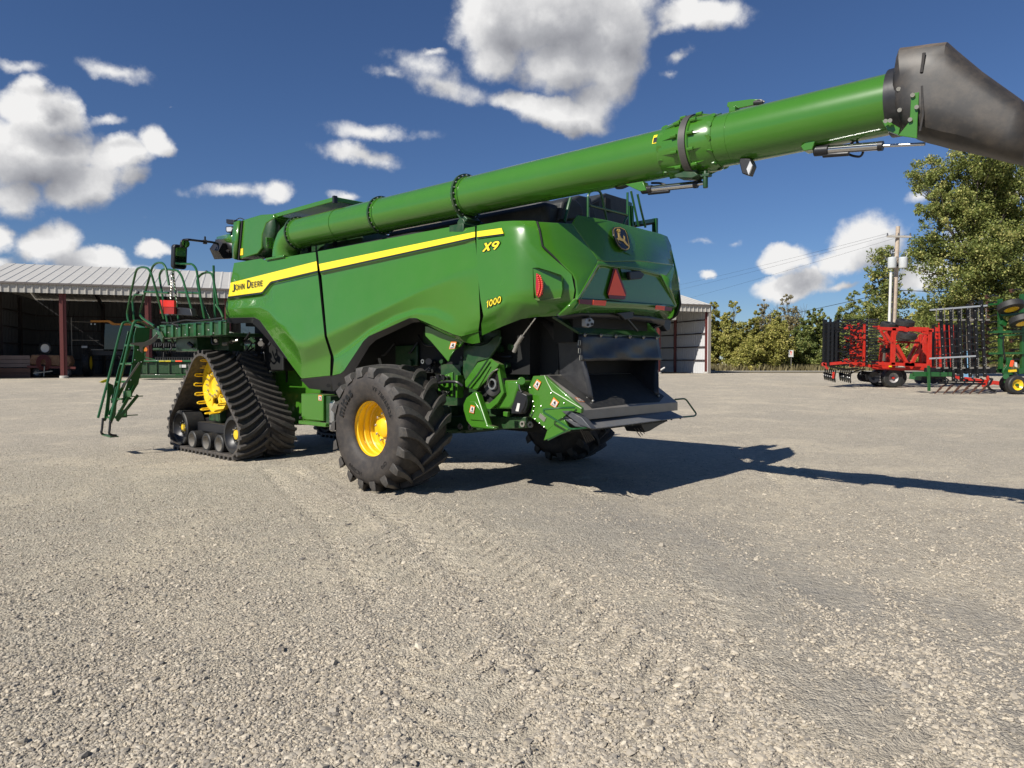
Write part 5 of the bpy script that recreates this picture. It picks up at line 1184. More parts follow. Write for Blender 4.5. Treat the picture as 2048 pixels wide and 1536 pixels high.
# near stringer (rear) and far stringer, with lower black swing step
s1=strp([(272,655),(300,655),(298,680),(288,700),(290,715),(283,738),(277,768),(262,790),(250,806),(244,806),(250,780),(258,757),(264,730),(268,700),(268,672)],xr)
s2=strp([(256,662),(268,664),(264,690),(256,715),(247,745),(240,768),(232,792),(226,806),(222,806),(226,780),(236,740),(246,705),(252,680)],xf)
strp([(231,775),(241,768),(241,783),(235,792),(232,829),(224,846),(218,846),(221,829)],xr,nm='lower_plate'); 
strp([(214,764),(227,770),(226,786),(221,795),(218,828),(212,842),(208,842),(214,795),(215,775)],xf,nm='lower_plate')
for (a,b_,x) in(((270,772),(232,838),xr),((276,790),(234,842),xr),((252,762),(218,830),xf)): part('brace',MB().bar(lad(*a,x-.03),lad(*b_,x-.03),.02,.05),'green_rail',LD)
part('brace',MB().bar(lad(279,725,xr-.04),lad(245,775,xr-.04),.02,.03),'grey_steel',LD)
mb=MB().prism([lad(*p,xr-.04) for p in((313,668),(318,670),(312,682),(300,690),(286,694),(285,706),(281,703),(279,692),(262,689),(262,686),(290,684),(303,678))],(.015,0,0)); part('release_lever',mb,'grey_steel',LD)
def step(a,b_,depth=-.17,m='green_rail'):
    p=lad(*a,xr);q=lad(*b_,xf); return part('step',MB().prism([p,q,q+Vector((0,depth,0)),p+Vector((0,depth,0))],(0,0,-.035)),m,LD,bevel=.004)
for a,b_ in(((272,688),(248,689)),((262,725),(240,726)),((252,761),(232,762)),((243,796),(221,797)),((234,832),(212,833))): step(a,b_)
for (x0,y0_,x1,y1_) in((246,782,262,794),(236,820,252,832)): part('step_bracket',MB().prism([S(x0,y0_,2.95),S(x1,y0_-1,2.95),S(x1,y1_-1,2.95),S(x0,y1_,2.95)],(0,-.02,0)).prism([S(x0,y1_-1,2.95),S(x1,y1_-2,2.95),S(x1,y1_,2.95),S(x0,y1_,2.95)],(0,-.2,0)),'green_rail',LD)
# black hanging feet with bottom step
for x,pts in((xr,[(221,838),(219,860),(218,868),(226,871),(233,871)]),(xf,[(206,836),(204,858),(202,866),(208,870),(216,871)])):
    part('step_hanger',MB().tube([lad(*p,x) for p in pts],.022,6,bend=.03),'black',LD)
p=lad(204,869,xf);q=lad(220,873,xr); part('bottom_step',MB().prism([p,q,q+Vector((0,-.14,0)),p+Vector((0,-.14,0))],(0,0,-.02)),'green_rail',LD,bevel=.004)
# ladder handrails
part('handrail',MB().tube([lad(196,836,xf+.05),lad(215,765,xf+.05),lad(241,660,xf+.05),lad(246,645,xf+.05),lad(256,644,xf+.05),lad(270,650,xf),lad(290,657,xr)],.023,8,bend=.12),'green_rail',LD)
part('handrail',MB().tube([lad(220,840,xr-.05),lad(232,795,xr-.05),lad(263,662,xr-.05),lad(268,644,xr-.05),lad(278,641,xr-.05),lad(300,655,xr-.05),lad(308,656,xr-.05)],.023,8,bend=.12),'green_rail',LD)
strp([(198,764),(212,758),(216,758),(215,764),(205,766)],xf+.08,.01,nm='yellow_tag',m='decal_yellow')
part('bolt_row',(lambda mb:[mb.ball(lad(*p,xr-.01),.012,4) for p in((278,690),(276,700),(270,720),(283,724),(262,760),(270,776),(258,778),(246,790),(240,806),(234,826),(232,838),(224,846),(221,843))] and mb)(MB()),'bolt',LD)
# platform
PL=empty('service_platform',(0,0,0),0,CH)
py_=2.15
mb=MB().bb((4.5,1.2,2.10),(6.95,py_-.07,2.16)); part('deck_plate',mb,'green_dk',PL,bevel=.005)
fa=S(300,657,py_); 
xq=S(452,655,py_).x; mb=MB().bb((xq,py_-.06,2.10),(6.95,py_,2.30)); pb=part('platform_beam',mb,'green_dk',PL,bevel=.006)
for k in range(9):
    x=xq+.12+k*.31; part('beam_bracket',MB().bb((x,py_,2.11),(x+.09,py_+.03,2.33)),'green_rail',PL,bevel=.004)
part('platform_beam',MB().bb((xq,py_-.02,2.315),(6.6,py_+.0,2.35)),'green_rail',PL)
part('wire_loom',MB().tube([(xq,py_+.04,2.38),(4.9,py_+.05,2.36),(5.4,py_+.04,2.40),(5.9,py_+.05,2.36),(6.4,py_+.04,2.39)],.016,6,bend=.2),'void',PL)
mb=MB(); 
for k in range(14): 
    x=4.4+k*.18; mb.ball((x,py_+.004,2.14+(k%3)*.06),.014,4)
part('bolt_row',mb,'bolt',pb)
mb=MB().bar((6.6,py_,2.2),(6.15,py_+.12,2.05),.04,.12); mb.bb((5.0,1.3,1.8),(5.4,1.6,2.1)); mb.bar((6.5,1.7,2.0),(5.2,1.5,1.9),.06,.1); mb.bb((5.6,1.25,1.85),(6.5,1.9,2.1)); part('platform_bracket',mb,'green_dk',PL,bevel=.008)
def prail(pts,y=py_,r=.021,par=PL): return part('guard_rail',MB().tube([S(p[0],p[1],p[2] if len(p)>2 else y) for p in pts],r,8,bend=.1),'green_rail',par)
# rails traced as bent hoops: each hoop is one tube
prail([(257,643,2.5),(254,628,2.5),(262,585,2.5),(273,538,2.5),(283,534,2.5),(296,536,2.5),(303,548,2.5),(328,638,2.3)])
prail([(268,640,2.4),(265,600,2.4),(268,592,2.4),(276,585,2.4)])
prail([(308,652,2.3),(284,636,2.3),(279,628,2.3),(283,612,2.3),(305,532,2.3),(315,525,2.3),(326,526,2.3),(332,536,2.3),(338,570,2.3)])
prail([(337,655,2.1),(330,620,2.1),(318,550,2.1),(325,538,2.1),(356,541,2.1),(364,553,2.1),(387,632,2.1)])
prail([(358,650,1.95),(353,600,1.95),(346,545,1.95),(349,530,1.95),(360,528,1.95),(385,528,1.95),(393,538,1.95),(402,600,1.95),(409,638,1.95)])
prail([(424,650,1.75),(402,600,1.8),(393,560,1.8),(402,548,1.8),(416,544,1.75),(425,548,1.75),(436,610,1.75)])
prail([(427,531,1.72),(428,570,1.72),(431,655,1.72)],r=.022); prail([(432,610,1.7),(443,625,1.7),(449,645,1.7)])
prail([(288,584,2.3),(337,586,2.3)]); prail([(357,585,1.95),(400,587,1.95)]); prail([(268,590,2.45),(285,590,2.45)],r=.014)
part('rail_knob',MB().ball(S(276,585,2.42),.03,6),'black',PL); part('rail_knob',MB().ball(S(413,544,1.76),.03,6),'black',PL)
for a,b_ in(((344,545),(341,600)),((347,545),(354,608))):
    part('chain',MB().tube([S(lerp(a[0],b_[0],k/20)+(1 if k%2 else -1)*.6,lerp(a[1],b_[1],k/20),2.0) for k in range(21)],.010,5),'chain',PL)
# signal lights on the platform
rl=part('red_marker',MB().prism([S(*p,2.32) for p in((320,600),(348,601),(348,614),(320,613))],(0,-.04,0)),mat('marker_red',(.55,.02,.008),.4),PL)
part('red_marker',MB().prism([S(*p,2.31) for p in((320,613.5),(348,614.5),(348,628),(320,627))],(0,-.04,0)),mat('dull_red',(.25,.012,.006),.5),PL)
tb_=part('turn_lamp',MB().prism([S(*p,2.25) for p in((320,623),(326,615),(345,614),(380,617),(384,632),(352,630),(326,630))],(0,-.10,0)),'black',PL,bevel=.012)
part('orange_lens',MB().prism([S(*p,2.256) for p in((326,619),(350,619),(350,625),(343,630),(332,630),(325,624))],(0,-.01,0)),mat('amber_lens',(.28,.10,.03),.3,coat=1,noise=.4,scale=50),tb_)
mb=MB()
mb.tube([S(430,645,1.8),S(400,637,2.0),S(378,620,2.2),S(355,617,2.25)],.02,6,bend=.1); mb.tube([S(341,630,2.25),S(345,648,2.2),S(358,652,2.2)],.018,6,bend=.05); part('cable',mb,'void',PL)
rm_=random.Random(21)
for k in range(46):
    x=rm_.uniform(4.2,6.6); y=rm_.uniform(1.15,1.95); z=rm_.uniform(1.92,2.1) if k%3 else rm_.uniform(1.75,2.35)
    a=Vector((x,y,z)); b=a+Vector((rm_.uniform(-.5,.5),rm_.uniform(-.1,.1),rm_.uniform(-.12,.12)))
    if k%2: part('hose',MB().tube([a,a.lerp(b,.5)+Vector((0,.05,-.08)),b],rm_.uniform(.012,.022),6,bend=.1),'black')
    else: part('fitting',MB().cyl(a,a+Vector((rm_.uniform(-.1,.1),.05,rm_.uniform(-.05,.1))),rm_.uniform(.02,.05),8),rm_.choice(['green_dk','bolt','black','grey_steel']))
for k in range(30):
    x=rm_.uniform(-1.4,1.1); z=rm_.uniform(1.3,2.15); a=Vector((x,.97,z)); b=a+Vector((rm_.uniform(-.5,.5),.04,rm_.uniform(-.3,.3)))
    if k%2: part('hose',MB().tube([a,a.lerp(b,.5)+Vector((0,.06,-.08)),b],rm_.uniform(.012,.02),6,bend=.1),'black')
    else: part('fitting',MB().cyl(a,a+Vector((0,rm_.uniform(.04,.1),0)),rm_.uniform(.02,.06),10),rm_.choice(['green_dk','bolt','black','green_dk']))
for x,z,w_,h_ in ((.75,1.75,.5,.3),(-.2,1.45,.4,.35),(.2,2.0,.35,.2),(-.9,1.95,.45,.25)): part('bracket_plate',MB().bb((x-w_/2,.96,z-h_/2),(x+w_/2,1.0,z+h_/2)),'green_dk',bevel=.01)
part('wheel_motor',MB().cyl((0,1.2,.80),(0,1.62,.80),.26,24).cyl((0,1.5,.80),(0,1.85,.80),.20,24),'green_dk',bevel=.015)
part('drag_link',MB().cyl((-.35,-1.2,.72),(-.35,1.35,.72),.035,10),'green_dk')
mb=MB()
for k in range(14):
    x=4.6+.12*k+random.uniform(-.05,.05); y=random.uniform(1.1,1.6); z=random.uniform(1.6,2.1); mb.tube([(x,y,z),(x+random.uniform(-.2,.3),y+.05,z-random.uniform(0,.2)),(x+random.uniform(-.4,.4),y,z+random.uniform(-.3,.2))],.014,5,bend=.08)
part('hose_bundle',mb,'black')
mb=MB().bb((4.0,-1.0,1.5),(5.0,1.1,2.35)); part('transmission',mb,'void',smooth=False,bevel=.02)
# ================================================================== surroundings
M['roof_sheet']=mat('ribbed_roof_sheet',(.50,.485,.445),.5,metal=.0,noise=.10,scale=1.2,dust=(.34,.31,.27),dustamt=.35)
M['wall_sheet']=mat('white_wall_sheet',(.55,.55,.55),.5,noise=.1,scale=.8)
M['wall_out']=mat('tan_wall_sheet',(.42,.40,.36),.55,noise=.1,scale=.8)
M['red_post']=mat('red_oxide_post',(.12,.026,.022),.6,noise=.2,scale=6)
M['concrete']=mat('concrete',(.42,.40,.36),.9,noise=.15,scale=3)
M['purlin']=mat('dark_girt',(.05,.04,.04),.6)
SG=.55
# ---- machine shed: front line from A0 along u, depth along v
A0=W(128,755,46.6); A0.z=SG; A1=W(1413,748,64.1); A1.z=SG
u_=(A1-A0).normalized(); v_=Vector((-u_.y,u_.x,0)); SL=(A1-A0).length; SE=-4.9; DEP=14.5; EH=6.1; RH=8.15
def sp_(s,w_,z): return A0+u_*s+v_*w_+Vector((0,0,z))
SH=empty('machine_shed',sp_(0,0,0),0,None,'long open-fronted machine shed with pale ribbed metal roof and red steel posts','shed')
def spart(name,mb,m,par=SH,**k):
    o=part(name,mb,m,None,**k); o.parent=par; o.matrix_parent_inverse=SH.matrix_world.inverted() if 0 else Matrix.Translation(-SH.location) if par is SH else Matrix.Identity(4); return o
def ribbed(a,b,c,d,pitch,rib,name,m,par=SH):
    """sheet a-b (length) to d-c, ribs run from edge ab to edge dc"""
    L_=(b-a).length; n=int(L_/pitch); nrm=(b-a).cross(d-a).normalized(); vs=[];fs=[]
    for k in range(n):
        for off,h in((0,0),(.72,0),(.78,rib),(.92,rib),(.98,0)):
            t=min(1,(k+off)/n); vs+=[a.lerp(b,t)+nrm*h,d.lerp(c,t)+nrm*h]
    fs=[(2*i,2*i+2,2*i+3,2*i+1) for i in range(len(vs)//2-1)]
    return spart(name,MB().add(vs,fs),m,par,smooth=False,solid=.0)
ribbed(sp_(SE,-.35,EH+.02),sp_(SL+.2,-.35,EH+.02),sp_(SL+.2,DEP/2,RH),sp_(SE,DEP/2,RH),.60,.028,'roof','roof_sheet')
ribbed(sp_(SE,DEP/2,RH),sp_(SL+.2,DEP/2,RH),sp_(SL+.2,DEP+.3,EH),sp_(SE,DEP+.3,EH),.60,.028,'roof','roof_sheet')
ribbed(sp_(SE,-.30,EH-.62),sp_(SL+.1,-.30,EH-.62),sp_(SL+.1,-.30,EH-.06),sp_(SE,-.30,EH-.06),.42,.05,'fascia','wall_out')
mb=MB().bar(sp_(SE,-.38,EH-.03),sp_(SL+.2,-.38,EH-.03),.10,.12); spart('gutter',mb,mat('gutter_metal',(.14,.12,.11),.5))
M['back_sheet']=mat('shaded_back_sheet',(.085,.085,.09),.6,noise=.2,scale=.8)  # wall sheet darkened: the shade inside the shed is put into its colour
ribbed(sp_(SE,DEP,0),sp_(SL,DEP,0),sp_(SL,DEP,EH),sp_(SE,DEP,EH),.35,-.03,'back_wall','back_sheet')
# end walls: low board plus gable
for s in (SE,SL):
    ribbed(sp_(s,-.2,0),sp_(s,DEP,0),sp_(s,DEP,EH),sp_(s,-.2,EH),.35,.03,'end_wall','wall_sheet' if s==SL else 'back_sheet')  # left end gets the sheet with interior shade in its colour
    mb=MB().prism([sp_(s,-.3,EH),sp_(s,DEP/2,RH-.05),sp_(s,DEP,EH)],u_*.05); spart('gable',mb,'wall_out',smooth=False)
mb=MB().bar(sp_(SL+.12,-.25,0),sp_(SL+.12,-.25,EH),.22,.10); spart('corner_trim',mb,'grey_steel')
posts=[0]; s=0
for k in range(11):
    s=k*SL/10
    for w_ in (0,):
        mb=MB().bar(sp_(s,w_,.12),sp_(s,w_,EH-.3),.18,.05,u_); mb.bar(sp_(s-.10,w_,.12),sp_(s-.10,w_,EH-.3),.02,.2,u_); mb.bar(sp_(s+.10,w_,.12),sp_(s+.10,w_,EH-.3),.02,.2,u_); 
        spart('rafter',MB().bar(sp_(s,w_+.05,EH-.5),sp_(s,DEP/2,RH-.5),.16,.3).bar(sp_(s,DEP/2,RH-.5),sp_(s,DEP-.1,EH-.5),.16,.3),'purlin',smooth=False)
        p_=spart('post',mb,'red_post',smooth=False); spart('post_footing',MB().cyl(sp_(s,w_,-.05),sp_(s,w_,.16),.26,14),'concrete',bevel=.03)
    mb=MB().bar(sp_(s,DEP-.18,0),sp_(s,DEP-.18,EH-.2),.2,.25); spart('post',mb,'red_post' if k==10 else 'purlin',smooth=False)  # inner posts coloured dark in place of red, to stand for interior shade
for w_ in (4.8,9.6):
    for s in (SE+.15,SL-.15):
        spart('post',MB().bar(sp_(s,w_,0),sp_(s,w_,EH-.2),.25,.2),'red_post' if s>9 else 'purlin',smooth=False)  # left-end posts darkened likewise, shade put into their colour
for h in (1.2,2.4,3.6,4.8):
    spart('girt',MB().bar(sp_(SE+.1,DEP-.1,h),sp_(SL-.1,DEP-.1,h),.06,.10),'purlin',smooth=False)
    for s in(SE+.1,SL-.1): spart('girt',MB().bar(sp_(s,0,h),sp_(s,DEP-.1,h),.06,.10),'purlin',smooth=False)
# concrete-dark floor of the shed
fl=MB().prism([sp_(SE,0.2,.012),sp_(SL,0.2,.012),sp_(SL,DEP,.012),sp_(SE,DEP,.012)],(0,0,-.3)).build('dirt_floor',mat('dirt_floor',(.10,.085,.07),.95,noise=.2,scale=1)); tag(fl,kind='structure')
# ---- things in the shed
def thing(name,at,label,cat,group=None): return empty(name,at,0,None,label,cat,group)
def tpart(name,mb,m,root,par=None,**k):
    o=part(name,mb,m,None,**k)
    if par is None: o.parent=root; o.matrix_parent_inverse=Matrix.Translation(-Vector(root.location))
    else: o.parent=par; o.matrix_parent_inverse=Matrix.Identity(4)
    if par is not None:
        pass
    return o
def wheel(root,c,axis,r,w_,rimr,rimm,name='wheel',hubm=None,lugs=0,tyre='rubber_blk'):
    ax_=Vector(axis).normalized(); ty=tpart(name,MB().rev([(-w_/2,rimr),(-w_/2,r*.9),(-w_*.38,r),(w_*.38,r),(w_/2,r*.9),(w_/2,rimr)],c,ax_,28,closed=True),tyre,root,angle=40)
    tpart('rim',MB().rev([(-w_*.30,rimr),(-w_*.15,rimr*.55),(-w_*.15,.0001)],c,ax_,20).rev([(w_*.48,rimr),(w_*.42,rimr*.93),(w_*.15,rimr*.6),(w_*.15,.0001)],c,ax_,20),rimm,root,ty,angle=30)
    if hubm: tpart('hub',MB().cyl(Vector(c)+ax_*w_*.1,Vector(c)+ax_*w_*.45,rimr*.25,10),hubm,root,ty)
    if lugs:
        mb=MB(); a=ax_.orthogonal().normalized(); b=ax_.cross(a)
        for k in range(lugs):
            t=2*math.pi*k/lugs
            for sg in(-1,1):
                t1=t+(math.pi/lugs if sg<0 else 0); e=lambda q:(a*math.cos(q)+b*math.sin(q))
                mb.bar(Vector(c)+ax_*sg*w_*.5+e(t1)*r*.98,Vector(c)+e(t1+.3)*r*1.02,.04,.06,e(t1))
        tpart('tread',mb,tyre,root,ty,smooth=False)
    return ty
fwd=-v_   # out of the shed
# grain platform header parked in front of the post
H0=W(278,758,44.0); H0.z=gz(44)+.03; hd=thing('grain_header',H0,'dark green grain header with black reel parked before the shed','header')
hu=Vector((1,.12,0)).normalized(); hv=Vector((-hu.y,hu.x,0))
def hp(a,b,z): return H0+hu*a+hv*b+Vector((0,0,z))
HL=7.6
tpart('back_sheet',MB().prism([hp(.1,0,.35),hp(HL,0,.35),hp(HL,0,1.02),hp(.1,0,1.02)],hv*.05),'green_dk',hd,bevel=.01)
tpart('lower_beam',MB().bar(hp(.15,-.05,.18),hp(HL,-.05,.18),.25,.22),'green_dk',hd,bevel=.02)
tpart('top_beam',MB().bar(hp(.1,-.06,1.12),hp(HL,-.06,1.12),.16,.12),'green_rail',hd,bevel=.01)
tpart('end_panel',MB().prism([hp(0,-.1,.05),hp(0,-.1,1.1),hp(0,.3,1.25),hp(0,1.6,.6),hp(0,1.9,.1)],hu*.08),'green_dk',hd,bevel=.01)
for x in (.5,1.05,1.8,2.5,3.3): tpart('panel_rib',MB().bar(hp(x,-.05,.3),hp(x,-.05,1.05),.05,.06),'green_dk',hd,smooth=False)
tpart('hydraulic_tube',MB().tube([hp(2.2,-.15,.28),hp(3.2,-.15,.3),hp(3.4,-.15,.6),hp(3.4,-.15,.95)],.035,6,bend=.1),'green_rail',hd)
tpart('rating_plate',MB().prism([hp(2.42,-.06,.72),hp(2.8,-.06,.72),hp(2.8,-.06,.9),hp(2.42,-.06,.9)],-hv*.01),'decal_white',hd,smooth=False)
tpart('marker',MB().prism([hp(2.2,-.16,1.08),hp(2.6,-.16,1.08),hp(2.6,-.16,1.16),hp(2.2,-.16,1.16)],-hv*.01),'red_reflect',hd,smooth=False)
vs,fs=text_mesh('JOHN DEERE',.12,.003,.003); tpart('lettering',MB().add([hp(1.25+v.x,-.17-v.z,1.08+v.y) for v in vs],fs),'decal_yellow',hd,smooth=False)
tpart('lamp',MB().prism([hp(.25,-.1,1.72),hp(.52,-.1,1.72),hp(.56,-.1,1.85),hp(.5,-.1,1.96),hp(.27,-.1,1.96),hp(.2,-.1,1.85)],hv*.08),'orange_lens',hd)
tpart('lamp_arm',MB().bar(hp(.35,0,1.1),hp(.4,0,1.75),.05,.05).bar(hp(.1,-.1,1.45),hp(1.0,-.1,1.2),.06,.06),'green_rail',hd)
for z,b in ((1.35,.7),(1.85,.9),(2.25,.5)):
    tpart('reel_bat',MB().bar(hp(.7,b,z),hp(HL,b,z),.05,.04),'void',hd,smooth=False)
    mb=MB()
    for k in range(int((HL-.7)/.14)): x=.75+k*.14; mb.bar(hp(x,b,z),hp(x,b-.05,z-.24),.018,.018)
    tpart('reel_finger_row',mb,mat('reel_finger',(.10,.10,.10),.5) if 'rf' not in M else M['rf'],hd,smooth=False)
mb=MB()
for x in (1.2,3.1,5.0): mb.bar(hp(x,.7,1.2),hp(x,.9,2.4),.05,.05); mb.bar(hp(x,.2,2.1),hp(x,1.4,1.6),.05,.05)
tpart('reel_frame',mb,'void',hd,smooth=False); tpart('reel_shaft',MB().cyl(hp(.6,.75,1.85),hp(HL,.75,1.85),.09,10),'green_dk',hd)
tpart('feeder_frame',MB().bar(hp(1.6,.4,2.4),hp(5.2,.4,2.4),.09,.09).bar(hp(2.2,.4,1.9),hp(5.2,.4,2.55),.05,.05).bb(hp(2.4,.2,2.45),hp(5.2,.6,2.75)),'green_dk',hd,smooth=False)
# dark sprayer/tractor deeper inside, only its roof edge and tall wheel catch light
T0=W(215,748,51.5); T0.z=SG; tr=thing('parked_tractor',T0,'dark tall-wheeled tractor with orange roof edge inside the shed','tractor')
def tp(a,b,z): return T0+u_*a+v_*b+Vector((0,0,z))
tpart('cab',MB().prism([tp(-.25,0,1.9),tp(1.8,0,1.9),tp(1.7,0,3.85),tp(-.15,0,3.85)],v_*1.8),'glass',tr,bevel=.06)
tpart('roof_edge',MB().prism([tp(-1.0,-.1,3.88),tp(0.1,-.1,3.9),tp(.35,-.1,3.70),tp(1.55,-.1,3.70),tp(1.85,-.1,3.92),tp(2.8,-.1,3.86),tp(2.8,-.1,4.02),tp(1.7,-.1,4.08),tp(1.4,-.1,3.84),tp(.5,-.1,3.84),tp(.2,-.1,4.05),tp(-1.0,-.1,4.02)],v_*.3),mat('orange_roof',(.55,.22,.03),.5),tr,bevel=.02)
tpart('head_lamp',MB().cyl(tp(-.95,-.12,3.75),tp(-.95,-.05,3.75),.05,8),'bolt',tr); tpart('head_lamp',MB().cyl(tp(-.72,-.12,3.75),tp(-.72,-.05,3.75),.05,8),'bolt',tr)
tpart('chassis',MB().prism([tp(-1.4,.3,1.5),tp(2.9,.3,1.5),tp(2.9,.3,1.9),tp(-1.4,.3,1.9)],v_*3),'black',tr,bevel=.03)
tpart('deck',MB().prism([tp(-1.3,.1,1.9),tp(2.6,.1,1.9),tp(2.6,.1,1.96),tp(-1.3,.1,1.96)],v_*1),'grey_steel',tr,smooth=False)
for a_ in(-1.25,2.6): wheel(tr,tp(a_,.1,.98),u_,.98,.42,.5,'yellow',lugs=22)
tpart('guard_rail',MB().tube([tp(-2.2,0,2.6),tp(-.5,0,2.6)],.03,6).tube([tp(-2.2,0,1.0),tp(-2.2,0,4.2)],.03,6).tube([tp(-2.2,0,3.9),tp(-1,0,3.9)],.02,6),'grey_steel',tr)
tpart('marker',MB().prism([tp(-1.6,0,2.05),tp(-1.25,0,2.05),tp(-1.25,0,2.2),tp(-1.6,0,2.2)],v_*.05),'decal_white',tr,smooth=False)
M['old_wood']=mat('weathered_wood',(.20,.12,.08),.8,noise=.3,scale=3)
for k,(z0,z1,x0,x1,lb) in enumerate(((0,.66,-6.6,-2.35,'reddish timber bin, lower one of the pair stacked in the shed'),(.70,1.5,-6.6,-2.35,'greyer timber bin set on the lower one in the shed'))):
    Bx=A0+u_*-2.35+v_*2.0; Bx.z=SG
    wb=thing('wooden_bin',Bx+Vector((0,0,z0)),lb,'wooden bin','timber bins in the shed')
    n=2 if k==0 else 3
    for q in range(n):
        za=z0+(z1-z0)*q/n+.01; zb=z0+(z1-z0)*(q+1)/n-.015
        tpart('plank',MB().prism([Bx+u_*(x0+2.35)+Vector((0,0,za)),Bx+Vector((0,0,za)),Bx+Vector((0,0,zb)),Bx+u_*(x0+2.35)+Vector((0,0,zb))],v_*1.2),mat('timber',(.17,.085,.055) if k==0 else (.20,.15,.13),.8,noise=.3,scale=2),wb,smooth=False)
    if k==1: tpart('bin_label',MB().prism([Bx+u_*-3.0+v_*-.01+Vector((0,0,1.2)),Bx+u_*-2.4+v_*-.01+Vector((0,0,1.2)),Bx+u_*-2.4+v_*-.01+Vector((0,0,1.32)),Bx+u_*-3.0+v_*-.01+Vector((0,0,1.32))],-v_*.01),'decal_white',wb,smooth=False)
R0=A0+u_*-1.6+v_*2.0; R0.z=SG
M['rust']=mat('rusty_paint',(.22,.13,.07),.8,noise=.5,scale=2.5,dust=(.10,.03,.02),dustamt=.9)
rt=thing('rusty_trailer',R0,'rusty tank trailer with coiled red hose, before the timber bins','trailer')
def rp_(a,b,z): return R0+u_*a+v_*b+Vector((0,0,z))
tpart('tank',MB().prism([rp_(-.75,0,.9),rp_(1.5,0,.75),rp_(1.65,0,1.1),rp_(1.5,0,1.5),rp_(-.65,0,1.55),rp_(-.8,0,1.2)],v_*1.2),'rust',rt,bevel=.06)
tpart('frame',MB().bar(rp_(-.9,0,.75),rp_(1.9,0,.65),.2,.15),'red_post',rt); tpart('end_plate',MB().prism([rp_(1.0,-.03,.85),rp_(1.35,-.03,.85),rp_(1.3,-.03,1.45),rp_(.95,-.03,1.45)],-v_*.03),'void',rt)
for k in range(5): tpart('hose_coil',MB().tube([rp_(.05+math.cos(t)*(.42-k*.06),-.08-k*.02,1.0+math.sin(t)*(.52-k*.06)) for t in [i*.4 for i in range(16)]],.03,5,closed=True),'red_post',rt)
wheel(rt,rp_(1.3,.2,.35),v_,.36,.22,.2,'grey_steel'); wheel(rt,rp_(-.4,.2,.35),v_,.36,.22,.2,'grey_steel')
tpart('jack',MB().bar(rp_(.1,-.3,.1),rp_(.15,-.3,.75),.05,.05).bar(rp_(-.5,-.3,.3),rp_(.6,-.3,.45),.06,.05),'chain',rt)
W0=rp_(.05,.4,1.56); sw=thing('spare_wheel',W0,'loose spoked wheel with pale rim perched on the rusty trailer','wheel')
wheel(sw,W0+Vector((0,-0,.42)),v_,.42,.20,.30,'decal_white')
# clutter at the right end of the shed
C0=sp_(SL-6.6,1.2,.02); tw=thing('white_boat_trailer',C0,'low white pole trailer lying at the foot of the right shed bay','trailer')
tpart('pole',MB().tube([C0,C0+u_*1.2+Vector((0,0,.02)),C0+u_*2.3+Vector((0,0,.12)),C0+u_*3.0+Vector((0,0,.5))],.09,8,bend=.4),'decal_white',tw); tpart('cross_bar',MB().bar(C0+u_*.6-v_*.5+Vector((0,0,.1)),C0+u_*.6+v_*.6+Vector((0,0,.1)),.08,.08),'grey_steel',tw)
C1=sp_(SL-7.0,5,.0); rk=thing('steel_rack',C1,'dark metal rack standing against the inner back wall of the shed','rack')
def cp3(a,b,z): return C1+u_*a+v_*b+Vector((0,0,z))
for a_,b_ in((0,0),(2.4,0),(0,1),(2.4,1)): tpart('leg',MB().bar(cp3(a_,b_,0),cp3(a_+.1,b_,2.2),.07,.07),'grey_blue',rk)
for z in(.9,1.7,2.2): tpart('shelf',MB().bar(cp3(0,.5,z),cp3(2.5,.5,z),1.0,.05),'grey_blue',rk)
tpart('crate',MB().prism([cp3(.0,-.2,.02),cp3(1.2,-.2,.02),cp3(1.2,-.2,.8),cp3(0,-.2,.8)],v_*.7),'black',rk,bevel=.02)
# ---- road, verge
def gstrip(name,y0,y1,x0,x1,m,dz,n=24):
    vs=[];fs=[]
    for i in range(n+1):
        x=lerp(x0,x1,i/n)
        for y in(y0+x*.02,y1+x*.02): vs.append((x,y,.56+dz))
    fs=[(2*i,2*i+2,2*i+3,2*i+1) for i in range(n)]
    o=MB().add(vs,fs).build(name,m,smooth=False); tag(o,kind='structure'); return o
M['verge']=mat('dry_grass_verge',(.20,.155,.085),.95,noise=.4,scale=2.2,dust=(.09,.10,.04),dustamt=.9,bump=1,bscale=9)
gstrip('verge',66.5,150,-2,260,M['verge'],.03); gstrip('road',71.5,76,-2,260,mat('pale_road',(.46,.43,.38),.9,noise=.06,scale=1),.06)
# ---- foliage
def leafmat(name,c1,c2,c3):
    m,t,b=nt(name); N=t.nodes;L=t.links
    at=N.new('ShaderNodeAttribute'); at.attribute_name='tone'; r=N.new('ShaderNodeValToRGB'); L.new(at.outputs['Fac'],r.inputs[0])
    e=r.color_ramp.elements; e[0].color=(*c1,1); e[1].color=(*c3,1); q=e.new(.55); q.color=(*c2,1)
    L.new(r.outputs[0],b.inputs['Base Color']); b.inputs['Roughness'].default_value=.55; b.inputs['Specular IOR Level'].default_value=.35
    tr=N.new('ShaderNodeBsdfTranslucent'); L.new(r.outputs[0],tr.inputs['Color']); mx=N.new('ShaderNodeMixShader'); mx.inputs[0].default_value=.28
    L.new(b.outputs[0],mx.inputs[1]); L.new(tr.outputs[0],mx.inputs[2]); L.new(mx.outputs[0],t.nodes['Material Output'].inputs['Surface']); return m
LM=[leafmat('olive_leaves',(.08,.11,.026),(.22,.255,.065),(.50,.46,.16)),leafmat('dark_leaves',(.07,.10,.025),(.17,.21,.055),(.38,.37,.12)),leafmat('yellow_leaves',(.16,.17,.035),(.34,.33,.08),(.58,.50,.17)),leafmat('dry_leaves',(.14,.12,.06),(.26,.22,.11),(.42,.36,.19))]
M['bark']=mat('grey_bark',(.085,.07,.055),.9,noise=.3,scale=4,bump=.5,bscale=12)
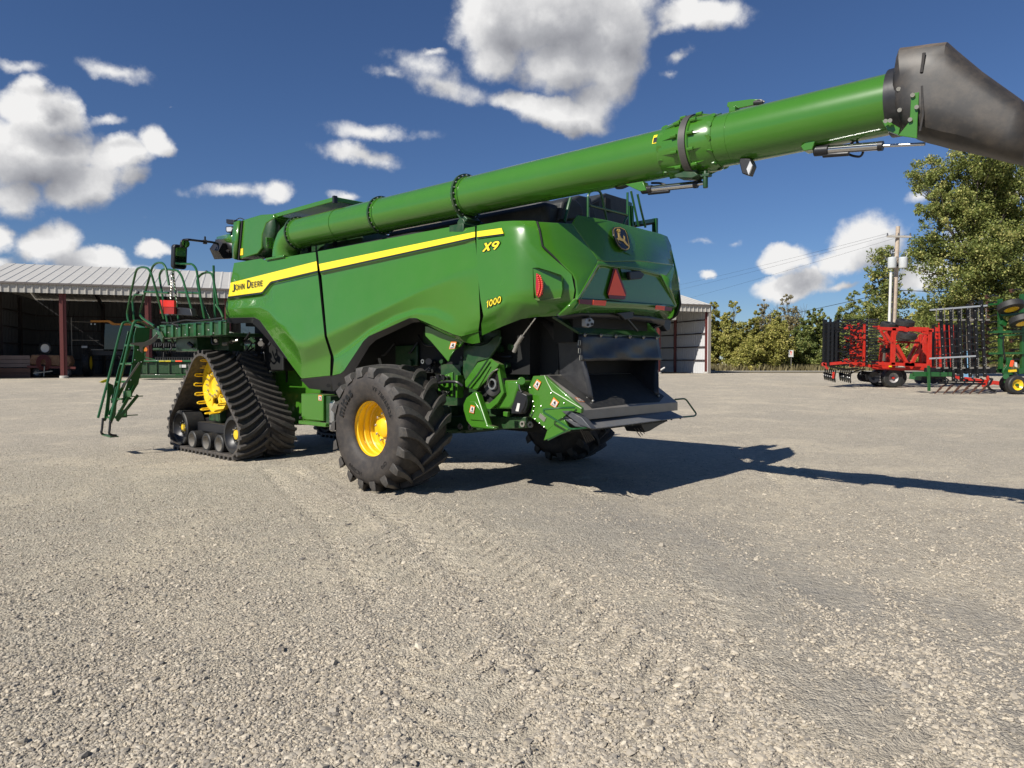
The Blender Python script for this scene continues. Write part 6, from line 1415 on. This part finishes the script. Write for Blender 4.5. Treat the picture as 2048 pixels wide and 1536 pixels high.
def leaves(cent,rad,cnt,size,seed,flat=.85):
    """cent (k,3) clump centres, rad (k,) clump radii, cnt leaves per clump"""
    r=np.random.default_rng(seed); k=len(cent); cnt=np.asarray(cnt); idx=np.repeat(np.arange(k),cnt); n=len(idx)
    d=r.normal(size=(n,3)); d/=np.linalg.norm(d,axis=1)[:,None]; rr=rad[idx]*(r.random(n)**.42)
    p=cent[idx]+d*rr[:,None]*np.array([1,1,flat])
    nrm=r.normal(size=(n,3))+d*.6; nrm/=np.linalg.norm(nrm,axis=1)[:,None]
    a=np.cross(nrm,r.normal(size=(n,3))); a/=np.linalg.norm(a,axis=1)[:,None]; b=np.cross(nrm,a)
    s=size*r.uniform(.6,1.35,n)[:,None]; 
    v=np.stack([p-a*s*.5,p-b*s*.36,p+a*s*.55,p+b*s*.36],1).reshape(-1,3); f=np.arange(4*n).reshape(-1,4)
    tone=np.clip(r.normal(.45,.22,n)+np.repeat(r.normal(0,.16,k),cnt),0,1)
    return v,f,np.repeat(tone,4)
def limbs(root,pts_r,mname='trunk',parent=None):
    mb=MB()
    for p0,p1,r0_,r1_ in pts_r: mb.cyl(p0,p1,r0_,9,r1_)
    o=mb.build(mname,M['bark'],None); o.parent=root; o.matrix_parent_inverse=Matrix.Translation(-Vector(root.location)); return o
def leafobj(root,name,v,f,t,m):
    o=np_mesh(name,v,f,m,attrs={'tone':t}); o.parent=root; o.matrix_parent_inverse=Matrix.Translation(-Vector(root.location)); return o
def tree(name,base,h,lobes,nleaf,size,lm,label,cat,group,seed,trunk_r=.3,bare=0):
    """lobes: (x offset, y offset, height, radius, vertical radius, density)"""
    r=np.random.default_rng(seed); root=empty(name,base,0,None,label,cat,group); base=Vector(base); C=[];Rr=[];Nn=[]
    top=base+Vector((0,0,h*.62)); L_=[(base-Vector((0,0,.3)),base+Vector((h*.01,0,h*.30)),trunk_r,trunk_r*.75),(base+Vector((h*.01,0,h*.30)),top,trunk_r*.75,trunk_r*.35)]
    tot=sum(l[3]**2*l[4]*l[5] for l in lobes)
    for (dx_,dy_,z,R,Rz,den) in lobes:
        c=base+Vector((dx_,dy_,z)); k=max(5,int(26*R*R*den**.5)) if R<4 else int(14*R*R*den**.5)
        k=min(k,230); d=r.normal(size=(k,3)); d/=np.linalg.norm(d,axis=1)[:,None]; q=r.random(k)**.38
        cc=np.array(c)+d*q[:,None]*np.array([R,R,Rz]); C.append(cc); Rr.append(r.uniform(.18,.36,k)*min(R,2.2)*.9)
        Nn.append(np.maximum(3,(r.uniform(.5,1.5,k)*nleaf*(R*R*Rz*den/tot)/k)).astype(int))
        s0=base+Vector((h*.01,0,max(h*.2,min(z-Rz*.7,h*.5)))); L_.append((s0,c,trunk_r*.35,trunk_r*.08))
        for j in range(min(k,9)): L_.append((s0.lerp(c,.5+.4*random.random()),Vector(cc[j]),trunk_r*.10,.02))
    C=np.concatenate(C);Rr=np.concatenate(Rr);Nn=np.concatenate(Nn)
    v,f,t=leaves(C,Rr,Nn,size,seed); limbs(root,L_); leafobj(root,'crown',v,f,t,lm)
    if bare:
        mb=MB(); rr=random.Random(seed)
        for k in range(bare):
            p=base+Vector((rr.uniform(-1,1)*h*.12,rr.uniform(-.5,.5),h*.35)); q=p+Vector((rr.uniform(-1,1)*h*.22,rr.uniform(-1,1),h*rr.uniform(.35,.72))); mb.cyl(p,q,.05,5,.012)
            for j in range(7):
                a=p.lerp(q,rr.uniform(.3,.95)); b=a+Vector((rr.uniform(-1,1)*h*.12,rr.uniform(-.5,.5),h*rr.uniform(.04,.16))); mb.cyl(a,b,.02,4,.006)
        o=mb.build('twigs',M['bark'],None); o.parent=root; o.matrix_parent_inverse=Matrix.Translation(-base)
    return root
def at(px,d): p=W(px,740,d); return Vector((p.x,p.y,.56))
# the big cottonwood by the road
BD=50.; b=at(1935,BD); px2m=BD/F
def lobe(px,py,rx,ry,den=1,dy=0): # photo ellipse -> lobe of the tree at depth BD
    c=W(px,py,BD); return (c.x-b.x,dy,c.z-b.z,rx*px2m,ry*px2m,den)
tree('tall_tree',b,16,[lobe(1880,345,48,42,1.0,1),lobe(1940,330,60,40,1,-1),lobe(1990,350,60,45,1,.5),lobe(1862,425,38,48,.8,-.5),lobe(1925,420,60,55,1),lobe(1990,430,60,60,1,1),lobe(2040,390,60,80,1),lobe(1880,500,52,45,1,1),lobe(1945,510,62,55,1.1,-1),lobe(2010,520,60,60,1),lobe(2060,480,60,70,1),lobe(1915,570,55,36,1.1),lobe(1990,590,60,45,1),lobe(2055,580,50,60,1),lobe(1858,545,30,20,.6),lobe(1850,380,22,12,.4),lobe(1905,628,55,40,1,1.5),lobe(1965,645,50,45,1,1.2),lobe(2030,650,60,50,1,1)],150000,.145,LM[0],'tall olive-green tree rising above the cultivators at the right edge','tree',None,5,.26)
BD=62.; b=at(1766,BD); px2m=BD/F
tree('slender_tree',b,11,[lobe(1765,510,30,17,1),lobe(1758,545,30,24,1),lobe(1770,585,34,22,1),lobe(1745,570,20,24,.8),lobe(1790,560,24,18,.5),lobe(1768,620,44,28,1),lobe(1806,600,26,22,.5),lobe(1770,660,30,25,.8)],9000,.19,LM[0],'slender loose-crowned tree half hidden by the utility pole','tree',None,8,.16)
bush=[ # photo x, top y, half width, leaf kind, depth, bare twigs
(1432,618,30,2,84,0),(1466,622,34,2,82,0),(1502,640,34,2,80,0),(1536,622,36,3,86,9),(1575,612,38,3,84,12),(1560,645,46,2,80,0),(1612,636,34,1,81,0),(1640,628,34,0,83,0),(1668,640,30,1,79,0),(1712,606,38,0,84,4),(1752,640,36,1,79,0),(1790,610,40,0,85,0),(1828,628,38,2,82,0),(1862,612,40,1,84,0),(1905,620,44,1,82,0),(1950,625,44,0,84,0),(1995,630,44,1,82,0),(2040,620,44,1,84,0),(2085,620,44,1,83,0)]
kinds=['sunlit dark green','shadowed deep green','yellowing','dry grey-brown']
kinds=['olive green','deep green','yellow-leaved','dry half-bare']
for i,(px,ty,hw,k,d,bare) in enumerate(bush):
    b=at(px,d); BD=d; px2m=d/F; rb=random.Random(i+40); lo_=[]
    for j in range(7):
        yy=lerp(ty+hw*.25-12,728,(j/6)**.9); w_=hw*(.45+.55*min(1,(yy-ty)/60)); lo_.append(lobe(px+rb.uniform(-.5,.5)*w_,yy,w_*.85,hw*.6,1,rb.uniform(-1,1)))
    side=('just right of the shed' if i==0 else 'behind the red cultivator' if 7<=i<=11 else 'below the tall tree' if i>11 else 'left of the small road sign' if i<5 else 'right of the small road sign')
    ords=['first','second','third','fourth','fifth','sixth','seventh','eighth','ninth','tenth','eleventh','twelfth','thirteenth','fourteenth','fifteenth','sixteenth','seventeenth','eighteenth','nineteenth']
    tree('roadside_bush',b,(722-ty)*px2m+1.1,lo_,25000 if not (k==3) else 12000,.19,LM[k],'%s bush %s, %s from the left in the hedge'%(kinds[k],side,ords[i]),'bush','bushes along the road',60+i,.10,bare)
# low grass tufts along the verge
r=np.random.default_rng(3); n=9000; x=r.uniform(20,75,n); y=r.uniform(77.5,82,n); hh=r.uniform(.25,.9,n); a=r.random(n)*3.14; w_=.10
v=np.stack([np.stack([x-np.cos(a)*w_,y-np.sin(a)*w_,np.full(n,.58)],1),np.stack([x+np.cos(a)*w_,y+np.sin(a)*w_,np.full(n,.58)],1),np.stack([x+r.normal(0,.15,n),y,.58+hh],1)],1).reshape(-1,3)
gtu=np_mesh('tall_grass',v,np.arange(3*n).reshape(-1,3),LM[3],attrs={'tone':np.repeat(r.random(n)*.6,3)}); tag(gtu,'dry brownish grass growing along the foot of the hedge','grass',kind='stuff')
# ---- utility pole
PD=45.; pb=W(1783,745,PD); pb.z=.5; up=thing('utility_pole',pb,'weathered wooden utility pole with crossarm and two grey transformers','utility pole')
ptop=W(1796,453,PD); M['pole_wood']=mat('pole_wood',(.45,.37,.29),.85,noise=.35,scale=3,dust=(.2,.14,.1),dustamt=.5,bump=.5,bscale=10)
tpart('pole',MB().cyl(pb-Vector((0,0,.3)),ptop,.165,14,.12),'pole_wood',up)
tpart('crossarm',MB().bar(W(1774,472.5,PD-.2),W(1822,473.5,PD-.2),.10,.12),mat('arm_wood',(.40,.37,.32),.8),up,smooth=False)
for px in (1775,1797,1821): tpart('insulator',MB().cyl(W(px,472,PD-.2),W(px,466,PD-.2),.06,8,.03),'grey_blue',up)
tm_=mat('transformer_paint',(.50,.52,.52),.45)
for px in (1784,1806):
    c=W(px,536,PD-.35); ca=tpart('transformer',MB().rev([(0,.0001),(0,.23),(.05,.25),(.62,.25),(.66,.22),(.70,.0001)],c,(0,0,1),18),tm_,up,angle=35)
    tpart('bushing_cap',MB().cyl(c+Vector((.05,0,.68)),c+Vector((.08,0,.92)),.05,8,.03),'grey_blue',up,ca); tpart('lead_wire',MB().tube([c+Vector((.08,0,.9)),c+Vector((.2,0,1.05)),c+Vector((.26,0,.8)),c+Vector((.1,0,.6))],.015,5,bend=.1),'decal_white',up,ca)
tpart('brace_bracket',MB().bar(W(1776,531,PD-.1),W(1812,531,PD-.1),.12,.10).tube([W(1784,493,PD),W(1780,500,PD-.3),W(1784,520,PD-.3)],.02,5),'black',up)
cdt=MB().cyl(Vector((W(1775,745,PD-.3).x,PD-.3,.4)),W(1782,545,PD-.3),.085,12); tpart('conduit',cdt,mat('pale_conduit',(.60,.60,.57),.5),up)
def wire(a,b_,sag,r,label,nm='power_line'):
    pts=[]
    for i in range(25):
        t=i/24; p=a.lerp(b_,t); p.z-=sag*4*t*(1-t); pts.append(p)
    o=MB().tube(pts,r,5).build(nm,M['void']); tag(o,label,'power line','wires on the utility pole'); return o
wire(W(1775,467,PD),W(1190,600,140),.5,.007,'thin wire from the left insulator of the crossarm running to the left')
wire(W(1797,466,PD),W(1190,612,145),.5,.007,'thin wire from the pole top running down to the left, middle one')
wire(W(1821,467,PD),W(1190,640,150),.5,.007,'lowest thin wire from the crossarm running away to the left')
wire(W(1785,583,PD),W(1380,655,120),.5,.019,'thicker dark cable sloping down left over the hedge')
wire(W(1788,580,PD),W(2150,570,60),.3,.022,'dark cable running right from the pole into the tall tree')
# small road sign
sb_=at(1582,78); sg=thing('road_sign',sb_,'small white road sign with red print before the hedge','sign')
tpart('sign_post',MB().bar(sb_,sb_+Vector((0,0,2.2)),.06,.05),'grey_steel',sg)
sc_=W(1582,707,77.9); pl=tpart('sign_plate',MB().box(sc_,(.52,.03,.75)),'decal_white',sg,smooth=False)
tpart('sign_print',MB().box(sc_+Vector((0,-.02,.05)),(.06,.01,.40)).box(sc_+Vector((0,-.02,.16)),(.22,.01,.06)),'red_reflect',sg,pl,smooth=False)
# ================================================================== red folding cultivator
RD=36.; RG=gz(RD)
M['implement_red']=mat('implement_red',(.50,.020,.010),.4,coat=.4,noise=.08,scale=2,dust=(.4,.2,.12),dustamt=.15)
M['implement_black']=mat('implement_black',(.007,.007,.008),.4,coat=.1)
M['disc']=mat('disc_steel',(.035,.035,.038),.35,metal=.5)
r0_=W(1783,776,RD); RC=thing('folded_red_cultivator',Vector((r0_.x,RD,RG)),'bright red folding cultivator with black tines, folded up on grey-rimmed wheels','cultivator')
def Rw(px,py,dy=0): return W(px,py,RD+dy)
def rbar(a,b,w_=.16,dy=0,m='implement_red',nm='frame_beam',t=.14,par=None): return tpart(nm,MB().bar(Rw(*a,dy),Rw(*b,dy),t,w_,(0,1,0)) if 0 else MB().bar(Rw(*a,dy),Rw(*b,dy),w_,t,(0,1,0)),m,RC,par,smooth=False,bevel=.008)
# wing frames (near and far) as trusses
for dy,s_ in ((-.9,0),(1.1,-3)):
    for a,b_,w_ in (((1755,657),(1866,661),.16),((1752,727),(1862,731),.16),((1787,656),(1785,730),.20),((1859,660),(1858,730),.18),((1769,664),(1787,690),.13),((1793,690),(1814,728),.15),((1852,672),(1823,728),.15),((1808,729),(1828,729),.2),((1792,668),(1815,664),.12),((1843,664),(1860,668),.14),((1840,670),(1842,700),.08)):
        rbar((a[0]+s_*3,a[1]+s_),(b_[0]+s_*3,b_[1]+s_),w_,dy)
for a,b_,w_,dy in (((1757,683),(1858,686),.10,.2),((1764,690),(1760,725),.14,.5),((1770,668),(1770,690),.12,.6),((1842,700),(1840,728),.12,.8),((1820,684),(1812,696),.07,.1),((1757,676),(1775,690),.08,0)): rbar(a,b_,w_,dy)
# main carrier, drawbar
for dy in(-.5,.6): rbar((1745,734),(1872,738),.24,dy,nm='main_frame')
rbar((1930,758),(2017,769),.20,0,nm='drawbar'); rbar((1868,738),(1935,762),.16,0,nm='drawbar'); rbar((1965,772),(1990,765),.12,-.2,nm='drawbar'); rbar((1974,752),(1980,768),.10,-.2,nm='jack_stand')
tpart('label_plate',MB().box(Rw(1781,732.5,-.64),(.16,.02,.12)),'decal_yellow',RC,smooth=False)
tpart('label_plate',MB().box(Rw(1803,734,-.66),(.35,.02,.10)),'decal_white',RC,smooth=False); tpart('label_plate',MB().box(Rw(1793,733.5,-.66),(.10,.02,.10)),'decal_white',RC,smooth=False)
# wheels on the ground
wm=mat('grey_wheel',(.38,.37,.36),.5,metal=.3)
wheel(RC,Vector((Rw(1783,757,-.3).x,RD-.3,RG+.48)),(0,-1,0),.48,.40,.25,wm,hubm='implement_red',tyre='rubber_blk'); wheel(RC,Vector((Rw(1792,757,+1.0).x,RD+1.0,RG+.48)),(0,-1,0),.48,.40,.25,wm,tyre='rubber_blk')
wheel(RC,Vector((Rw(1758,757,+.8).x,RD+.8,RG+.46)),(0,-1,0),.46,.36,.25,wm)
# folded gauge wheels lying flat on top
def flatwheel(px,py,r,dy): wheel(RC,Rw(px,py,dy),(0.05,-.28,1),r,.27,r*.5,'black',tyre='rubber_blk')
flatwheel(1810,645.5,.43,-.4); flatwheel(1779,651,.42,.3); flatwheel(1814,671,.44,-1.15); flatwheel(1803,674,.42,.2)
tpart('wheel_arm',MB().bar(Rw(1815,654,-.4),Rw(1816,664,-.6),.12,.14),'implement_red',RC,smooth=False)
tpart('hydraulic_block',MB().box(Rw(1772,701,.0),(.34,.3,.24)),'black',RC,bevel=.03)
# discs
for px,dy in((1747,-.3),(1741,.0),(1735,.3),(1729,.6),(1724,.9)): 
    c=Rw(px,754-(dy*2),dy); tpart('disc',MB().rev([(-.03,.0001),(0,.15),(.04,.28),(.035,.285),(-.01,.15)],c,(.25,-1,0),24),'disc',RC,angle=50)
for px in(1838,1852,1866,1880): tpart('disc',MB().rev([(-.03,.0001),(0,.15),(.04,.28),(.035,.285),(-.01,.15)],Rw(px,757,.6),(.25,-1,0),20),'disc',RC,angle=50)
# stacked tine rows on the folded wing
rr=random.Random(5)
for k in range(17):
    y=638+k*5.5
    tpart('tine',MB().bar(Rw(1737,y,-.9),Rw(1757+rr.uniform(-3,3),y+rr.uniform(-1,1),-1.0),.035,.045),'implement_black',RC,smooth=False); tpart('tine',MB().bar(Rw(1739,y+1.5,-.2),Rw(1755,y+2.5,-.3),.03,.04),'implement_black',RC,smooth=False)
tpart('tine_bar',MB().bar(Rw(1734,636,-.9),Rw(1733,730,-.9),.08,.09),'implement_black',RC,smooth=False)
for k in range(9): tpart('bolt_group',MB().ball(Rw(1734,640+k*10.4,-.97),.028,5),'bolt',RC)
for px,dy in((1729,-.6),(1722,.0),(1716,.4),(1709,.8),(1703,0.2)):
    tpart('wing_beam',MB().bar(Rw(px,648+rr.uniform(-4,8),dy),Rw(px-2,734,dy),.09,.10),'implement_red',RC,smooth=False)
for k in range(26):
    y=rr.uniform(646,728); x=rr.uniform(1686,1727); d_=rr.uniform(-.8,1)
    tpart('shank_clamp',MB().bar(Rw(x,y,d_),Rw(x+rr.uniform(3,9),y+rr.uniform(-3,3),d_),.10,.12),'implement_red',RC,smooth=False)
mbs=[]
for k in range(15):
    y=640+k*6.4
    for x0 in(1674,1684,1694,1704,1714):
        yy=y+rr.uniform(-2,2); d_=rr.uniform(-.9,.9)
        tpart('spring_tine',MB().tube([Rw(x0,yy,d_),Rw(x0+6,yy-2,d_),Rw(x0+12,yy+1,d_),Rw(x0+19,yy-1,d_)],.04,4),'implement_black',RC)
# rolling-basket stack at the rear end
for px,dy in((1648,-.4),(1652,.3),(1657,-.6),(1661,.2),(1665,-.5),(1669,.4),(1673,-.4),(1677,.5)):
    tpart('basket_bar',MB().bar(Rw(px,642+rr.uniform(-5,3),dy),Rw(px-1.5,732,dy),.10,.08),'implement_black',RC,smooth=False)
for px in (1655,1664,1672):
    for k in range(10): tpart('basket_ring',MB().rev([(-.015,.12),(-.015,.18),(.015,.18),(.015,.12)],Rw(px,646+k*9,-.1),(0.1,0,1),10,closed=True),'implement_black',RC)
rbar((1644,729),(1702,724),.14,-.5,nm='rear_beam'); rbar((1700,726),(1745,733),.14,-.3,nm='rear_beam'); rbar((1645,726),(1655,738),.10,-.5,nm='rear_beam'); rbar((1667,744),(1666,757),.06,-.6,nm='rear_beam')
def coil(px,py,n,ax0,r_=.20,dy=0):
    for k in range(n):
        c=Rw(px+k*4.0,py+k*1.0,dy-k*.06); tpart('star_wheel',MB().rev([(-.02,.06),(-.02,r_),(.02,r_),(.02,.06)],c,ax0,14,closed=True),'implement_black',RC)
        tpart('wheel_arm',MB().bar(c,c+Vector((.06,0,.42)),.04,.05),'implement_black',RC,smooth=False)
coil(1649,752,6,(1,-.6,.2)); coil(1680,753,6,(1,-.6,.2),.22)
tpart('rear_linkage',MB().tube([Rw(1660,733,-.5),Rw(1690,739,-.5),Rw(1716,737,-.4)],.05,6).tube([Rw(1690,752,-.4),Rw(1712,742,-.3),Rw(1730,738,-.2)],.04,6),'implement_black',RC)
# front wing, mostly seen between the dark harrow bars
for px,dy,w_ in((1869,-.4,.05),(1873,.3,.22),(1880,-.2,.12),(1888,.4,.14),(1896,-.3,.16),(1903,.3,.14)):
    tpart('wing_beam',MB().bar(Rw(px,650+rr.uniform(-6,6),dy),Rw(px+2,734,dy),w_,.12),'implement_red',RC,smooth=False)
for k in range(9): rbar((1872,662+k*8),(1898,660+k*8+rr.uniform(-3,3)),.06,.2,nm='wing_rung')
tpart('tine_bar',MB().bar(Rw(1866,650,-.5),Rw(1865,735,-.5),.10,.08),'implement_black',RC,smooth=False)
for px in(1904,1910,1916): tpart('tine_bar',MB().bar(Rw(px,655,.3),Rw(px+2,735,.3),.09,.08),'implement_black',RC,smooth=False)
for k in range(12):
    tpart('spring_tine',MB().tube([Rw(1904,664+k*6,.3),Rw(1912,662+k*6,.3),Rw(1920,665+k*6,.3)],.03,4),'implement_black',RC)
# ================================================================== green field cultivator
GD=31.5; GG=gz(GD)
g0=W(2030,798,GD); GC=thing('folded_green_cultivator',Vector((g0.x,GD,GG)),'green field cultivator folded upright with a black spike harrow and yellow-rimmed wheels','cultivator')
def Gw(px,py,dy=0): return W(px,py,GD+dy)
def gp(nm,mb,m,par=None,**k): return tpart(nm,mb,m,GC,par,**k)
bars=[((1881,613),(1889,768)),((1901,612),(1907,763)),((1918,614),(1923,762)),((1935,608),(1941,754)),((1950,612),(1955,756)),((1962,600),(1970,754))]
for i,(a,b_) in enumerate(bars):
    hb=gp('harrow_bar',MB().bar(Gw(*a,-.1*i),Gw(*b_,-.1*i),.11,.09),'implement_black',smooth=False)
    n=9
    for k in range(n):
        t=(k+.6)/n; c=Gw(lerp(a[0],b_[0],t),lerp(a[1],b_[1],t),-.1*i-.05); gp('tooth',MB().ball(c,.022,4).bar(c,c+Vector((.12,.05,-.02)),.02,.02),'bolt',hb,smooth=False)
    for k in range(10):
        t=(k+.3)/10; c=Gw(lerp(a[0],b_[0],t),lerp(a[1],b_[1],t),-.1*i); gp('spike',MB().bar(c,c+Vector((-.26,.1,.0)),.035,.035),'implement_black',hb,smooth=False)
for k in range(8): gp('harrow_rung',MB().bar(Gw(1940,640+k*12,.3),Gw(1974,640+k*12,.3),.04,.05),'implement_black',smooth=False)
wb=mat('bare_steel_bar',(.55,.56,.56),.35,metal=.6)
gp('carrier_bar',MB().bar(Gw(1860,620,-.5),Gw(1974,611,-.5),.06,.07),wb,smooth=False); gp('carrier_bar',MB().bar(Gw(1859,717,-.5),Gw(1951,712,-.5),.06,.07),wb,smooth=False)
for x in(1873,1889,1906,1923,1940,1957,1972):
    for y0_,y1_ in ((617,640),(716,736)):
        gp('chain',MB().tube([Gw(x+(.8 if k%2 else -.8),lerp(y0_,y1_,k/9),-.55) for k in range(10)],.02,4),'chain'); gp('chain_hook',MB().bar(Gw(x,y1_,-.55),Gw(x+7,y1_-.5,-.55),.06,.07),'grey_steel',smooth=False)
gp('harrow_beam',MB().bar(Gw(1850,741,.3),Gw(1990,741,.1),.22,.25),'implement_black',smooth=False,bevel=.02)
gp('rear_beam',MB().bar(Gw(1827,748,.0),Gw(1902,749,-.1),.19,.2),'green_rail',bevel=.01); gp('rear_beam',MB().bar(Gw(1822,752,.6),Gw(1840,755,.3),.35,.25),'green_rail',bevel=.01)
gp('parking_stand',MB().bar(Gw(1857,731,-.2),Gw(1858,782,-.2),.09,.09),'green_rail',smooth=False)
M['worn_brown']=mat('worn_brown_steel',(.12,.06,.04),.5,metal=.4,noise=.3)
for k in range(6):
    x=1869+k*17.5; f=gp('sweep_point',MB().prism([Gw(x,789,-.6),Gw(x+13,773,-.6),Gw(x+20,769,-.6),Gw(x+14,778,-.6)],(0,.05,0)),'worn_brown',smooth=False)
    gp('shank',MB().tube([Gw(x+16,773,-.6),Gw(x+24,768,-.5),Gw(x+28,760,-.4),Gw(x+22,756,-.3)],.035,5),'implement_black')
gp('shank_frame',MB().bar(Gw(1880,766,-.4),Gw(1970,768,-.4),.08,.08).bar(Gw(1878,762,.5),Gw(1968,763,.5),.06,.06),'implement_black',smooth=False)
gp('spring_shank',MB().tube([Gw(1985,757,-.3),Gw(1977,764,-.3),Gw(1976,774,-.3),Gw(1982,780,-.3),Gw(1990,782,-.3)],.05,6,bend=.15),'implement_black')
for x,y0_ in((1893,640),(1911,650),(1927,640),(1943,650)): gp('harrow_bar',MB().bar(Gw(x,y0_,.7),Gw(x+5,748,.7),.10,.08),'implement_black',smooth=False)
# masts and wing beams
for x,y0_ in((2000,598),(2044,588)): gp('mast',MB().bar(Gw(x,y0_,0),Gw(x+1,738,0),.15,.15),'green_rail',bevel=.01,smooth=False)
for a,b_,w_ in(((1978,609),(2000,608),.08),((1978,664),(2052,663),.11),((1976,707),(2056,706),.09),((2000,630),(2052,627),.12),((1998,672),(2052,668),.07),((2002,643),(2012,648),.25)):
    gp('wing_beam',MB().bar(Gw(*a,-.1),Gw(*b_,-.1),.14,w_),'green_rail',smooth=False,bevel=.006)
for k in range(12):
    y=592+k*13; x=1999 if k%2 else 1997
    s_=gp('shank',MB().tube([Gw(x,y,.1),Gw(x-10,y-1,.1),Gw(x-18,y+2,.1),Gw(x-24,y-1,.1)],.035,5),'implement_black'); gp('sweep_point',MB().prism([Gw(x-16,y+3,.1),Gw(x-24,y+6,.1),Gw(x-27,y-1,.1),Gw(x-22,y-3,.1)],(0,.06,0)),'worn_brown',smooth=False)
for k in range(8):
    y=580+k*20; gp('shank',MB().tube([Gw(2044,y,.4),Gw(2033,y-2,.4),Gw(2024,y+2,.4)],.035,5),'implement_black')
    gp('sweep_point',MB().prism([Gw(2030,y+3,.4),Gw(2022,y+6,.4),Gw(2019,y-1,.4),Gw(2026,y-3,.4)],(0,.06,0)),'worn_brown',smooth=False)
for px,py in((2021.5,613),(2045,641)): wheel(GC,Gw(px,py,-.5),(.03,-.42,-1),.50,.30,.28,'yellow')
gp('hose',MB().tube([Gw(2008,670,-.2),Gw(2006,690,-.2),Gw(2010,720,-.2)],.03,5),'black')
gp('gusset_plate',MB().prism([Gw(*p,-.2) for p in((2014,715),(2024,715),(2026,725),(2021,740),(2012,757),(2006,745),(2008,738),(2014,730))],(0,.1,0)),'green_rail',bevel=.01)
gp('frame_beam',MB().bar(Gw(2012,745,-.1),Gw(2060,740,-.1),.2,.24).bar(Gw(2010,762,-.3),Gw(2060,764,-.3),.16,.16).bar(Gw(2022,756,-.3),Gw(2044,764,-.3),.1,.12),'green_rail',smooth=False,bevel=.01)
gp('hub_casting',MB().cyl(Gw(2012,753,-.4),Gw(2012,753,.1),.12,14),'green_rail')
gp('hydraulic_cylinder',MB().cyl(Gw(2030,745,-.3),Gw(2039,760,-.3),.04,10),'chain')
gp('yellow_bar',MB().bar(Gw(2018,742,-.45),Gw(2032,741,-.45),.10,.1),'yellow',smooth=False)
gp('red_marker',MB().bar(Gw(2022,733,-.45),Gw(2025,721,-.45),.12,.06),'red_reflect',smooth=False)
gp('sign_plate',MB().prism([Gw(2029,724,-.45),Gw(2034,725,-.45),Gw(2035,735,-.45),Gw(2030,733,-.45)],(0,.02,0)),'decal_white',smooth=False)
wheel(GC,Vector((Gw(2031,779,-.6).x,GD-.6,GG+.40)),(0,-1,0),.40,.30,.24,'yellow',hubm='green_rail'); wheel(GC,Vector((Gw(2062,779,-.6).x,GD-.6,GG+.40)),(0,-1,0),.40,.30,.24,'yellow')
wheel(GC,Vector((Gw(2019,770,+.9).x,GD+.9,GG+.40)),(0,-1,0),.40,.30,.24,'yellow')
gp('centre_frame',MB().bar(Gw(1985,741,.2),Gw(2060,744,.4),.22,.2),'green_dk',smooth=False)
# blue cabinet glimpsed behind the harrow
bc=at(1937,48); bc.z=gz(48); bl=thing('blue_cabinet',bc,'pale blue upright cabinet glimpsed behind the black harrow bars','cabinet')
bm_=mat('pale_blue_paint',(.16,.33,.50),.5)
tpart('body',MB().box(bc+Vector((0,0,.85)),(.42,.42,1.7)),bm_,bl,bevel=.04); tpart('door',MB().box(bc+Vector((0,-.22,.8)),(.32,.02,1.3)),'mirror',bl,bevel=.005); tpart('lid',MB().box(bc+Vector((0,0,1.74)),(.5,.5,.08)),bm_,bl,bevel=.02)
